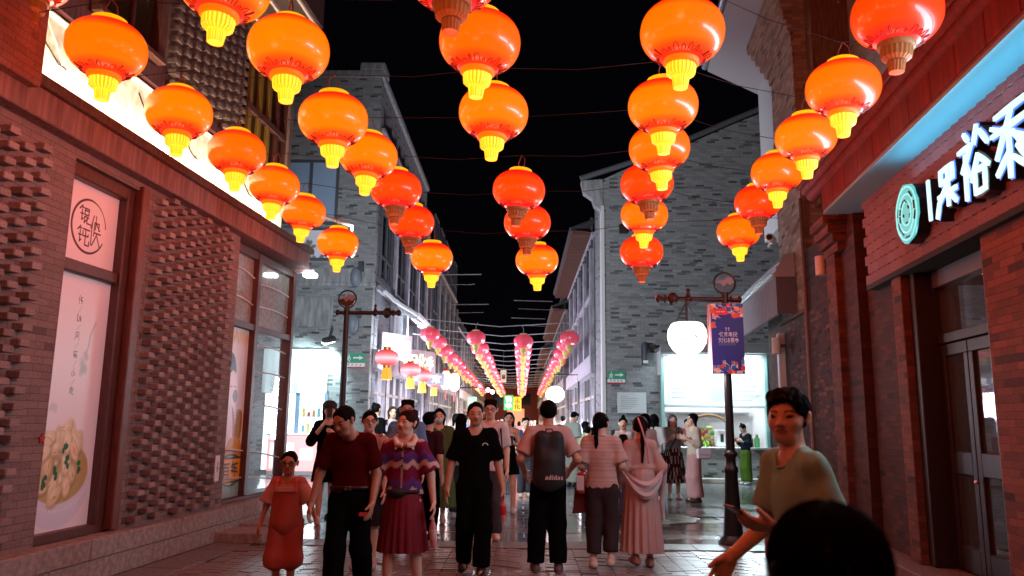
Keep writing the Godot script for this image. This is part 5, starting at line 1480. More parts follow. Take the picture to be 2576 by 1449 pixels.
	bx("top", Vector3(-0.75, 1.12, -0.65), Vector3(0.8, 1.16, 0.06), mat("counter_top_white", Color(0.7, 0.72, 0.74), 0.3), ki, 0.01)
	bx("lettering", Vector3(0.25, 0.45, 0.031), Vector3(0.6, 0.75, 0.038), mats.counter_white_glow, ki, 0.004)
# ---------------------------------------------------------------- lanterns
const ROWS := [
	[[-4.17, 5.24, -5.98, 0], [-2.04, 4.46, -4.80, 1], [-0.47, 4.44, -4.62, 0], [0.96, 5.07, -4.51, 1], [2.69, 4.49, -5.22, 0]],
	[[-3.41, 4.52, -5.86, 1], [-1.82, 4.37, -5.56, 1], [-0.34, 4.40, -5.49, 1], [1.17, 4.42, -5.36, 1], [2.77, 4.45, -6.37, 1]],
	[[-3.34, 4.47, -7.07, 1], [-1.72, 4.23, -6.62, 1], [-0.27, 4.27, -6.54, 1], [1.24, 4.35, -6.55, 1], [2.94, 4.52, -7.72, 1]],
	[[-3.16, 4.45, -8.13, 1], [-1.66, 4.35, -7.92, 1], [1.39, 4.34, -7.59, 1], [3.10, 4.60, -9.12, 1]],
	[[-3.12, 4.45, -9.33, 1], [-1.54, 4.32, -9.04, 0], [-0.05, 4.26, -8.83, 0], [1.45, 4.33, -8.76, 0], [3.20, 4.55, -10.25, 0]],
	[[-3.13, 4.48, -10.69, 1], [-1.52, 4.24, -10.27, 0], [0.06, 4.16, -9.95, 0], [1.60, 4.27, -9.92, 1], [3.13, 4.32, -10.97, 1]],
	[[-2.81, 4.21, -11.48, 1], [-1.34, 3.94, -11.21, 1], [0.21, 3.87, -10.97, 1], [1.71, 3.99, -10.91, 0]],
]

func lamp_glow(key: String, top: Color, mid: Color, low: Color, e: float) -> StandardMaterial3D:
	var g := Gradient.new()
	g.offsets = PackedFloat32Array([0.0, 0.14, 0.34, 0.8, 0.96, 1.0])
	g.colors = PackedColorArray([low, top, mid, mid, low, low])
	var t := GradientTexture2D.new()
	t.gradient = g
	t.width = 4; t.height = 128
	t.fill_from = Vector2(0, 0); t.fill_to = Vector2(0, 1)
	var m := mat(key, Color(0.25, 0.02, 0.01), 0.3)
	m.clearcoat_enabled = true; m.clearcoat = 0.6; m.clearcoat_roughness = 0.03
	m.emission_enabled = true
	m.emission = Color.BLACK
	m.emission_texture = t
	m.emission_energy_multiplier = e
	return m

func ribbed(key: String, a: Color, b: Color, e: float, base: Color) -> StandardMaterial3D:
	var im := Image.create(16, 64, false, Image.FORMAT_RGB8)
	for y in 64:
		for x in 16:
			var k := 0.5 + 0.5 * cos(TAU * x / 16.0)
			im.set_pixel(x, y, a.lerp(b, clampf(k * k * 0.8 + 0.5 * absf(y / 63.0 - 0.35), 0, 1)))  # shade between the ribs and a vertical fade painted into the emission
	var m := mat(key, base, 0.5)
	m.uv1_scale = Vector3(22, 1, 1)
	m.emission_enabled = true; m.emission = Color.BLACK
	m.emission_texture = ImageTexture.create_from_image(im)
	m.emission_energy_multiplier = e
	return m

func lanterns() -> void:
	var brights := []
	for k in 4: brights.append(lamp_glow("lantern_bright_glow_%d" % k, Color(1.0, 0.09, 0.04), Color(1.0, [0.40, 0.37, 0.43, 0.385][k], 0.0), Color(1.0, 0.12, 0.06), [1.5, 1.4, 1.55, 1.6][k]))
	var mid := lamp_glow("lantern_red_glow", Color(1.0, 0.07, 0.075), Color(1.0, 0.235, 0.0), Color(1.0, 0.09, 0.12), 1.4)
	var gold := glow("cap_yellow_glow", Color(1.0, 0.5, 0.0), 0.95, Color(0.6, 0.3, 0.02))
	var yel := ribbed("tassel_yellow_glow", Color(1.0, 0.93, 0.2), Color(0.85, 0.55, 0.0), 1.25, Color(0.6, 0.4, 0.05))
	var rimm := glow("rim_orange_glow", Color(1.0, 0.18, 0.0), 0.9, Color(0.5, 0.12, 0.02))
	var dull := ribbed("tassel_brown_glow", Color(0.42, 0.2, 0.04), Color(0.2, 0.07, 0.01), 0.5, Color(0.28, 0.12, 0.03))  # faint emission painted onto the unlit tassels
	var fret := mat("fret_dark", Color(0.12, 0.02, 0.01), 0.5)
	var cord := mat("hanging_cord", Color(0.25, 0.06, 0.05), 0.7)
	var body := MB.new().lathe(oval(0.31, 0.235, 0.1), 36).mesh()
	var cap := MB.new().lathe([Vector2(0.0, 0.212), Vector2(0.125, 0.212), Vector2(0.135, 0.222), Vector2(0.135, 0.246), Vector2(0.12, 0.256), Vector2(0.0, 0.262)], 28).mesh()
	var rim := MB.new().lathe([Vector2(0.0, -0.262), Vector2(0.118, -0.262), Vector2(0.13, -0.25), Vector2(0.13, -0.222), Vector2(0.0, -0.215)], 28).mesh()
	var drum := MB.new().lathe([Vector2(0.0, -0.355), Vector2(0.07, -0.352), Vector2(0.1, -0.33), Vector2(0.108, -0.264), Vector2(0.0, -0.264)], 40, false, Vector3(), 0.03, 20).mesh()
	var tip := MB.new().lathe([Vector2(0.0, -0.44), Vector2(0.05, -0.438), Vector2(0.06, -0.36), Vector2(0.0, -0.358)], 32, false, Vector3(), 0.05, 16).mesh()
	var fm := MB.new()
	for k in 22:
		var a := TAU * k / 22
		var ring := []
		for j in 7:
			var t := PI * j / 6.0
			var aa := a + cos(t) * (0.08 + 0.04 * sin(k * 2.7))
			var y := -0.212 + sin(t) * (0.022 + 0.012 * sin(k * 1.9))
			var rr := 0.31 * pow(maxf(0.0, 1.0 - pow(absf(y) / 0.235, 2.15)), 0.44) + 0.006
			ring.append(Vector3(cos(aa) * rr, y, sin(aa) * rr))
		fm.tube(ring, 0.0035, 4)
	var frets := fm.mesh()
	var loop := MB.new().tube([Vector3(-0.03, 0.26, 0), Vector3(-0.035, 0.34, 0.01), Vector3(0.0, 0.43, 0), Vector3(0.05, 0.38, -0.01), Vector3(0.06, 0.3, 0), Vector3(0.04, 0.26, 0)], 0.006, 5).mesh()
	var row_word := ["nearest", "second", "third", "fourth", "fifth", "sixth", "last", "first overhead", "second overhead", "third overhead", "fourth overhead"]
	var col_word := ["leftmost", "second from the left", "middle", "second from the right", "rightmost"]
	var wires := []
	var rows_all: Array = ROWS.duplicate()
	# rows taken to go on above and behind us, added to light near people
	for k in 4:
		var z := -3.35 + 1.3 * k
		rows_all.append([[-3.05, 4.45, z, 1], [-1.55, 4.5, z, 1], [-0.05, 4.5, z, 1], [1.45, 4.45, z, 1], [2.9, 4.5, z, 1]])
	for i in rows_all.size():
		for j in rows_all[i].size():
			var e = rows_all[i][j]
			var cw: String = col_word[j]
			if rows_all[i].size() == 4: cw = [["leftmost", "second from the left", "second from the right", "rightmost"], ["leftmost", "second from the left", "middle", "second from the right"]][0 if i == 3 else 1][j]
			var l := thing("red_lantern", "%s lantern, %s tassel, %s of %s row" % ["glowing orange" if e[3] else "glowing red", "lit yellow" if e[3] else "unlit brown", cw, row_word[i]], "lantern", Vector3(e[0], e[1], e[2]), 0.7 * i + 1.3 * j, "lit lanterns strung across the near street")
			part("lantern_body", body, brights[(i * 3 + j * 2 + i * j) % 4] if e[3] else mid, l)
			part("top_cap", cap, gold, l)
			part("lower_rim", rim, rimm if e[3] else dull, l)
			part("fret_band", frets, fret, l)
			part("tassel_drum", drum, yel if e[3] else dull, l)
			part("tassel_tip", tip, yel if e[3] else dull, l)
			part("hanging_loop", loop, cord, l)
			l.rotation.x = 0.06 * sin(i * 2.1 + j)
			l.rotation.z = 0.06 * cos(i * 1.3 + j * 2.2)
			var o := OmniLight3D.new()
			o.name = "lantern_light"; o.light_color = Color(1.0, 0.4, 0.3); o.light_energy = 0.23 if e[3] else 0.15; o.light_size = 0.13; o.omni_range = 20; o.shadow_enabled = true
			l.add_child(o)
			o.position = Vector3(0, -0.54, 0)
		# the cable of the row
		var pts := []
		var row = rows_all[i]
		pts.append(Vector3(-3.9 if i > 0 else -4.3, 4.75, row[0][2] + 0.15))
		for j in row.size():
			pts.append(Vector3(row[j][0], row[j][1] + 0.43, row[j][2]))
			if j < row.size() - 1:
				pts.append(Vector3((row[j][0] + row[j + 1][0]) / 2, (row[j][1] + row[j + 1][1]) / 2 + 0.38, (row[j][2] + row[j + 1][2]) / 2))
		var last: Vector3 = pts[pts.size() - 1]
		pts.append(Vector3(3.75, last.y + 0.15, last.z - 0.2))
		var c := Curve3D.new()
		for p in pts: c.add_point(p)
		var cp := part("lantern_cable", MB.new().tube(pts, 0.004, 4).mesh(), mat("cable_dark", Color(0.03, 0.01, 0.01), 0.9), self)
		tag(cp, "thin dark red cable that carries the %s row of lanterns" % row_word[i], "cable")
	far_lanterns()
	shop_lanterns()

func oval(rr: float, hh: float, top: float) -> Array:
	var pr := [Vector2(0.0, -hh * 0.93)]
	for k in 19:
		var y := -hh * 0.93 + hh * 1.86 * k / 18.0
		pr.append(Vector2(rr * pow(maxf(0.0, 1.0 - pow(absf(y) / hh, 2.15)), 0.44), y))
	pr.append(Vector2(0.0, hh * 0.93))
	return pr

func far_lanterns() -> void:
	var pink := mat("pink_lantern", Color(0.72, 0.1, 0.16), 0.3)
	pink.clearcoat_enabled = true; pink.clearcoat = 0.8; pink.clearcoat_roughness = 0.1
	pink.emission_enabled = true; pink.emission = Color(0.95, 0.4, 0.5); pink.emission_energy_multiplier = 0.16  # faint emission stands in for shop light falling on these unlit lanterns
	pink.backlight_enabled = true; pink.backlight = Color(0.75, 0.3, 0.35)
	var tas := mat("lime_tassel", Color(0.5, 0.42, 0.1), 0.6)
	tas.backlight_enabled = true; tas.backlight = Color(0.6, 0.55, 0.2)
	var cream := mat("cream_cap", Color(0.6, 0.5, 0.22), 0.5)
	var body := MB.new().lathe(oval(0.31, 0.24, 0.1), 40, false, Vector3(), 0.028, 10).mesh()
	var cap := MB.new().lathe([Vector2(0.0, 0.2), Vector2(0.13, 0.2), Vector2(0.13, 0.25), Vector2(0.1, 0.27), Vector2(0.0, 0.27)], 16).mesh()
	var drum := MB.new().lathe([Vector2(0.0, -0.36), Vector2(0.09, -0.35), Vector2(0.12, -0.24), Vector2(0.12, -0.21), Vector2(0.0, -0.2)], 16).mesh()
	var tip := MB.new().lathe([Vector2(0.0, -0.47), Vector2(0.05, -0.47), Vector2(0.06, -0.36), Vector2(0.0, -0.36)], 12).mesh()
	var loop := MB.new().tube([Vector3(0, 0.26, 0), Vector3(0, 0.42, 0), Vector3(0.12, 0.52, 0)], 0.008, 4).mesh()
	var ord := ["nearest", "second", "third", "fourth", "fifth", "sixth", "seventh", "eighth", "ninth", "tenth", "eleventh", "twelfth", "thirteenth", "fourteenth", "fifteenth"]
	var wire := mat("pale_wire", Color(0.3, 0.3, 0.33), 0.6)
	for i in 15:
		var z := -25.0 - i * 2.5
		for j in 4:
			var x: float = [-2.98, -1.48, 0.06, 1.55][j]
			var y: float = [4.34, 4.2, 4.18, 4.28][j] - i * 0.028 + 0.05 * sin(i * 1.7 + j * 2.0)
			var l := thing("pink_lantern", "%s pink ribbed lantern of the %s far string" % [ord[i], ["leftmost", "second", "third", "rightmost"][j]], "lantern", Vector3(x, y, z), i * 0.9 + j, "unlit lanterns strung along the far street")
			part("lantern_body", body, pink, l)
			part("top_cap", cap, cream, l)
			part("tassel_drum", drum, tas, l)
			if i < 8: part("tassel_tip", tip, tas, l)
			if i < 5: part("hanging_loop", loop, wire, l)
		var c := part("wire", MB.new().tube([Vector3(-4.25, 4.95 - i * 0.02, z), Vector3(-2.9, 4.82 - i * 0.03, z), Vector3(-0.7, 4.62 - i * 0.03, z), Vector3(1.55, 4.78 - i * 0.03, z), Vector3(2.3, 4.9 - i * 0.02, z)], 0.014, 4).mesh(), wire, self)
		tag(c, "pale wire over the far street holding the %s four pink lanterns" % ord[i], "wire")

func shop_lanterns() -> void:
	var g := Gradient.new()
	g.offsets = PackedFloat32Array([0.0, 0.3, 0.55, 0.8, 1.0])
	g.colors = PackedColorArray([Color(0.75, 0.12, 0.15), Color(1.0, 0.45, 0.5), Color(1.0, 0.86, 0.88), Color(1.0, 0.5, 0.54), Color(0.75, 0.12, 0.15)])
	var t := GradientTexture2D.new()
	t.gradient = g; t.width = 4; t.height = 64; t.fill_from = Vector2(0, 0); t.fill_to = Vector2(0, 1)
	var silk := mat("silk_lantern_glow", Color(0.4, 0.05, 0.05), 0.6)
	silk.emission_enabled = true; silk.emission = Color.BLACK; silk.emission_texture = t; silk.emission_energy_multiplier = 1.1
	var brass := mat("lantern_brass", Color(0.5, 0.25, 0.06), 0.4, 0.6)
	var fr := glow("fringe_yellow_glow", Color(1.0, 0.5, 0.02), 0.6, Color(0.6, 0.3, 0.02))
	for k in 4:
		var p: Vector3 = [Vector3(-4.02, 3.43, -23.2), Vector3(-3.85, 3.33, -27), Vector3(-3.62, 3.22, -28.5), Vector3(-3.69, 3.2, -33)][k]
		var s: float = [1.0, 0.98, 0.95, 0.85][k]
		var l := thing("silk_lantern", "pink glowing silk lantern with yellow fringe, %s outside the left shops" % ["nearest of the four", "second of the four", "third of the four", "farthest of the four"][k], "lantern", p, 0, "silk lanterns of the left shops")
		part("lantern_body", MB.new().lathe(oval(0.36 * s, 0.25 * s, 0.1), 30, false, Vector3(), 0.02, 12).mesh(), silk, l)
		part("top_ring", MB.new().lathe([Vector2(0, 0.23 * s), Vector2(0.12, 0.23 * s), Vector2(0.12, 0.33 * s), Vector2(0, 0.33 * s)], 14).mesh(), brass, l)
		part("lower_ring", MB.new().lathe([Vector2(0, -0.31 * s), Vector2(0.12, -0.31 * s), Vector2(0.12, -0.22 * s), Vector2(0, -0.22 * s)], 14).mesh(), brass, l)
		part("fringe", MB.new().lathe([Vector2(0, -0.66 * s), Vector2(0.16 * s, -0.66 * s), Vector2(0.12, -0.312 * s), Vector2(0, -0.312 * s)], 28, false, Vector3(), 0.05, 14).mesh(), fr, l)
	for k in 2:
		var l := thing("tall_lantern", ["tall yellow glowing lantern, left one of the pair by the left shops", "tall pale yellow lantern with red tail, right one of the pair"][k], "lantern", [Vector3(-3.48, 3.46, -36), Vector3(-3.12, 3.4, -36.5)][k])
		part("lantern_body", MB.new().lathe([Vector2(0, -0.42), Vector2(0.1, -0.42), Vector2(0.22, -0.3), Vector2(0.23, 0.25), Vector2(0.12, 0.42), Vector2(0, 0.42)], 18).mesh(), glow("tall_lantern_glow_%d" % k, [Color(1.0, 0.5, 0.05), Color(1.0, 0.7, 0.3)][k], 1.4), l)
		part("red_cap", MB.new().lathe([Vector2(0, 0.42), Vector2(0.14, 0.42), Vector2(0.1, 0.54), Vector2(0, 0.54)], 14).mesh(), mat("cap_red", Color(0.4, 0.03, 0.03), 0.5), l)
		part("tail", MB.new().tube([Vector3(0, -0.42, 0), Vector3(0, -0.9, 0)], 0.03, 6).mesh(), mats.cap_red, l)
# ---------------------------------------------------------------- lamp posts
func lamp_post(label: String, at: Vector3, s: float, dir: float, arm_y: float, arm_to: float, arm_back: float) -> Node3D:
	var iron := mat("post_black", Color(0.006, 0.006, 0.007), 0.4)
	var rust := mat("post_red_black", Color(0.025, 0.007, 0.007), 0.45)
	var o := thing("lamp_post", label, "lamp post", at)
	part("base", MB.new().lathe([Vector2(0, 0), Vector2(0.2, 0), Vector2(0.2, 0.04), Vector2(0.15, 0.09), Vector2(0.13, 0.12)], 24).mesh(), iron, o)
	part("lower_shaft", MB.new().lathe([Vector2(0.13, 0.12), Vector2(0.115, 0.3), Vector2(0.082, 0.92), Vector2(0.095, 0.94), Vector2(0.095, 0.99), Vector2(0.07, 1.02), Vector2(0.065, 1.12), Vector2(0.092, 1.15), Vector2(0.092, 1.19), Vector2(0.06, 1.22)], 24).mesh(), iron, o)
	part("upper_shaft", MB.new().lathe([Vector2(0.06, 1.22), Vector2(0.045, arm_y - 0.05), Vector2(0.045, arm_y + 0.1), Vector2(0, arm_y + 0.1)], 20).mesh(), iron, o)
	part("arm", MB.new().tube([Vector3(-dir * arm_back, arm_y, 0), Vector3(dir * arm_to, arm_y, 0)], 0.035, 12).mesh(), rust, o)
	for t in [[-arm_back, 0.05, 0.03], [-arm_back + 0.12, 0.052, 0.02], [arm_to * 0.55, 0.055, 0.05], [arm_to * 0.78, 0.085, 0.07], [arm_to * 0.9, 0.055, 0.03], [arm_to, 0.05, 0.04]]:
		part("collar", MB.new().ball(Vector3(dir * t[0], arm_y, 0), Vector3(t[2], t[1], t[1]) * 1.1, 12).mesh(), rust, o)
	part("finial", MB.new().lathe([Vector2(0.0, 0.04), Vector2(0.03, 0.05), Vector2(0.02, 0.1), Vector2(0.035, 0.13), Vector2(0, 0.16)], 10, false, Vector3(dir * arm_to * 0.55, arm_y, 0)).mesh(), rust, o)
	# round openwork badge on top
	var b := part("round_badge", MB.new().mesh_ring(0.15, 0.03).mesh(), iron, o, Vector3(0.0, arm_y + 0.23, 0))
	var hill := MB.new()
	hill.prism(PackedVector2Array([Vector2(-0.14, -0.02), Vector2(-0.09, 0.03), Vector2(-0.05, 0.0), Vector2(0.0, 0.07), Vector2(0.06, 0.02), Vector2(0.1, 0.06), Vector2(0.14, 0.0), Vector2(0.1, -0.09), Vector2(0, -0.14), Vector2(-0.1, -0.09)]), -0.012, 0.012)
	part("badge_picture", hill.mesh(), iron, b)
	var pale := MB.new()
	pale.prism(PackedVector2Array([Vector2(-0.13, -0.0), Vector2(-0.08, 0.05), Vector2(-0.03, 0.03), Vector2(0.03, 0.09), Vector2(0.1, 0.07), Vector2(0.13, 0.01), Vector2(0.07, -0.03), Vector2(0.04, 0.0), Vector2(-0.02, -0.05), Vector2(-0.06, 0.0)]), 0.013, 0.016)
	part("badge_hills", pale.mesh(), mat("badge_pale", Color(0.25, 0.24, 0.25), 0.5), b)
	part("badge_stem", MB.new().tube([Vector3(0, arm_y + 0.03, 0), Vector3(0, arm_y + 0.1, 0)], 0.02, 8).mesh(), iron, o)
	return o

func posts() -> void:
	var a := lamp_post("black cast iron lamp post on the right with globe lamp and blue banner", Vector3(2.83, 0, -10.71), 1.0, -1.0, 3.28, 0.93, 0.2)
	lamp_post("black lamp post on the left with bare arm, before the grey corner house", Vector3(-2.97, 0, -13.0), 0.8, 1.0, 3.36, 0.88, 0.16)
	var iron: StandardMaterial3D = mats.post_black
	# globe lamp
	var g := thing("globe_lamp", "white glowing round lamp hanging from the right lamp post arm", "lamp", Vector3(2.29, 2.74, -10.71))
	part("globe_glow", MB.new().lathe([Vector2(0, -0.215), Vector2(0.14, -0.215), Vector2(0.2, -0.17), Vector2(0.255, -0.08), Vector2(0.272, 0.02), Vector2(0.26, 0.11), Vector2(0.22, 0.185), Vector2(0.19, 0.205), Vector2(0, 0.21)], 32).mesh(), glow("globe_white_glow", Color(1.0, 0.98, 0.97), 2.2), g)
	part("hanger", MB.new().tube([Vector3(0, 0.21, 0), Vector3(0, 0.53, 0)], 0.016, 8).mesh(), iron, g)
	for sg in [-1.0, 1.0]: part("stay", MB.new().tube([Vector3(sg * 0.15, 0.21, 0), Vector3(sg * 0.02, 0.47, 0)], 0.008, 5).mesh(), iron, g)
	part("lettering", MB.new().strokes("05 33 17 48,52 27 79,84 69 99", Vector2(-0.16, -0.06), Vector2(0.15, 0.09), 0.008, 0.268, 0.271).strokes("13 86,42 59 77,21 67", Vector2(0.0, -0.06), Vector2(0.14, 0.1), 0.008, 0.266, 0.269).mesh(), mat("globe_ink", Color(0.25, 0.24, 0.24), 0.6), g)
	var l := OmniLight3D.new()
	l.name = "globe_light"; l.light_color = Color(1, 0.98, 0.96); l.light_energy = 1.3; l.light_size = 0.16; l.omni_range = 20; l.shadow_enabled = true
	g.add_child(l); l.position = Vector3(0, -0.4, 0)
	# banner box: three layers of board with a blue festival print
	var im := Image.create(192, 400, false, Image.FORMAT_RGB8)
	im.fill(Color(0.13, 0.13, 0.55))
	var r := RandomNumberGenerator.new()
	r.seed = 31
	var cs := [Color(0.93, 0.3, 0.2), Color(0.96, 0.6, 0.25), Color(0.95, 0.92, 0.92), Color(0.1, 0.35, 0.75), Color(0.9, 0.2, 0.3), Color(0.2, 0.6, 0.8)]
	for k in 70:
		var top := k % 2 == 0
		var p := Vector2(r.randf() * 192, r.randf() * 70 if top else 330 + r.randf() * 70)
		if k % 5 == 0: p = Vector2([8.0, 184.0][k / 5 % 2], r.randf() * 130 if top else 280 + r.randf() * 110)
		match r.randi() % 3:
			0: dab(im, p, Vector2.ONE * r.randf_range(8, 18), cs[r.randi() % 6], 0, 0.08)
			1: im.fill_rect(Rect2i(int(p.x) - 10, int(p.y) - 8, 20 + r.randi() % 16, 14 + r.randi() % 14), cs[r.randi() % 6])
			2:
				for e in 3: stroke_on(im, [p + Vector2(e * 7, -20), p + Vector2(e * 7, 8), p + Vector2(e * 7 + 22, 8 + e * 7)], 3, cs[2])
	im.fill_rect(Rect2i(30, 84, 132, 240), Color(0.13, 0.13, 0.55))
	im.fill_rect(Rect2i(22, 28, 74, 36), Color(0.92, 0.15, 0.15))
	for e in 4: dab(im, Vector2(36 + e * 14, 46), Vector2(5, 4), Color(0.95, 0.9, 0.9))
	var wh := Color(0.97, 0.95, 0.97)
	stroke_on(im, [Vector2(82, 142), Vector2(88, 138), Vector2(88, 156)], 4, wh)
	stroke_on(im, [Vector2(98, 142), Vector2(104, 138), Vector2(104, 156)], 4, wh)
	var n1 := ["bei", "jing", "hui", "min"]
	var n2 := ["wen", "hua", "xiao2", "fei", "ji"]
	for k in 4: glyph_on(im, GL[n1[k]], Vector2(44 + k * 28, 162), Vector2(25, 28), 3.2, wh)
	for k in 5: glyph_on(im, GL[n2[k]], Vector2(38 + k * 25, 196), Vector2(22, 28), 3.0, wh)
	for k in 26: im.fill_rect(Rect2i(40 + k * 4 + k % 2, 230, 3, 3), Color(0.6, 0.55, 0.7))
	for k in 26: im.fill_rect(Rect2i(40 + k * 4, 237, 3, 2), Color(0.6, 0.55, 0.7))
	var t := ImageTexture.create_from_image(im)
	var bn := thing("street_banner", "blue festival banner box with orange patterned ends on the right lamp post", "banner", Vector3(2.82, 2.24, -10.6), -0.1)
	for k in 3:
		bx("board", Vector3(-0.22 - 0.012 * k, 0.0 + 0.01 * k, -0.04 - 0.06 * k), Vector3(0.22 - 0.005 * k, 0.97, -0.005 - 0.06 * k), mat("banner_edge_%d" % (k % 2), [Color(0.65, 0.2, 0.2), Color(0.6, 0.55, 0.6)][k % 2], 0.5), bn, 0.004)
	part("print", pane(-0.215, 0.005, 0.215, 0.965, 0.002), picture("banner_print", t, 0.5), bn)
	part("strap", MB.new().tube([Vector3(-0.03, 0.9, -0.17), Vector3(0.02, 0.9, -0.11)], 0.02, 6).mesh(), iron, bn)
	# globe of a farther post on the right and the small badge post on the left
	var f := thing("globe_lamp", "white glowing globe of a farther lamp post, right of the street middle", "lamp", Vector3(1.3, 2.65, -30))
	part("globe_glow", MB.new().ball(Vector3(), Vector3(0.36, 0.32, 0.36), 20).mesh(), mats.globe_white_glow, f)
	part("hanger", MB.new().tube([Vector3(0, 0.3, 0), Vector3(0, 0.75, 0), Vector3(0.9, 0.75, 0), Vector3(0.9, -2.65, 0)], 0.05, 6).mesh(), iron, f)
	lamp_post("small distant lamp post with badge before the far left shops", Vector3(-3.2, 0, -40), 1.0, 1.0, 3.3, 0.9, 0.2)
# ---------------------------------------------------------------- people
# A figure stands at its own origin and looks along +z; its left is +x. Arms and legs are given as offsets in parts of its height.
const ARM_DOWN := [Vector3(0.03, -0.165, -0.012), Vector3(0.004, -0.14, 0.035)]

func mir(a: Array) -> Array:
	return [a[0] * Vector3(-1, 1, 1), a[1] * Vector3(-1, 1, 1)]

func two_tone(a: Color, b: Color, fy: float) -> Callable:
	return func(p: Vector3) -> Color: return a if p.y > fy else b

func person(label: String, at: Vector3, turn: float, s: Dictionary, group := "") -> Node3D:
	var root := thing("person", label, "person", at, turn, group)
	var h: float = s.get("h", 1.7)
	var q: float = clampf(at.distance_to(Vector3(0, 1.4, 0)) * 0.0017, 0.0075, 0.04) * float(s.get("fine", 1.0))
	var w: float = s.get("w", 1.0)          # breadth
	var fat: float = s.get("fat", 1.0)
	var skin: Color = s.get("skin", Color(0.42, 0.235, 0.15))
	var ln: Vector3 = s.get("lean", Vector3.ZERO) * h     # shift of the shoulders over the hips
	var hipC: Vector3 = Vector3(0, 0.52, 0) * h + s.get("hip", Vector3.ZERO) * h
	var shC := Vector3(0, 0.8, -0.005) * h + ln
	var tw: float = s.get("twist", 0.0)
	var tb := Basis(Vector3.UP, tw)
	var arms := [s.get("la", ARM_DOWN), mir(s.get("ra", ARM_DOWN))]
	var legs := [s.get("ll", [Vector3(0.002, -0.235, 0.012), Vector3(0.0, -0.235, -0.022)]), mir(s.get("rl", [Vector3(0.002, -0.235, 0.012), Vector3(0.0, -0.235, -0.022)]))]
	var sh := []
	var el := []
	var wr := []
	var hp := []
	var kn := []
	var an := []
	for i in 2:
		var sg := 1.0 if i == 0 else -1.0
		sh.append(shC + tb * Vector3(sg * 0.094 * w * h, 0.004 * h, 0))
		el.append(sh[i] + tb * (arms[i][0] * h))
		wr.append(el[i] + tb * (arms[i][1] * h))
		hp.append(hipC + Vector3(sg * 0.05 * h, -0.01 * h, 0))
		kn.append(hp[i] + legs[i][0] * h)
		an.append(kn[i] + legs[i][1] * h)
	var flat := Vector3(1, 1, 1.5)
	var waist: Vector3 = hipC.lerp(shC, 0.35)
	var chest: Vector3 = hipC.lerp(shC, 0.78)
	var neck := shC + Vector3(0, 0.035, 0.0) * h
	var hb := Basis.from_euler(Vector3(s.get("nod", 0.0), tw + float(s.get("look", 0.0)), s.get("tilt", 0.0)))
	var hh := 0.138 * h * float(s.get("head", 1.0))
	var hx := Transform3D(hb, shC + Vector3(0, 0.06, 0.014) * h + s.get("crane", Vector3.ZERO) * h)   # origin under the chin
	var none = null
	# ---- the body
	var f := Field.new().start(q)
	var sk := 0.012 * h
	f.cap(hipC, waist, 0.086 * h * fat, 0.07 * h * fat, sk, flat)
	f.cap(waist, chest, 0.07 * h * fat, 0.09 * h * w * fat, sk, flat)
	f.cap(sh[0], sh[1], 0.031 * h, 0.031 * h, 0.03 * h)
	for i in 2:
		f.cap(neck, sh[i], 0.022 * h, 0.024 * h, 0.03 * h)
		f.cap(sh[i], el[i], 0.028 * h * fat, 0.0235 * h, sk)
		f.cap(el[i], wr[i], 0.0255 * h, 0.016 * h, sk)
		f.cap(hp[i], kn[i], 0.056 * h * fat, 0.034 * h, sk)
		f.cap(kn[i], an[i], 0.032 * h, 0.021 * h, sk)
		var cf: Vector3 = kn[i].lerp(an[i], 0.3) + Vector3(0, 0, -0.012 * h)
		f.cap(cf, kn[i].lerp(an[i], 0.5) + Vector3(0, 0, -0.006 * h), 0.031 * h, 0.024 * h, sk)
		f.cap(an[i], an[i] + Vector3(0, -0.018, 0.075) * h, 0.022 * h, 0.016 * h, sk)
		f.cap(an[i], an[i] + Vector3(0, -0.018, -0.02) * h, 0.022 * h, 0.018 * h, sk)
	f.cap(neck - Vector3(0, 0.03, 0) * h, hx * Vector3(0, 0.3 * hh, -0.08 * hh), 0.033 * h, 0.031 * h, sk)
	f.run(Transform3D(), none, skin)
	# ---- the head, on a finer grid
	f.start(minf(q * 0.55, 0.013) if q < 0.02 else q * 0.7)
	var ek := 0.06 * hh
	f.cap(Vector3(0, 0.62, -0.02) * hh, Vector3(0, 0.63, -0.14) * hh, 0.36 * hh, 0.36 * hh, ek, Vector3(1.08, 0.98, 1))
	f.cap(Vector3(0, 0.5, 0.06) * hh, Vector3(0, 0.2, 0.14) * hh, 0.315 * hh, 0.2 * hh, 0.1 * hh)
	f.cap(Vector3(-0.09, 0.15, 0.2) * hh, Vector3(0.09, 0.15, 0.2) * hh, 0.1 * hh, 0.1 * hh, 0.12 * hh)
	f.cap(Vector3(-0.15, 0.38, 0.2) * hh, Vector3(0.15, 0.38, 0.2) * hh, 0.15 * hh, 0.15 * hh, 0.1 * hh)
	f.cap(Vector3(-0.15, 0.575, 0.3) * hh, Vector3(0.15, 0.575, 0.3) * hh, 0.06 * hh, 0.06 * hh, 0.08 * hh)
	f.cap(Vector3(0, 0.52, 0.36) * hh, Vector3(0, 0.385, 0.44) * hh, 0.035 * hh, 0.055 * hh, 0.07 * hh)
	f.cap(Vector3(-0.05, 0.37, 0.39) * hh, Vector3(0.05, 0.37, 0.39) * hh, 0.045 * hh, 0.045 * hh, 0.05 * hh)
	f.cap(Vector3(-0.07, 0.25, 0.34) * hh, Vector3(0.07, 0.25, 0.34) * hh, 0.045 * hh, 0.045 * hh, 0.05 * hh)
	for sg in [-1.0, 1.0]:
		f.cap(Vector3(sg * 0.385, 0.56, -0.07) * hh, Vector3(sg * 0.37, 0.4, -0.02) * hh, 0.075 * hh, 0.05 * hh, 0.03 * hh, Vector3(1.8, 1, 1))
	f.cap(Vector3(0, -0.14, -0.1) * hh, Vector3(0, 0.3, -0.06) * hh, 0.225 * hh, 0.24 * hh, ek)
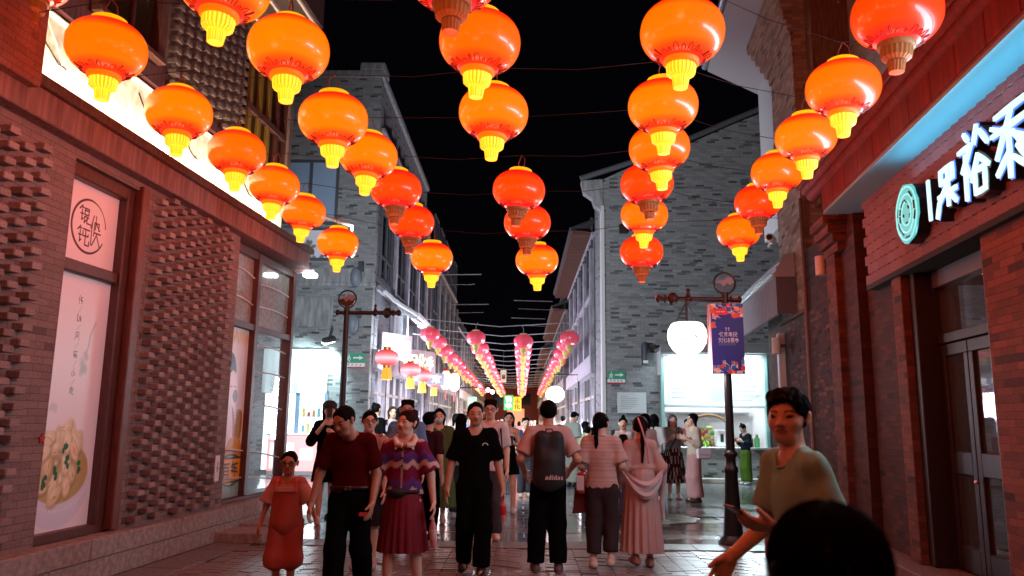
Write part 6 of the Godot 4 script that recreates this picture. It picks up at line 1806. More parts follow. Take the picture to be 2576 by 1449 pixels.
	var hid: bool = s.get("faceless", false)
	var lips := Color(skin.r * 0.75, skin.g * 0.42, skin.b * 0.42)
	var hairc: Color = s.get("hairc", Color(0.007, 0.0055, 0.005))
	var face := func(p: Vector3) -> Color:
		var y := p.y / hh
		var x := absf(p.x) / hh
		if p.z / hh < 0.16: return skin
		var bow := 0.625 - (x - 0.16) * (x - 0.16) * 2.0
		if x > 0.06 and x < 0.26 and absf(y - bow) < 0.022: return skin.lerp(hairc, 0.85)
		var e := Vector2((x - 0.16) / 0.08, (y - 0.52 - (x - 0.16) * 0.12) / 0.024)
		if e.length() < 1.0: return Color(0.012, 0.008, 0.006) if absf(x - 0.16) < 0.05 or y > 0.53 else Color(0.32, 0.27, 0.24)
		if Vector2(x / 0.125, (y - 0.25) / 0.042).length() < 1.0: return lips * (0.45 if absf(y - 0.25) < 0.009 else 1.0)
		if x < 0.07 and absf(y - 0.352) < 0.016: return skin * 0.5
		return skin
	f.run(hx, none if hid else face, skin)
	# ---- the hands
	for i in 2:
		var d: Vector3 = (wr[i] - el[i]).normalized()
		var hd = s.get("lh" if i == 0 else "rh", null)
		if hd != null: d = (tb * (hd * Vector3(1.0 if i == 0 else -1.0, 1, 1))).normalized()
		var sg := 1.0 if i == 0 else -1.0
		var palm: Vector3 = s.get("palm_l" if i == 0 else "palm_r", Vector3(-1, 0, 0)) * Vector3(sg, 1, 1)   # the way the palm looks
		palm = (tb * palm); palm = (palm - d * palm.dot(d)).normalized()
		var th := d.cross(palm) * -sg                                # towards the thumb
		var u := 0.105 * h * float(s.get("hand", 1.0))
		var o: Vector3 = wr[i]
		var curl: float = s.get("curl_l" if i == 0 else "curl_r", 0.5)
		f.start(clampf(q * 0.55, 0.003, 0.015))
		f.cap(o - d * u * 0.12, o + d * u * 0.1, 0.15 * u, 0.15 * u, 0.1 * u)
		for k in 4:
			var ac := (1.5 - k) * 0.135 * u
			var root_ := o + d * u * 0.48 + th * ac
			f.cap(o + d * u * 0.08 + th * ac * 0.6, root_, 0.095 * u, 0.075 * u, 0.05 * u)
			var lg: float = u * [0.44, 0.5, 0.46, 0.36][k]
			var p0 := root_
			var dir := d + th * (1.5 - k) * 0.06
			for j in 3:
				dir = (dir + palm * curl * (0.5 if j else 0.35)).normalized()
				var p1: Vector3 = p0 + dir * lg * [0.44, 0.32, 0.24][j]
				f.cap(p0, p1, u * (0.064 - j * 0.007), u * (0.058 - j * 0.007), 0.012 * u)
				p0 = p1
		var t0 := o + d * u * 0.14 + th * u * 0.14
		var td := (d * 0.75 + th * 0.65 + palm * 0.3).normalized()
		var t1 := t0 + td * u * 0.28
		f.cap(t0, t1, 0.1 * u, 0.075 * u, 0.06 * u)
		f.cap(t1, t1 + (td + d * 0.5 + palm * curl * 0.5).normalized() * u * 0.24, 0.07 * u, 0.055 * u, 0.02 * u)
		f.run(Transform3D(), none, skin)
	part("body", f.mesh(), vmat("skin", 0.55), root)
	# ---- clothes
	var cl = s.get("top", null)
	if cl != null:
		var e: float = cl.get("ease", 0.012) * h * 0.62
		f = Field.new().start(q)
		var hem: Vector3 = hipC + Vector3(0, float(cl.get("hem", -0.02)) * h, 0)
		var hr: float = cl.get("hemr", 0.1) * h * fat
		f.cap(chest, waist, 0.092 * h * w * fat + e, 0.074 * h * fat + e * 1.3, 0.02 * h, flat)
		f.cap(waist, hem, 0.074 * h * fat + e * 1.3, hr + e, 0.02 * h, flat, 1)
		if not cl.get("strap", false):
			f.cap(sh[0], sh[1], 0.031 * h + e * 0.6, 0.031 * h + e * 0.6, 0.03 * h)
			for i in 2: f.cap(neck, sh[i], 0.022 * h + e * 0.4, 0.024 * h + e * 0.4, 0.03 * h)
			var sl: float = cl.get("sleeve", 0.62)
			for i in 2:
				var rr: float = 0.0285 * h * fat + e
				var fl: float = cl.get("flare", 0.006) * h
				if sl <= 1.0:
					f.cap(sh[i], sh[i].lerp(el[i], sl), rr, rr - 0.004 * h + fl, 0.02 * h, Vector3.ONE, 1)
				else:
					f.cap(sh[i], el[i], rr, rr - 0.003 * h + fl * 0.5, 0.02 * h)
					f.cap(el[i], el[i].lerp(wr[i], sl - 1.0), rr - 0.003 * h + fl * 0.5, rr - 0.009 * h + fl, 0.02 * h, Vector3.ONE, 1)
			f.cap(neck + Vector3(0, -0.012, 0.012) * h, neck + Vector3(0, 0.1, 0.03) * h, float(cl.get("neck", 0.037)) * h, 0.06 * h, 0.0, Vector3.ONE, 2)
		else:
			f.clip(Vector3(0, 1, 0), shC.y - 0.045 * h)
		var fold: float = cl.get("fold", 0.0075) * h
		if fold > 0.0: rumple(f, fold, int(h * 1000) + int(at.x * 77))
		f.run(Transform3D(), cl.get("paint", none), cl.col)
		if at.length() < 13.0 and not cl.get("strap", false):
			var nb := []
			var nr: float = cl.get("neck", 0.037) * h
			for k in 19:
				var a := TAU * k / 18
				nb.append(neck + Vector3(0, -0.01 * h, 0.008 * h) + tb * Vector3(cos(a) * nr * 1.2, -sin(a) * nr * 0.72, sin(a) * nr * 1.12))
			var m := MB.new()
			m.col = cl.get("band", cl.col * 0.8)
			m.tube(nb, cl.get("bandr", 0.0045) * h, 7, false)
			part("collar", m.mesh(), cloth(), root)
		part(cl.get("name", "shirt"), f.mesh(), cloth(), root)
	var bt = s.get("bottom", null)
	if bt != null:
		f = Field.new().start(q)
		if bt.get("skirt", false):
			var y1: float = bt.get("hem", 0.3) * h
			var y0: float = bt.get("waist", 0.6) * h
			var r0: float = bt.get("r0", 0.088) * h * fat
			var r1: float = bt.get("r1", 0.13) * h
			var m := MB.new()
			m.xf = Transform3D(Basis.from_scale(Vector3(1, 1, 0.72)), Vector3(hipC.x, 0, hipC.z))
			var ple: int = bt.get("pleats", 26)
			skirt(m, y0, y1, r0, r1, ple, bt.get("depth", 0.07), bt.get("sway", Vector3.ZERO) * h, bt.col, bt.get("paint", none))
			part("skirt", m.mesh(), cloth(), root)
		else:
			var e: float = bt.get("ease", 0.012) * h
			var len: float = bt.get("len", 0.97)
			f.cap(waist, hipC, 0.075 * h * fat + e * 0.4, 0.088 * h * fat + e * 0.7, 0.02 * h, flat)
			for i in 2:
				var fl: float = bt.get("flare", 0.01) * h
				f.cap(hp[i], kn[i] if len > 0.5 else hp[i].lerp(kn[i], len * 2.0), 0.053 * h * fat + e * 0.4, 0.035 * h + e + (fl if len <= 0.5 else fl * 0.4), 0.02 * h, Vector3.ONE, 0 if len > 0.5 else 1)
				if len > 0.5: f.cap(kn[i], kn[i].lerp(an[i], (len - 0.5) * 2.0), 0.037 * h + e + fl * 0.4, 0.026 * h + e + fl, 0.02 * h, Vector3.ONE, 1)
			rumple(f, 0.006 * h, 71 + int(at.z * 31))
			f.run(Transform3D(), bt.get("paint", none), bt.col)
			part(bt.get("name", "trousers"), f.mesh(), cloth(), root)
	var so = s.get("shoes", null)
	if so != null:
		for i in 2:
			f = Field.new().start(q * 0.7)
			var g: Vector3 = an[i]
			var toe: Vector3 = s.get("toe_l" if i == 0 else "toe_r", Vector3(0.01 if i == 0 else -0.01, -0.022, 0.09)) * h
			var heel := -toe * Vector3(0.3, -1.0, 0.3)
			f.cap(g + heel, g + toe, 0.026 * h, 0.021 * h, 0.02 * h, Vector3(1, 1.15, 1))
			f.cap(g + Vector3(0, 0.01, -0.004) * h, g + toe * 0.35, 0.026 * h, 0.026 * h, 0.02 * h)
			if s.get("flatfeet", true): f.clip(Vector3(0, -1, 0), -(g.y - 0.043 * h))
			f.run(Transform3D(), so.get("paint", two_tone(so.col, so.get("sole", so.col), g.y - 0.03 * h)), so.col)
			part("shoe", f.mesh(), vmat("shoe_leather", 0.6), root)
	# ---- hair
	var style: String = s.get("hair", "short")
	if style != "none":
		f = Field.new().start(minf(q * 0.7, 0.016) if q < 0.02 else q * 0.8)
		var up: float = s.get("volume", 0.03)
		f.cap(Vector3(0, 0.64, -0.03) * hh, Vector3(0, 0.65, -0.15) * hh, (0.365 + up) * hh, (0.365 + up) * hh, 0.05 * hh, Vector3(1.06, 0.96, 1))
		if style == "buzz" or style == "short":
			f.cap(Vector3(0, 0.2, 0.42) * hh, Vector3(0, 0.56, 0.4) * hh, 0.36 * hh, 0.3 * hh, 0.0, Vector3(1.0, 1, 1), 2)
			f.clip(Vector3(0, -1, 0.6).normalized(), (-0.44 * hh) / sqrt(1.0 + 0.6 * 0.6))
			if style == "short":
				for k in 5:
					var t := (k - 2) * 0.13
					f.cap(Vector3(t, 1.0 - t * t * 0.8, 0.06) * hh, Vector3(t + 0.03, 0.85 - t * t * 1.3, 0.34 - t * t * 0.9) * hh, 0.1 * hh, 0.07 * hh, 0.05 * hh)
		else:
			f.cap(Vector3(0, 0.36, 0.42) * hh, Vector3(0, 0.62, 0.4) * hh, 0.33 * hh, 0.2 * hh, 0.0, Vector3(1.12, 1, 1), 2)
			f.clip(Vector3(0, -1, 0.42).normalized(), (-0.32 * hh if style != "bob" else 0.05 * hh) / sqrt(1.0 + 0.42 * 0.42))
			if style == "bob" or style == "long":
				var bot: float = s.get("hairlen", -0.15 if style == "bob" else -1.1)
				for sg in [-1.0, 0.0, 1.0]:
					f.cap(Vector3(sg * 0.3, 0.55, -0.12 - 0.12 * (1 - absf(sg))) * hh, Vector3(sg * 0.26, bot, -0.2 - 0.14 * (1 - absf(sg)) + float(s.get("hairz", 0.0))) * hh, 0.15 * hh, 0.1 * hh, 0.16 * hh)
			elif style == "bun":
				f.cap(Vector3(0, 0.95, -0.42) * hh, Vector3(0, 0.97, -0.4) * hh, 0.16 * hh, 0.16 * hh, 0.06 * hh)
			elif style == "topbun":
				f.cap(Vector3(0, 1.08, -0.1) * hh, Vector3(0.03, 1.14, -0.1) * hh, 0.17 * hh, 0.13 * hh, 0.06 * hh)
			elif style == "pony":
				var bot: float = s.get("hairlen", -0.75)
				f.cap(Vector3(0, 0.62, -0.45) * hh, Vector3(0, 0.45, -0.62) * hh, 0.13 * hh, 0.13 * hh, 0.08 * hh)
				f.cap(Vector3(0, 0.45, -0.62) * hh, Vector3(0.03, bot, -0.52) * hh, 0.15 * hh, 0.06 * hh, 0.1 * hh)
		var frz: float = s.get("frizz", 0.035) * hh
		rumple(f, frz, 5, 30.0)
		f.run(hx, none, hairc)
		var hm := vmat("hair", 0.6)
		hm.metallic_specular = 0.12
		part("hair", f.mesh(), hm, root)
	var gs = s.get("glasses", null)
	if gs != null:
		var m := MB.new()
		for sg in [-1.0, 1.0]:
			var ring := []
			for k in 15:
				var a := TAU * k / 14.0
				ring.append(hx * (Vector3(sg * 0.17 + cos(a) * 0.115, 0.515 + sin(a) * 0.085, 0.43 - absf(cos(a)) * 0.02) * hh))
			m.tube(ring, 0.016 * hh, 5, false)
			m.tube([hx * (Vector3(sg * 0.285, 0.53, 0.41) * hh), hx * (Vector3(sg * 0.4, 0.54, -0.05) * hh)], 0.014 * hh, 5)
		m.tube([hx * (Vector3(-0.06, 0.53, 0.43) * hh), hx * (Vector3(0.06, 0.53, 0.43) * hh)], 0.014 * hh, 5)
		part("glasses", m.mesh(), mat("glasses_frame", gs, 0.35), root)
	root.set_meta("joints", {"sh": sh, "el": el, "wr": wr, "hip": hipC, "hx": hx, "hh": hh, "shC": shC, "an": an, "kn": kn, "chest": chest, "waist": waist, "h": h, "q": q})
	return root

# small folds: a wavy offset of the field
func rumple(f: Field, amt: float, sd: int, freq := 9.0) -> void:
	f.todo.append([amt, sd, freq])

func skirt(m: MB, y0: float, y1: float, r0: float, r1: float, ple: int, depth: float, sway: Vector3, col: Color, paint) -> void:
	var rows := 9
	var seg := ple * 4
	var at := func(i: int, j: int) -> Vector3:
		var t := float(i) / rows
		var a := TAU * j / seg
		var r := lerpf(r0, r1, pow(t, 0.5)) * (1.0 + depth * t * cos(ple * a + 0.8 * sin(3.0 * a)) + 0.03 * t * sin(5.0 * a + 1.0))
		return Vector3(cos(a) * r, lerpf(y0, y1, t), -sin(a) * r) + sway * t * t
	for i in rows:
		for j in seg:
			var p := [at.call(i + 1, j), at.call(i + 1, j + 1), at.call(i, j + 1), at.call(i, j)]
			m.col = paint.call(p[0]) if paint != null else col
			m.quad(p[0], p[1], p[2], p[3])
	m.col = col
	for j in seg:
		m.tri(Vector3(0, y0, 0), at.call(0, j), at.call(0, j + 1))

func cloth() -> StandardMaterial3D:
	var m := vmat("cloth", 0.92, noise_tex("weave", 0.2, 0.78, 1.0, 4), 9.0)
	m.metallic_specular = 0.12
	return m

# loose strands that lie on the hair of the heads nearest to us
func strands(root: Node3D, n: int, sd: int, fall: float, thick: float) -> void:
	var j: Dictionary = root.get_meta("joints")
	var hx: Transform3D = j.hx
	var hh: float = j.hh
	var r := RandomNumberGenerator.new()
	r.seed = sd
	var m := MB.new()
	for k in n:
		var az := r.randf() * TAU
		var el := r.randf_range(0.5, 1.5)
		var pts := []
		var out := r.randf_range(0.365, 0.43)
		for i in 7:
			var e := el - i * fall / 6.0
			var a := az + i * r.randf_range(-0.03, 0.03)
			var d := Vector3(cos(e) * sin(a), sin(e), cos(e) * cos(a))
			if d.z > 0.45 and d.y < 0.45: break
			pts.append(hx * ((Vector3(0, 0.64, -0.08) + d * Vector3(0.98, 1.02, 1.1) * out) * hh))
		if pts.size() > 2: m.tube(pts, thick, 4, false, thick * 0.3)
	var hm := mat("strand_black", Color(0.006, 0.005, 0.005), 0.6)
	hm.metallic_specular = 0.08
	part("hair_strand", m.mesh(), hm, root).set_meta("kind", "stuff")
const BLACK := Color(0.005, 0.005, 0.006)
const HOLD := [Vector3(0.035, -0.155, 0.0), Vector3(-0.045, 0.06, 0.125)]

func held(called: String, label: String, category: String, root: Node3D, local: Vector3, turn := Vector3.ZERO) -> Node3D:
	var o := thing(called, label, category, root.transform * local)
	o.basis = root.basis * Basis.from_euler(turn)
	return o

func phone(label: String, root: Node3D, local: Vector3, turn: Vector3, lit := false) -> void:
	var o := held("phone", label, "phone", root, local, turn)
	bx("case", Vector3(-0.037, -0.077, -0.004), Vector3(0.037, 0.077, 0.004), mat("phone_case", Color(0.03, 0.03, 0.04), 0.3), o, 0.006)
	bx("screen", Vector3(-0.034, -0.073, 0.0041), Vector3(0.034, 0.073, 0.0055), mat("phone_screen", Color(0.02, 0.025, 0.03), 0.08) if not lit else glow("phone_screen_glow", Color(0.6, 0.7, 0.9), 0.5), o)

func bottle(label: String, root: Node3D, local: Vector3, body: Color, band: Color) -> void:
	var o := held("bottle", label, "bottle", root, local, Vector3(0.1, 0, 0.08))
	part("bottle_body", MB.new().lathe([Vector2(0, -0.24), Vector2(0.03, -0.24), Vector2(0.033, -0.22), Vector2(0.033, -0.06), Vector2(0.014, -0.01), Vector2(0.014, 0.0)], 16).mesh(), mat("bottle_%s" % label.left(5), body, 0.15), o)
	part("bottle_label", MB.new().lathe([Vector2(0.0335, -0.17), Vector2(0.0345, -0.168), Vector2(0.0345, -0.08), Vector2(0.0335, -0.078)], 16).mesh(), mat("band_%s" % label.left(5), band, 0.5), o)
	part("bottle_cap", MB.new().lathe([Vector2(0.0, 0.0), Vector2(0.016, 0.0), Vector2(0.016, 0.02), Vector2(0, 0.022)], 12).mesh(), mat("cap_%s" % label.left(5), band, 0.4), o)

func strap(root: Node3D, called: String, pts: Array, w: float, m: Material, parent: Node3D) -> void:
	var mb := MB.new()
	for i in pts.size() - 1:
		var a: Vector3 = pts[i]
		var b: Vector3 = pts[i + 1]
		mb.tube([a, b], w, 6)
	part(called, mb.mesh(), m, parent)

func people() -> void:
	var tan_ := Color(0.46, 0.27, 0.175)
	var fair := Color(0.6, 0.39, 0.29)
	# the boy and the man who leads him
	var boy_top := func(p: Vector3) -> Color: return Color(0.7, 0.24, 0.2) if absf(p.x) > 0.235 or p.y > 0.985 else Color(0.75, 0.45, 0.4)
	var boy := person("small boy with glasses in red dungarees walking hand in hand", Vector3(-2.1, 0, -7.2), 0.1, {"h": 1.235, "head": 1.2, "w": 0.92, "skin": tan_, "hair": "buzz", "volume": 0.012, "nod": 0.05, "glasses": Color(0.02, 0.015, 0.015),
		"la": [Vector3(0.075, -0.14, 0.01), Vector3(0.055, -0.115, 0.03)], "ra": [Vector3(0.06, -0.15, -0.01), Vector3(0.03, -0.13, 0.03)], "curl_r": 0.3,
		"top": {"col": Color(0.6, 0.2, 0.16), "ease": 0.022, "sleeve": 0.95, "flare": 0.03, "hem": 0.05, "paint": boy_top},
		"bottom": {"col": Color(0.6, 0.15, 0.115), "ease": 0.045, "len": 0.6, "flare": 0.016, "name": "dungarees"}, "shoes": {"col": Color(0.3, 0.1, 0.08)}}, "")
	var f := Field.new().start(0.011)
	f.cap(Vector3(0, 0.66, 0.008), Vector3(0, 0.93, 0.02), 0.148, 0.118, 0.02, Vector3(1, 1, 1.2), 1)
	f.clip(Vector3(0, 1, 0), 0.93)
	rumple(f, 0.004, 3)
	f.run(Transform3D(), null, Color(0.6, 0.15, 0.115))
	part("bib", f.mesh(), cloth(), boy)
	for sg in [-1.0, 1.0]: strap(boy, "bib_strap", [Vector3(sg * 0.085, 0.92, 0.125), Vector3(sg * 0.085, 1.0, 0.1), Vector3(sg * 0.08, 1.03, 0.02), Vector3(sg * 0.07, 0.98, -0.09)], 0.016, mat("bib_red", Color(0.6, 0.15, 0.115), 0.9), boy)
	bx("bib_patch", Vector3(-0.075, 0.92, 0.118), Vector3(0.075, 0.965, 0.135), mat("bib_patch", Color(0.6, 0.4, 0.36), 0.9), boy, 0.006)
	var man := person("man in dark red polo shirt looking down, leading the small boy", Vector3(-1.47, 0, -6.92), 0.05, {"h": 1.71, "fat": 1.04, "w": 0.95, "skin": Color(0.38, 0.2, 0.125), "hair": "buzz", "volume": 0.02, "nod": 0.42, "look": -0.55, "tilt": 0.1, "crane": Vector3(-0.006, -0.02, 0.03), "lean": Vector3(-0.012, 0, 0.02),
		"ra": [Vector3(0.055, -0.16, 0.0), Vector3(0.025, -0.145, 0.045)], "la": [Vector3(0.05, -0.165, -0.012), Vector3(-0.008, -0.13, 0.06)], "curl_r": 0.7, "curl_l": 0.8,
		"rl": [Vector3(0.008, -0.228, 0.055), Vector3(0.004, -0.235, 0.0)], "ll": [Vector3(0.012, -0.235, 0.0), Vector3(0.01, -0.218, -0.09)],
		"top": {"col": Color(0.07, 0.005, 0.004), "bandr": 0.009, "band": Color(0.06, 0.004, 0.003), "ease": 0.014, "sleeve": 0.8, "flare": 0.012, "hem": 0.055, "fold": 0.006}, "bottom": {"col": BLACK, "ease": 0.012}, "shoes": {"col": BLACK}})
	var belt := []
	for k in 25: belt.append(Vector3(cos(TAU * k / 24) * 0.172, 0.985, sin(TAU * k / 24) * 0.122))
	part("belt", MB.new().tube(belt, 0.018, 6, false).mesh(), mat("belt_leather", Color(0.02, 0.012, 0.01), 0.3), man)
	bx("buckle", Vector3(-0.028, 0.966, 0.13), Vector3(0.022, 1.003, 0.146), mat("bright_metal", Color(0.8, 0.75, 0.7), 0.2, 1.0), man, 0.004)
	var j: Dictionary = man.get_meta("joints")
	var pk := held("paper_packet", "small pink paper packet in the fist of the man in red polo", "packet", man, j.wr[0] + Vector3(-0.05, -0.1, 0.06))
	bx("packet", Vector3(-0.05, -0.015, -0.02), Vector3(0.03, 0.02, 0.02), mat("pink_packet", Color(0.5, 0.06, 0.09), 0.6), pk, 0.005)
	# woman in the striped knit
	var knit := func(p: Vector3) -> Color:
		var ww := 0.014 * sin(p.x * 62.0) + 0.014 * sin(p.z * 62.0)
		var y := p.y + ww - absf(p.x) * 0.06
		var s := fposmod(y - 0.86, 0.235) / 0.235
		if p.x > -0.028 and p.x < -0.008 and p.z > 0.05: return Color(0.5, 0.36, 0.3)
		if s > 0.16 and s < 0.36: return Color(0.62, 0.42, 0.36)
		if s >= 0.36 and s < 0.58: return Color(0.1, 0.045, 0.2)
		if s >= 0.58 and s < 0.72: return Color(0.16, 0.05, 0.2)
		return Color(0.2, 0.02, 0.055)
	var kw := person("woman in purple and cream wavy striped knit top and red pleated skirt", Vector3(-1.05, 0, -7.2), 0.08, {"h": 1.65, "w": 0.88, "fat": 0.95, "skin": fair, "hair": "bun", "look": -0.62, "nod": -0.12, "hairc": Color(0.025, 0.01, 0.008),
		"la": [Vector3(0.06, -0.15, 0.0), Vector3(0.02, -0.137, 0.035)], "ra": [Vector3(0.055, -0.155, -0.03), Vector3(0.03, -0.137, 0.02)], "curl_l": 0.8,
		"rl": [Vector3(0.016, -0.235, 0.035), Vector3(0.012, -0.235, -0.01)], "ll": [Vector3(0.016, -0.235, 0.0), Vector3(0.03, -0.232, -0.04)],
		"top": {"col": Color(0.3, 0.1, 0.2), "ease": 0.02, "sleeve": 0.9, "flare": 0.026, "hem": 0.03, "paint": knit, "neck": 0.036},
		"bottom": {"skirt": true, "col": Color(0.2, 0.03, 0.045), "hem": 0.25, "waist": 0.575, "r0": 0.083, "r1": 0.135, "pleats": 20, "depth": 0.05}, "shoes": {"col": Color(0.5, 0.4, 0.36)}})
	var cm := mat("cream_collar", Color(0.66, 0.5, 0.44), 0.9)
	var cl := MB.new()
	for sg in [-1.0, 1.0]:
		cl.tri(Vector3(sg * 0.015, 1.345, 0.108), Vector3(sg * 0.085, 1.3, 0.108), Vector3(sg * 0.09, 1.405, 0.055)) if sg > 0 else cl.tri(Vector3(sg * 0.015, 1.345, 0.108), Vector3(sg * 0.09, 1.405, 0.055), Vector3(sg * 0.085, 1.3, 0.108))
		cl.tube([Vector3(sg * 0.02, 1.34, 0.104), Vector3(sg * 0.07, 1.345, 0.095), Vector3(sg * 0.092, 1.395, 0.04), Vector3(sg * 0.07, 1.42, -0.03)], 0.026, 8)
	part("collar", cl.mesh(), cm, kw)
	part("belt", MB.new().ball(Vector3(-0.05, 0.925, 0.11), Vector3(0.085, 0.045, 0.035), 12).tube([Vector3(-0.14, 0.935, 0.05), Vector3(0, 0.93, 0.118), Vector3(0.14, 0.935, 0.05)], 0.022, 8).mesh(), mat("black_sash", BLACK, 0.6), kw)
	for k in 3: part("button", MB.new().ball(Vector3(-0.018, 1.3 - k * 0.07, 0.128 - k * 0.004), Vector3(0.012, 0.012, 0.006), 8).mesh(), mat("black_sash", BLACK, 0.6), kw)
	j = kw.get_meta("joints")
	bottle("pink drink bottle hanging from the hand of the striped knit woman", kw, j.wr[0] + Vector3(0.0, -0.16, 0.04), Color(0.6, 0.3, 0.3), Color(0.65, 0.5, 0.45))
	# man in black
	var bk := person("crop haired man all in black with small white chest badge", Vector3(-0.48, 0, -8.35), 0.06, {"h": 1.76, "skin": tan_, "hair": "buzz", "volume": 0.02, "look": 0.05, "nod": 0.06,
		"la": [Vector3(0.045, -0.162, -0.01), Vector3(0.028, -0.14, 0.035)], "ra": [Vector3(0.045, -0.162, -0.01), Vector3(0.018, -0.14, 0.035)], "ll": [Vector3(0.004, -0.228, 0.05), Vector3(-0.006, -0.238, 0.01)], "rl": [Vector3(0.002, -0.235, 0.0), Vector3(0.004, -0.22, -0.09)],
		"top": {"col": BLACK, "ease": 0.016, "sleeve": 0.88, "flare": 0.012, "hem": -0.03}, "bottom": {"col": BLACK, "ease": 0.013}, "shoes": {"col": BLACK}})
	var arc := []
	for k in 7: arc.append(Vector3(0.105 + cos(PI * k / 6) * 0.028, 1.315 + sin(PI * k / 6) * 0.024, 0.128))
	part("chest_badge", MB.new().tube(arc, 0.005, 5).mesh(), mat("badge_white", Color(0.7, 0.7, 0.7), 0.5), bk)
	j = bk.get_meta("joints")
	bottle("red and clear water bottle carried by the man in black", bk, j.wr[0] + Vector3(0.0, -0.1, 0.04), Color(0.55, 0.25, 0.25), Color(0.5, 0.02, 0.03))
	# the man with the backpack
	var bp := person("man seen from behind in pale tee and black trousers, carrying a backpack", Vector3(0.3, 0, -8.6), PI + 0.03, {"h": 1.79, "w": 1.05, "skin": tan_, "hair": "buzz", "volume": 0.045,
		"la": [Vector3(0.07, -0.15, -0.035), Vector3(-0.03, -0.085, 0.11)], "ra": [Vector3(0.075, -0.15, -0.03), Vector3(-0.035, -0.07, 0.115)],
		"ll": [Vector3(0.012, -0.235, 0.01), Vector3(0.01, -0.235, -0.01)], "rl": [Vector3(0.008, -0.235, 0.02), Vector3(0.004, -0.235, -0.04)],
		"top": {"col": Color(0.62, 0.42, 0.38), "ease": 0.02, "sleeve": 0.8, "flare": 0.014, "hem": -0.02, "fold": 0.007}, "bottom": {"col": BLACK, "ease": 0.015}, "shoes": {"col": Color(0.1, 0.07, 0.06), "sole": Color(0.5, 0.45, 0.42)}})
	var pack := held("backpack", "black backpack with white lettering on the back of the pale tee man", "backpack", bp, Vector3(0, 1.19, -0.15))
	f = Field.new().start(0.013)
	f.cap(Vector3(-0.07, 0.2, 0), Vector3(-0.08, -0.22, 0.0), 0.085, 0.1, 0.05, Vector3(1, 1, 1.1))
	f.cap(Vector3(0.07, 0.2, 0), Vector3(0.08, -0.22, 0.0), 0.085, 0.1, 0.05, Vector3(1, 1, 1.1))
	f.cap(Vector3(0, -0.05, -0.06), Vector3(0, -0.22, -0.06), 0.12, 0.13, 0.05, Vector3(1, 1, 1.9))
	rumple(f, 0.008, 9)
	f.run(Transform3D(), null, Color(0.008, 0.008, 0.01))
	part("bag", f.mesh(), vmat("bag_cloth", 0.7), pack)
	for sg in [-1.0, 1.0]: strap(bp, "strap", [Vector3(sg * 0.07, 0.2, 0.05), Vector3(sg * 0.11, 0.28, 0.1), Vector3(sg * 0.125, 0.27, 0.2), Vector3(sg * 0.13, 0.12, 0.29)], 0.026, mat("strap_black", BLACK, 0.7), pack)
	part("handle", MB.new().tube([Vector3(-0.045, 0.25, 0.0), Vector3(-0.03, 0.3, 0.0), Vector3(0.03, 0.3, 0.0), Vector3(0.045, 0.25, 0.0)], 0.009, 6).mesh(), mats.strap_black, pack)
	var tm := TextMesh.new()
	var sf := SystemFont.new()
	sf.font_names = PackedStringArray(["Droid Sans"]); sf.font_weight = 700
	tm.font = sf; tm.text = "adidas"; tm.font_size = 32; tm.pixel_size = 0.0019; tm.depth = 0.003
	var lt := part("lettering", tm, mat("print_pale", Color(0.62, 0.5, 0.48), 0.6), pack, Vector3(-0.045, -0.2, -0.137))
	lt.rotation.y = PI
	# woman with the red bag
	var rib := func(p: Vector3) -> Color: return Color(0.66, 0.44, 0.39) * (0.8 if fposmod(p.y, 0.04) < 0.012 else 1.0)
	var wb := person("pony tailed woman seen from behind in ribbed white tee and dark trousers", Vector3(0.91, 0, -8.9), PI - 0.1, {"h": 1.67, "w": 0.95, "fat": 1.02, "skin": fair, "hair": "pony", "hairlen": -0.85, "look": -0.45, "volume": 0.04,
		"la": [Vector3(0.05, -0.15, -0.01), Vector3(-0.02, -0.06, 0.12)], "ra": [Vector3(0.045, -0.15, -0.01), Vector3(-0.03, -0.05, 0.12)], "ll": [Vector3(0.004, -0.235, 0.02), Vector3(0.004, -0.235, -0.03)], "rl": [Vector3(0.006, -0.23, 0.03), Vector3(0.0, -0.222, -0.06)],
		"top": {"col": Color(0.66, 0.44, 0.39), "ease": 0.022, "sleeve": 0.85, "flare": 0.014, "hem": -0.01, "paint": rib, "fold": 0.006}, "bottom": {"col": Color(0.055, 0.04, 0.045), "ease": 0.016, "len": 0.9, "flare": 0.006}, "shoes": {"col": Color(0.55, 0.45, 0.38), "sole": Color(0.3, 0.2, 0.18)}})
	var bag := held("shoulder_bag", "red and white shoulder bag hanging at the side of the ribbed tee woman", "bag", wb, Vector3(0.23, 0.92, 0.02))
	bx("bag", Vector3(-0.045, -0.14, -0.09), Vector3(0.045, 0.1, 0.09), mat("bag_red", Color(0.42, 0.012, 0.015), 0.5), bag, 0.02)
	bx("white_panel", Vector3(-0.03, -0.1, -0.1), Vector3(0.05, 0.06, -0.088), mat("bag_white", Color(0.62, 0.5, 0.5), 0.5), bag, 0.005)
	strap(wb, "strap", [Vector3(0, 0.1, 0.0), Vector3(-0.03, 0.3, -0.1), Vector3(-0.09, 0.46, -0.09), Vector3(-0.12, 0.485, 0.0)], 0.012, mats.bag_red, bag)
	var tote := held("tote_bag", "dark red tote bag swinging low beside the shoulder bag woman", "bag", wb, Vector3(0.2, 0.72, 0.06))
	part("bag", MB.new().prism(PackedVector2Array([Vector2(-0.14, -0.13), Vector2(0.13, -0.16), Vector2(0.1, 0.13), Vector2(-0.1, 0.13)]), -0.04, 0.04).mesh(), mat("tote_red", Color(0.12, 0.012, 0.012), 0.8), tote)
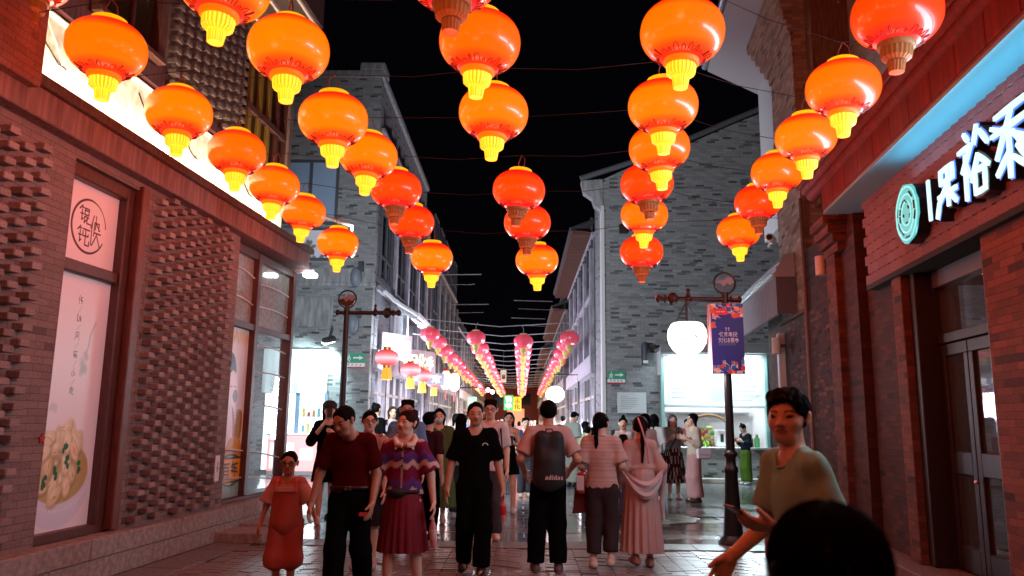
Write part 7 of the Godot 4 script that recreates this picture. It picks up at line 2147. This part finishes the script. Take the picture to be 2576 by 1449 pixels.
	# the woman in the long pale dress
	var hf := person("woman seen from behind in long pale pink robe with draped shawl", Vector3(1.36, 0, -9.0), PI + 0.12, {"h": 1.63, "w": 0.85, "fat": 0.92, "skin": fair, "hair": "pony", "hairlen": -1.2, "volume": 0.05, "hairc": Color(0.014, 0.006, 0.006), "frizz": 0.02,
		"la": [Vector3(0.055, -0.145, 0.0), Vector3(-0.01, -0.1, 0.09)], "ra": [Vector3(0.055, -0.145, 0.0), Vector3(-0.01, -0.1, 0.09)], "ll": [Vector3(0.006, -0.232, 0.03), Vector3(0.004, -0.215, -0.08)],
		"top": {"col": Color(0.62, 0.4, 0.36), "ease": 0.016, "sleeve": 1.9, "flare": 0.03, "hem": 0.14, "fold": 0.006}, "bottom": {"skirt": true, "col": Color(0.6, 0.39, 0.36), "hem": 0.1, "waist": 0.68, "r0": 0.084, "r1": 0.145, "pleats": 18, "depth": 0.06, "sway": Vector3(0.0, 0, -0.01)}, "shoes": {"col": Color(0.3, 0.13, 0.1), "sole": Color(0.1, 0.05, 0.04)}})
	var shl := mat("shawl_grey", Color(0.5, 0.4, 0.4), 0.9)
	var sw := MB.new()
	for k in 26:
		for q in 5:
			var p := []
			for e in [[k, q], [k + 1, q], [k + 1, q + 1], [k, q + 1]]:
				var t: float = e[0] / 13.0 - 1.0
				var v: float = e[1] / 5.0
				var drop := 0.1 * (1.0 - t * t) + 0.05
				p.append(Vector3(t * 0.265, 0.93 + 0.2 * t * t - v * drop * 1.3, -0.19 + 0.16 * t * t - 0.02 * sin(v * 9.0 + t * 2.0) - 0.03 * sin(v * PI)))
			sw.quad(p[0], p[1], p[2], p[3])
	part("shawl", sw.mesh(), shl, hf)
	for sg in [-1.0, 1.0]: part("shawl_end", MB.new().tube([Vector3(sg * 0.27, 1.11, -0.03), Vector3(sg * 0.29, 0.95, 0.06), Vector3(sg * 0.26, 0.7, 0.06), Vector3(sg * 0.27, 0.5, 0.05)], 0.034, 8, true, 0.02).mesh(), shl, hf)
	strap(hf, "hair_ribbon", [Vector3(0.05, 1.62, -0.1), Vector3(0.03, 1.5, -0.19), Vector3(-0.03, 1.3, -0.17), Vector3(-0.05, 1.12, -0.16)], 0.011, mat("ribbon_pink", Color(0.6, 0.25, 0.28), 0.8), hf)
	# the near man on the right
	var nm := person("man in grey green tee at the right, turning to us with a phone", Vector3(1.25, 0, -3.6), -1.5, {"h": 1.71, "fine": 1.15, "fat": 0.92, "twist": 0.12, "skin": Color(0.62, 0.4, 0.28), "hair": "short", "look": 0.72, "nod": 0.02, "volume": 0.045, "w": 0.92,
		"la": [Vector3(0.03, -0.165, -0.035), Vector3(-0.03, 0.02, 0.145)], "ra": [Vector3(0.02, -0.16, 0.03), Vector3(0.0, -0.085, 0.11)], "rh": Vector3(0, -0.75, 0.55), "curl_l": 0.75, "palm_l": Vector3(-0.5, 0.9, 0), "curl_r": 0.4, "lean": Vector3(0, 0, 0.01),
		"top": {"col": Color(0.3, 0.58, 0.47), "ease": 0.018, "sleeve": 0.75, "flare": 0.016, "hem": -0.06, "fold": 0.009}, "bottom": {"col": Color(0.05, 0.05, 0.055)}, "shoes": {"col": BLACK}})
	j = nm.get_meta("joints")
	phone("black phone held out by the near man in grey green tee", nm, j.wr[0] + Vector3(-0.03, 0.05, 0.14), Vector3(-2.1, 0.25, 0.1))
	part("wrist_watch", MB.new().tube([j.wr[0] + Vector3(0.01, 0, -0.03), j.wr[0] + Vector3(0.002, 0.002, 0.0)], 0.034, 12).mesh(), mat("watch_gold", Color(0.6, 0.4, 0.15), 0.25, 0.9), nm)
	strands(nm, 500, 3, 0.5, 0.0017)
	# the head right before us
	var gh := person("dark haired head seen from behind, close to us at lower right", Vector3(0.435, 0, -1.15), PI + 0.1, {"h": 1.436, "fine": 2.0, "w": 0.8, "skin": tan_, "hair": "long", "volume": -0.02, "frizz": 0.02, "hairlen": -0.8, "faceless": true, "hairc": Color(0.002, 0.0018, 0.0018), "top": {"col": Color(0.02, 0.015, 0.015)}, "bottom": {"col": BLACK}, "shoes": {"col": BLACK}})
	strands(gh, 1100, 8, 1.6, 0.0012)
	# behind the first row
	var cw := person("woman in black cap and black dress taking a picture with her phone", Vector3(-2.98, 0, -12.2), 0.25, {"h": 1.84, "w": 0.85, "fat": 0.9, "skin": fair, "hair": "long", "nod": 0.05, "la": [Vector3(0.05, -0.15, 0.03), Vector3(-0.08, 0.07, 0.1)], "ra": [Vector3(0.06, -0.13, 0.05), Vector3(-0.075, 0.11, 0.07)], "curl_l": 0.8, "curl_r": 0.9,
		"top": {"col": BLACK, "ease": 0.02, "sleeve": 1.6, "flare": 0.012, "hem": 0.0}, "bottom": {"skirt": true, "col": BLACK, "hem": 0.34, "waist": 0.58, "r1": 0.12, "pleats": 12}, "shoes": {"col": Color(0.65, 0.6, 0.6)}})
	j = cw.get_meta("joints")
	var hx: Transform3D = j.hx
	var hh: float = j.hh
	part("cap", MB.new().ball(hx * Vector3(0, 0.78 * hh, -0.05 * hh), Vector3(0.46, 0.34, 0.52) * hh, 18).tube([hx * Vector3(-0.2 * hh, 0.76 * hh, 0.4 * hh), hx * Vector3(0, 0.78 * hh, 0.68 * hh), hx * Vector3(0.2 * hh, 0.76 * hh, 0.4 * hh)], 0.035, 6).mesh(), mat("cap_black", Color(0.015, 0.02, 0.022), 0.8), cw)
	phone("black phone held upright by the woman in the black cap", cw, hx * Vector3(0.0, 0.42 * hh, 1.05 * hh), Vector3(0, PI, 0))
	var gw := person("woman in glasses and pink sleeveless top behind the red polo man", Vector3(-1.66, 0, -8.65), 0.0, {"h": 1.66, "w": 0.9, "skin": fair, "hair": "bun", "glasses": Color(0.08, 0.015, 0.012), "look": 0.25, "nod": -0.05, "top": {"col": Color(0.55, 0.3, 0.27), "sleeve": 0.12, "flare": 0.002, "ease": 0.012, "neck": 0.045}, "bottom": {"skirt": true, "col": Color(0.03, 0.022, 0.025), "hem": 0.27, "waist": 0.6, "pleats": 14}, "shoes": {"col": Color(0.45, 0.28, 0.24)}})
	for sg in [-1.0, 1.0]: strap(gw, "bag_strap", [Vector3(sg * 0.13, 1.39, 0.05), Vector3(sg * 0.14, 1.41, 0.0), Vector3(sg * 0.13, 1.36, -0.07)], 0.011, mat("strap_red", Color(0.15, 0.02, 0.02), 0.7), gw)
	var mw := person("woman in loose green dress and pale face mask, one hand at her cheek", Vector3(-1.3, 0, -12.5), 0.1, {"h": 1.76, "w": 0.92, "skin": fair, "hair": "bob", "ra": [Vector3(0.075, -0.13, 0.02), Vector3(-0.06, 0.1, 0.075)], "curl_r": 0.8, "top": {"col": Color(0.1, 0.15, 0.055), "ease": 0.025, "sleeve": 0.9, "flare": 0.02, "hem": 0.05}, "bottom": {"skirt": true, "col": Color(0.11, 0.17, 0.065), "hem": 0.14, "waist": 0.6, "r0": 0.1, "r1": 0.16, "pleats": 12, "depth": 0.08}, "shoes": {"col": Color(0.5, 0.5, 0.5)}})
	j = mw.get_meta("joints")
	hx = j.hx; hh = j.hh
	var mk := MB.new()
	mk.xf = hx
	mk.ball(Vector3(0, 0.28, 0.24) * hh, Vector3(0.27, 0.19, 0.24) * hh, 16)
	part("face_mask", mk.mesh(), mat("mask_pale_blue", Color(0.55, 0.66, 0.75), 0.8), mw)
	for sg in [-1.0, 1.0]: strap(mw, "ear_loop", [hx * (Vector3(sg * 0.25, 0.36, 0.28) * hh), hx * (Vector3(sg * 0.4, 0.5, -0.02) * hh)], 0.004, mats.mask_pale_blue, mw)
	var wt := person("tall young man in white printed tee behind the man in black", Vector3(-0.42, 0, -10.8), 0.05, {"h": 1.85, "skin": fair, "hair": "short", "look": -0.1, "glasses": Color(0.03, 0.03, 0.03), "top": {"col": Color(0.68, 0.62, 0.62), "ease": 0.018, "sleeve": 0.85, "hem": -0.03}, "bottom": {"col": Color(0.08, 0.08, 0.1)}, "shoes": {"col": Color(0.6, 0.6, 0.6)}})
	var tm2 := TextMesh.new()
	var sf2 := SystemFont.new()
	sf2.font_names = PackedStringArray(["Droid Serif"]); sf2.font_weight = 700; sf2.font_italic = true
	tm2.font = sf2; tm2.text = "Angeles"; tm2.font_size = 32; tm2.pixel_size = 0.0017; tm2.depth = 0.004
	part("shirt_print", tm2, mat("print_blue", Color(0.03, 0.03, 0.2), 0.7), wt, Vector3(0.02, 1.37, 0.133))
	strap(wt, "bag_strap", [Vector3(0.14, 1.54, 0.02), Vector3(0.15, 1.4, 0.12), Vector3(0.17, 1.15, 0.13)], 0.012, mat("strap_black", BLACK, 0.7), wt)
	var bd := person("long haired woman in short black strap dress holding a cup", Vector3(-0.22, 0, -14.0), 0.0, {"h": 1.74, "w": 0.85, "fat": 0.9, "skin": fair, "hair": "long", "hairlen": -0.7, "nod": -0.12, "tilt": -0.08, "la": [Vector3(0.04, -0.155, 0.0), Vector3(-0.06, 0.04, 0.12)], "ra": [Vector3(0.05, -0.16, 0.0), Vector3(-0.03, -0.02, 0.12)], "ll": [Vector3(0.004, -0.235, 0.03), Vector3(0.0, -0.235, -0.02)], "top": {"col": BLACK, "strap": true, "ease": 0.008, "hem": 0.03}, "bottom": {"skirt": true, "col": BLACK, "hem": 0.38, "waist": 0.6, "r1": 0.112, "pleats": 10}, "shoes": {"col": Color(0.7, 0.62, 0.6)}})
	for sg in [-1.0, 1.0]: strap(bd, "dress_strap", [Vector3(sg * 0.09, 1.33, 0.08), Vector3(sg * 0.1, 1.42, 0.02), Vector3(sg * 0.09, 1.36, -0.07)], 0.006, mats.strap_black, bd)
	j = bd.get_meta("joints")
	var cup := held("drink_cup", "dark drink cup with pale lid held by the black dress woman", "cup", bd, j.wr[0] + Vector3(-0.05, 0.06, 0.08))
	part("cup", MB.new().lathe([Vector2(0, -0.08), Vector2(0.033, -0.08), Vector2(0.045, 0.07), Vector2(0, 0.07)], 14).mesh(), mat("cup_dark", Color(0.06, 0.04, 0.05), 0.3), cup)
	part("lid", MB.new().lathe([Vector2(0, 0.071), Vector2(0.048, 0.071), Vector2(0.04, 0.1), Vector2(0, 0.105)], 14).mesh(), mat("lid_1", Color(0.6, 0.6, 0.6), 0.4), cup)
	person("man in glasses and blue tee behind the striped knit woman", Vector3(-1.52, 0, -10.5), 0.1, {"h": 1.83, "skin": fair, "hair": "short", "glasses": Color(0.02, 0.02, 0.02), "top": {"col": Color(0.16, 0.3, 0.5), "ease": 0.016, "sleeve": 0.85, "hem": -0.03}, "bottom": {"col": Color(0.04, 0.04, 0.05)}, "shoes": {"col": BLACK}})
	person("shoulder of a walker in dark plum tee right of the blue tee man", Vector3(-1.27, 0, -10.9), 2.8, {"h": 1.68, "w": 0.9, "skin": fair, "hair": "short", "top": {"col": Color(0.06, 0.022, 0.03), "ease": 0.016, "sleeve": 0.85}, "bottom": {"col": BLACK}, "shoes": {"col": BLACK}})
	person("man in loose pale grey green tee with bowed head, right of the backpack man", Vector3(1.31, 0, -20.0), 2.3, {"h": 1.85, "skin": fair, "hair": "short", "nod": 0.5, "la": HOLD, "top": {"col": Color(0.36, 0.4, 0.36), "ease": 0.03, "sleeve": 0.95, "hem": -0.06, "flare": 0.02}, "bottom": {"col": Color(0.3, 0.3, 0.25), "ease": 0.02}, "shoes": {"col": BLACK}})
	# at the stall
	person("long haired woman in white shirt with her back to us, by the snack stall", Vector3(2.83, 0, -16.7), PI - 0.5, {"h": 1.77, "w": 0.9, "skin": fair, "hair": "long", "hairlen": -1.9, "ra": HOLD, "la": HOLD, "top": {"col": Color(0.5, 0.5, 0.5), "ease": 0.022, "sleeve": 1.0, "hem": 0.02}, "bottom": {"col": Color(0.06, 0.06, 0.06), "ease": 0.02, "flare": 0.02}, "shoes": {"col": Color(0.5, 0.3, 0.28)}})
	var dots := func(p: Vector3) -> Color: return Color(0.5, 0.42, 0.38) if sin(p.x * 90.0 + 3.0 * sin(p.y * 40.0)) * sin(p.y * 70.0 + p.z * 60.0) > 0.35 else Color(0.06, 0.025, 0.03)
	var pw := person("woman in grey top and speckled brown skirt facing us at the stall", Vector3(3.27, 0, -17.0), 0.1, {"h": 1.77, "w": 0.88, "skin": Color(0.48, 0.28, 0.22), "hair": "long", "hairc": Color(0.06, 0.05, 0.07), "la": HOLD, "ra": HOLD, "top": {"col": Color(0.24, 0.25, 0.28), "ease": 0.018, "sleeve": 0.95, "hem": 0.03}, "bottom": {"skirt": true, "col": Color(0.1, 0.05, 0.05), "hem": 0.19, "waist": 0.6, "r1": 0.15, "pleats": 20, "depth": 0.06, "paint": dots}, "shoes": {"col": Color(0.65, 0.62, 0.6)}})
	strap(pw, "bag_strap", [Vector3(0.13, 1.45, 0.05), Vector3(0.02, 1.25, 0.13), Vector3(-0.1, 1.05, 0.12)], 0.014, mats.strap_black, pw)
	var cr := person("woman in cream top and pink trousers in profile with white handbag", Vector3(3.58, 0, -16.4), -1.35, {"h": 1.79, "w": 0.88, "skin": fair, "hair": "bob", "hairlen": -0.3, "la": HOLD, "ra": HOLD, "top": {"col": Color(0.55, 0.46, 0.38), "ease": 0.02, "sleeve": 1.5, "hem": 0.0}, "bottom": {"col": Color(0.5, 0.28, 0.28), "ease": 0.02, "flare": 0.03}, "shoes": {"col": Color(0.06, 0.03, 0.03)}})
	var hb := held("handbag", "white handbag on a thin strap at the cream top woman's side", "bag", cr, Vector3(0.2, 0.98, -0.12))
	bx("bag", Vector3(-0.045, -0.11, -0.15), Vector3(0.045, 0.1, 0.15), mat("bag_pearl", Color(0.62, 0.6, 0.68), 0.35), hb, 0.025)
	bx("flap", Vector3(0.046, -0.02, -0.14), Vector3(0.056, 0.095, 0.14), mat("bag_pearl", Color(0.62, 0.6, 0.68), 0.35), hb, 0.004)
	strap(cr, "strap", [Vector3(0, 0.1, -0.12), Vector3(-0.05, 0.47, 0.03), Vector3(0, 0.1, 0.12)], 0.008, mat("chain_gold", Color(0.6, 0.45, 0.2), 0.3, 0.8), hb)
	person("short haired customer in dark jumper and green trousers at the stall counter", Vector3(6.05, 0, -21.35), -1.2, {"h": 1.6, "w": 0.88, "skin": fair, "hair": "topbun", "nod": 0.5, "la": HOLD, "ra": HOLD, "top": {"col": Color(0.012, 0.022, 0.035), "ease": 0.02, "sleeve": 1.8, "hem": 0.04}, "bottom": {"col": Color(0.09, 0.17, 0.03), "ease": 0.022, "flare": 0.02}, "shoes": {"col": Color(0.65, 0.68, 0.72)}})
	var vd := person("stall keeper in pink behind the snack counter", Vector3(4.85, 0.0, -23.0), 0.2, {"h": 1.72, "skin": fair, "hair": "short", "top": {"col": Color(0.55, 0.12, 0.14), "ease": 0.016, "sleeve": 0.85}, "bottom": {"col": BLACK}})
	var ph := person("young woman with top knot in white shirt raising her phone by the gable", Vector3(1.95, 0, -15.0), -0.2, {"h": 1.68, "w": 0.88, "skin": fair, "hair": "topbun", "la": HOLD, "ra": [Vector3(0.05, -0.14, 0.04), Vector3(-0.03, 0.09, 0.1)], "top": {"col": Color(0.6, 0.62, 0.65), "ease": 0.018, "sleeve": 0.95}, "bottom": {"col": Color(0.1, 0.12, 0.18)}, "shoes": {"col": Color(0.6, 0.6, 0.6)}})
	j = ph.get_meta("joints")
	phone("blue phone raised by the young woman with the top knot", ph, j.wr[1] + Vector3(0.0, 0.1, 0.04), Vector3(0, PI, 0))
	person("small boy's black haired head between the ribbed tee and robe women", Vector3(1.69, 0, -13.0), PI, {"h": 1.36, "head": 1.1, "skin": fair, "hair": "short", "top": {"col": Color(0.5, 0.5, 0.55)}, "bottom": {"col": Color(0.06, 0.06, 0.1)}, "shoes": {"col": BLACK}})
	person("dark haired woman in white just beyond the robe woman's head", Vector3(2.2, 0, -14.0), PI + 0.3, {"h": 1.74, "w": 0.88, "skin": fair, "hair": "bob", "top": {"col": Color(0.55, 0.55, 0.57), "sleeve": 0.9}, "bottom": {"col": Color(0.1, 0.1, 0.12)}, "shoes": {"col": BLACK}})
	# at the left shops
	person("woman in black tee with her back to us at the first left shop", Vector3(-3.14, 0, -17.0), PI - 0.4, {"h": 1.93, "w": 0.85, "skin": fair, "hair": "bun", "top": {"col": BLACK, "sleeve": 0.85}, "bottom": {"col": BLACK}, "shoes": {"col": BLACK}})
	person("woman in pale grey blouse with light brown hair at the left shops", Vector3(-2.88, 0, -17.6), 0.4, {"h": 1.88, "w": 0.85, "skin": fair, "hair": "bob", "hairc": Color(0.05, 0.025, 0.012), "top": {"col": Color(0.42, 0.4, 0.46), "sleeve": 1.2}, "bottom": {"col": Color(0.2, 0.2, 0.24)}, "shoes": {"col": BLACK}})
	person("woman with long wavy black hair from behind at the left shops", Vector3(-2.6, 0, -17.0), PI + 0.3, {"h": 1.87, "w": 0.85, "skin": fair, "hair": "long", "hairlen": -1.6, "top": {"col": Color(0.3, 0.3, 0.33), "sleeve": 0.85}, "bottom": {"col": Color(0.05, 0.05, 0.06)}, "shoes": {"col": BLACK}})
	person("bob haired woman in pale tee right of the mask woman", Vector3(-1.32, 0, -16.2), 0.8, {"h": 1.72, "w": 0.85, "skin": fair, "hair": "bob", "top": {"col": Color(0.5, 0.5, 0.55), "sleeve": 0.85}, "bottom": {"col": Color(0.08, 0.08, 0.1)}, "shoes": {"col": BLACK}})
	person("woman with long black hair and pale blue top, left of the man in black", Vector3(-1.0, 0, -13.2), PI - 0.3, {"h": 1.69, "w": 0.88, "skin": fair, "hair": "long", "top": {"col": Color(0.35, 0.42, 0.55), "sleeve": 0.9}, "bottom": {"col": Color(0.06, 0.06, 0.08)}, "shoes": {"col": Color(0.5, 0.5, 0.5)}})
	var kid := person("toddler in patterned red clothes half hidden beside the right lamp post", Vector3(2.93, 0, -9.3), -0.4, {"h": 0.93, "head": 1.35, "skin": fair, "hair": "bob", "hairc": Color(0.05, 0.015, 0.01), "la": HOLD, "ra": HOLD, "top": {"col": Color(0.45, 0.2, 0.18), "ease": 0.03, "sleeve": 1.7, "paint": func(p: Vector3) -> Color: return Color(0.06, 0.05, 0.07) if sin(p.y * 110.0) > 0.2 else Color(0.5, 0.25, 0.22)}, "bottom": {"col": Color(0.45, 0.25, 0.2), "ease": 0.03}, "shoes": {"col": Color(0.5, 0.4, 0.4)}})
	# strollers farther along the street
	var far := [
		["bob haired walker in mint tee right of the grey green tee man", 1.5, -18.2, 1.6, Color(0.4, 0.5, 0.35), "bob", 1.4],
		["dark haired walker in black tee before the right arcade", 1.78, -18.5, 1.74, BLACK, "short", 0.3],
		["walker in navy tee just left of the backpack man's head", 0.1, -17.0, 1.66, Color(0.04, 0.06, 0.12), "short", 0.2],
		["small girl with tied hair in green before the right columns", 1.4, -16.5, 1.5, Color(0.3, 0.42, 0.25), "bun", 2.6],
		["walker in bright white tee at the middle of the street", -0.35, -24.0, 1.76, Color(0.7, 0.72, 0.75), "short", PI],
		["walker in pale grey dress left of the street middle", -1.2, -25.0, 1.66, Color(0.5, 0.5, 0.52), "long", 0.1],
		["walker in light blue tee near the second left house", -1.9, -27.0, 1.78, Color(0.3, 0.42, 0.6), "short", PI],
		["walker in yellow tee deep in the street", 0.35, -28.0, 1.68, Color(0.6, 0.42, 0.08), "bun", 0.0],
		["walker in dark coat beside the right columns", 1.45, -27.0, 1.8, Color(0.03, 0.03, 0.035), "short", PI],
		["pair of strollers' left one, in white, far along the street", -0.75, -32.0, 1.74, Color(0.65, 0.65, 0.68), "short", 0.1],
		["pair of strollers' right one, in red, far along the street", -0.35, -32.3, 1.64, Color(0.45, 0.04, 0.05), "long", 0.0],
		["walker in black far along the left house fronts", -2.5, -33.0, 1.78, BLACK, "short", PI],
		["walker in white dress far along the right fronts", 1.1, -35.0, 1.64, Color(0.62, 0.6, 0.6), "long", PI],
		["tiny figure in grey near the far end, left of the middle", -1.2, -42.0, 1.74, Color(0.3, 0.3, 0.33), "short", 0.0],
		["tiny figure in pink near the far end, at the middle", -0.1, -44.0, 1.64, Color(0.55, 0.25, 0.3), "long", PI],
		["tiny figure in navy near the far end, right of the middle", 0.8, -46.0, 1.76, Color(0.03, 0.04, 0.1), "short", 0.0],
	]
	for d in far:
		person(d[0], Vector3(d[1], 0, d[2]), d[6], {"h": d[3], "w": 0.95, "skin": fair, "hair": d[5], "top": {"col": d[4], "sleeve": 0.88, "ease": 0.016}, "bottom": {"col": Color(0.05, 0.05, 0.06)}, "shoes": {"col": Color(0.3, 0.3, 0.3)}}, "strollers farther along the street")
	for o in get_children():
		if o.has_meta("joints"): o.remove_meta("joints")
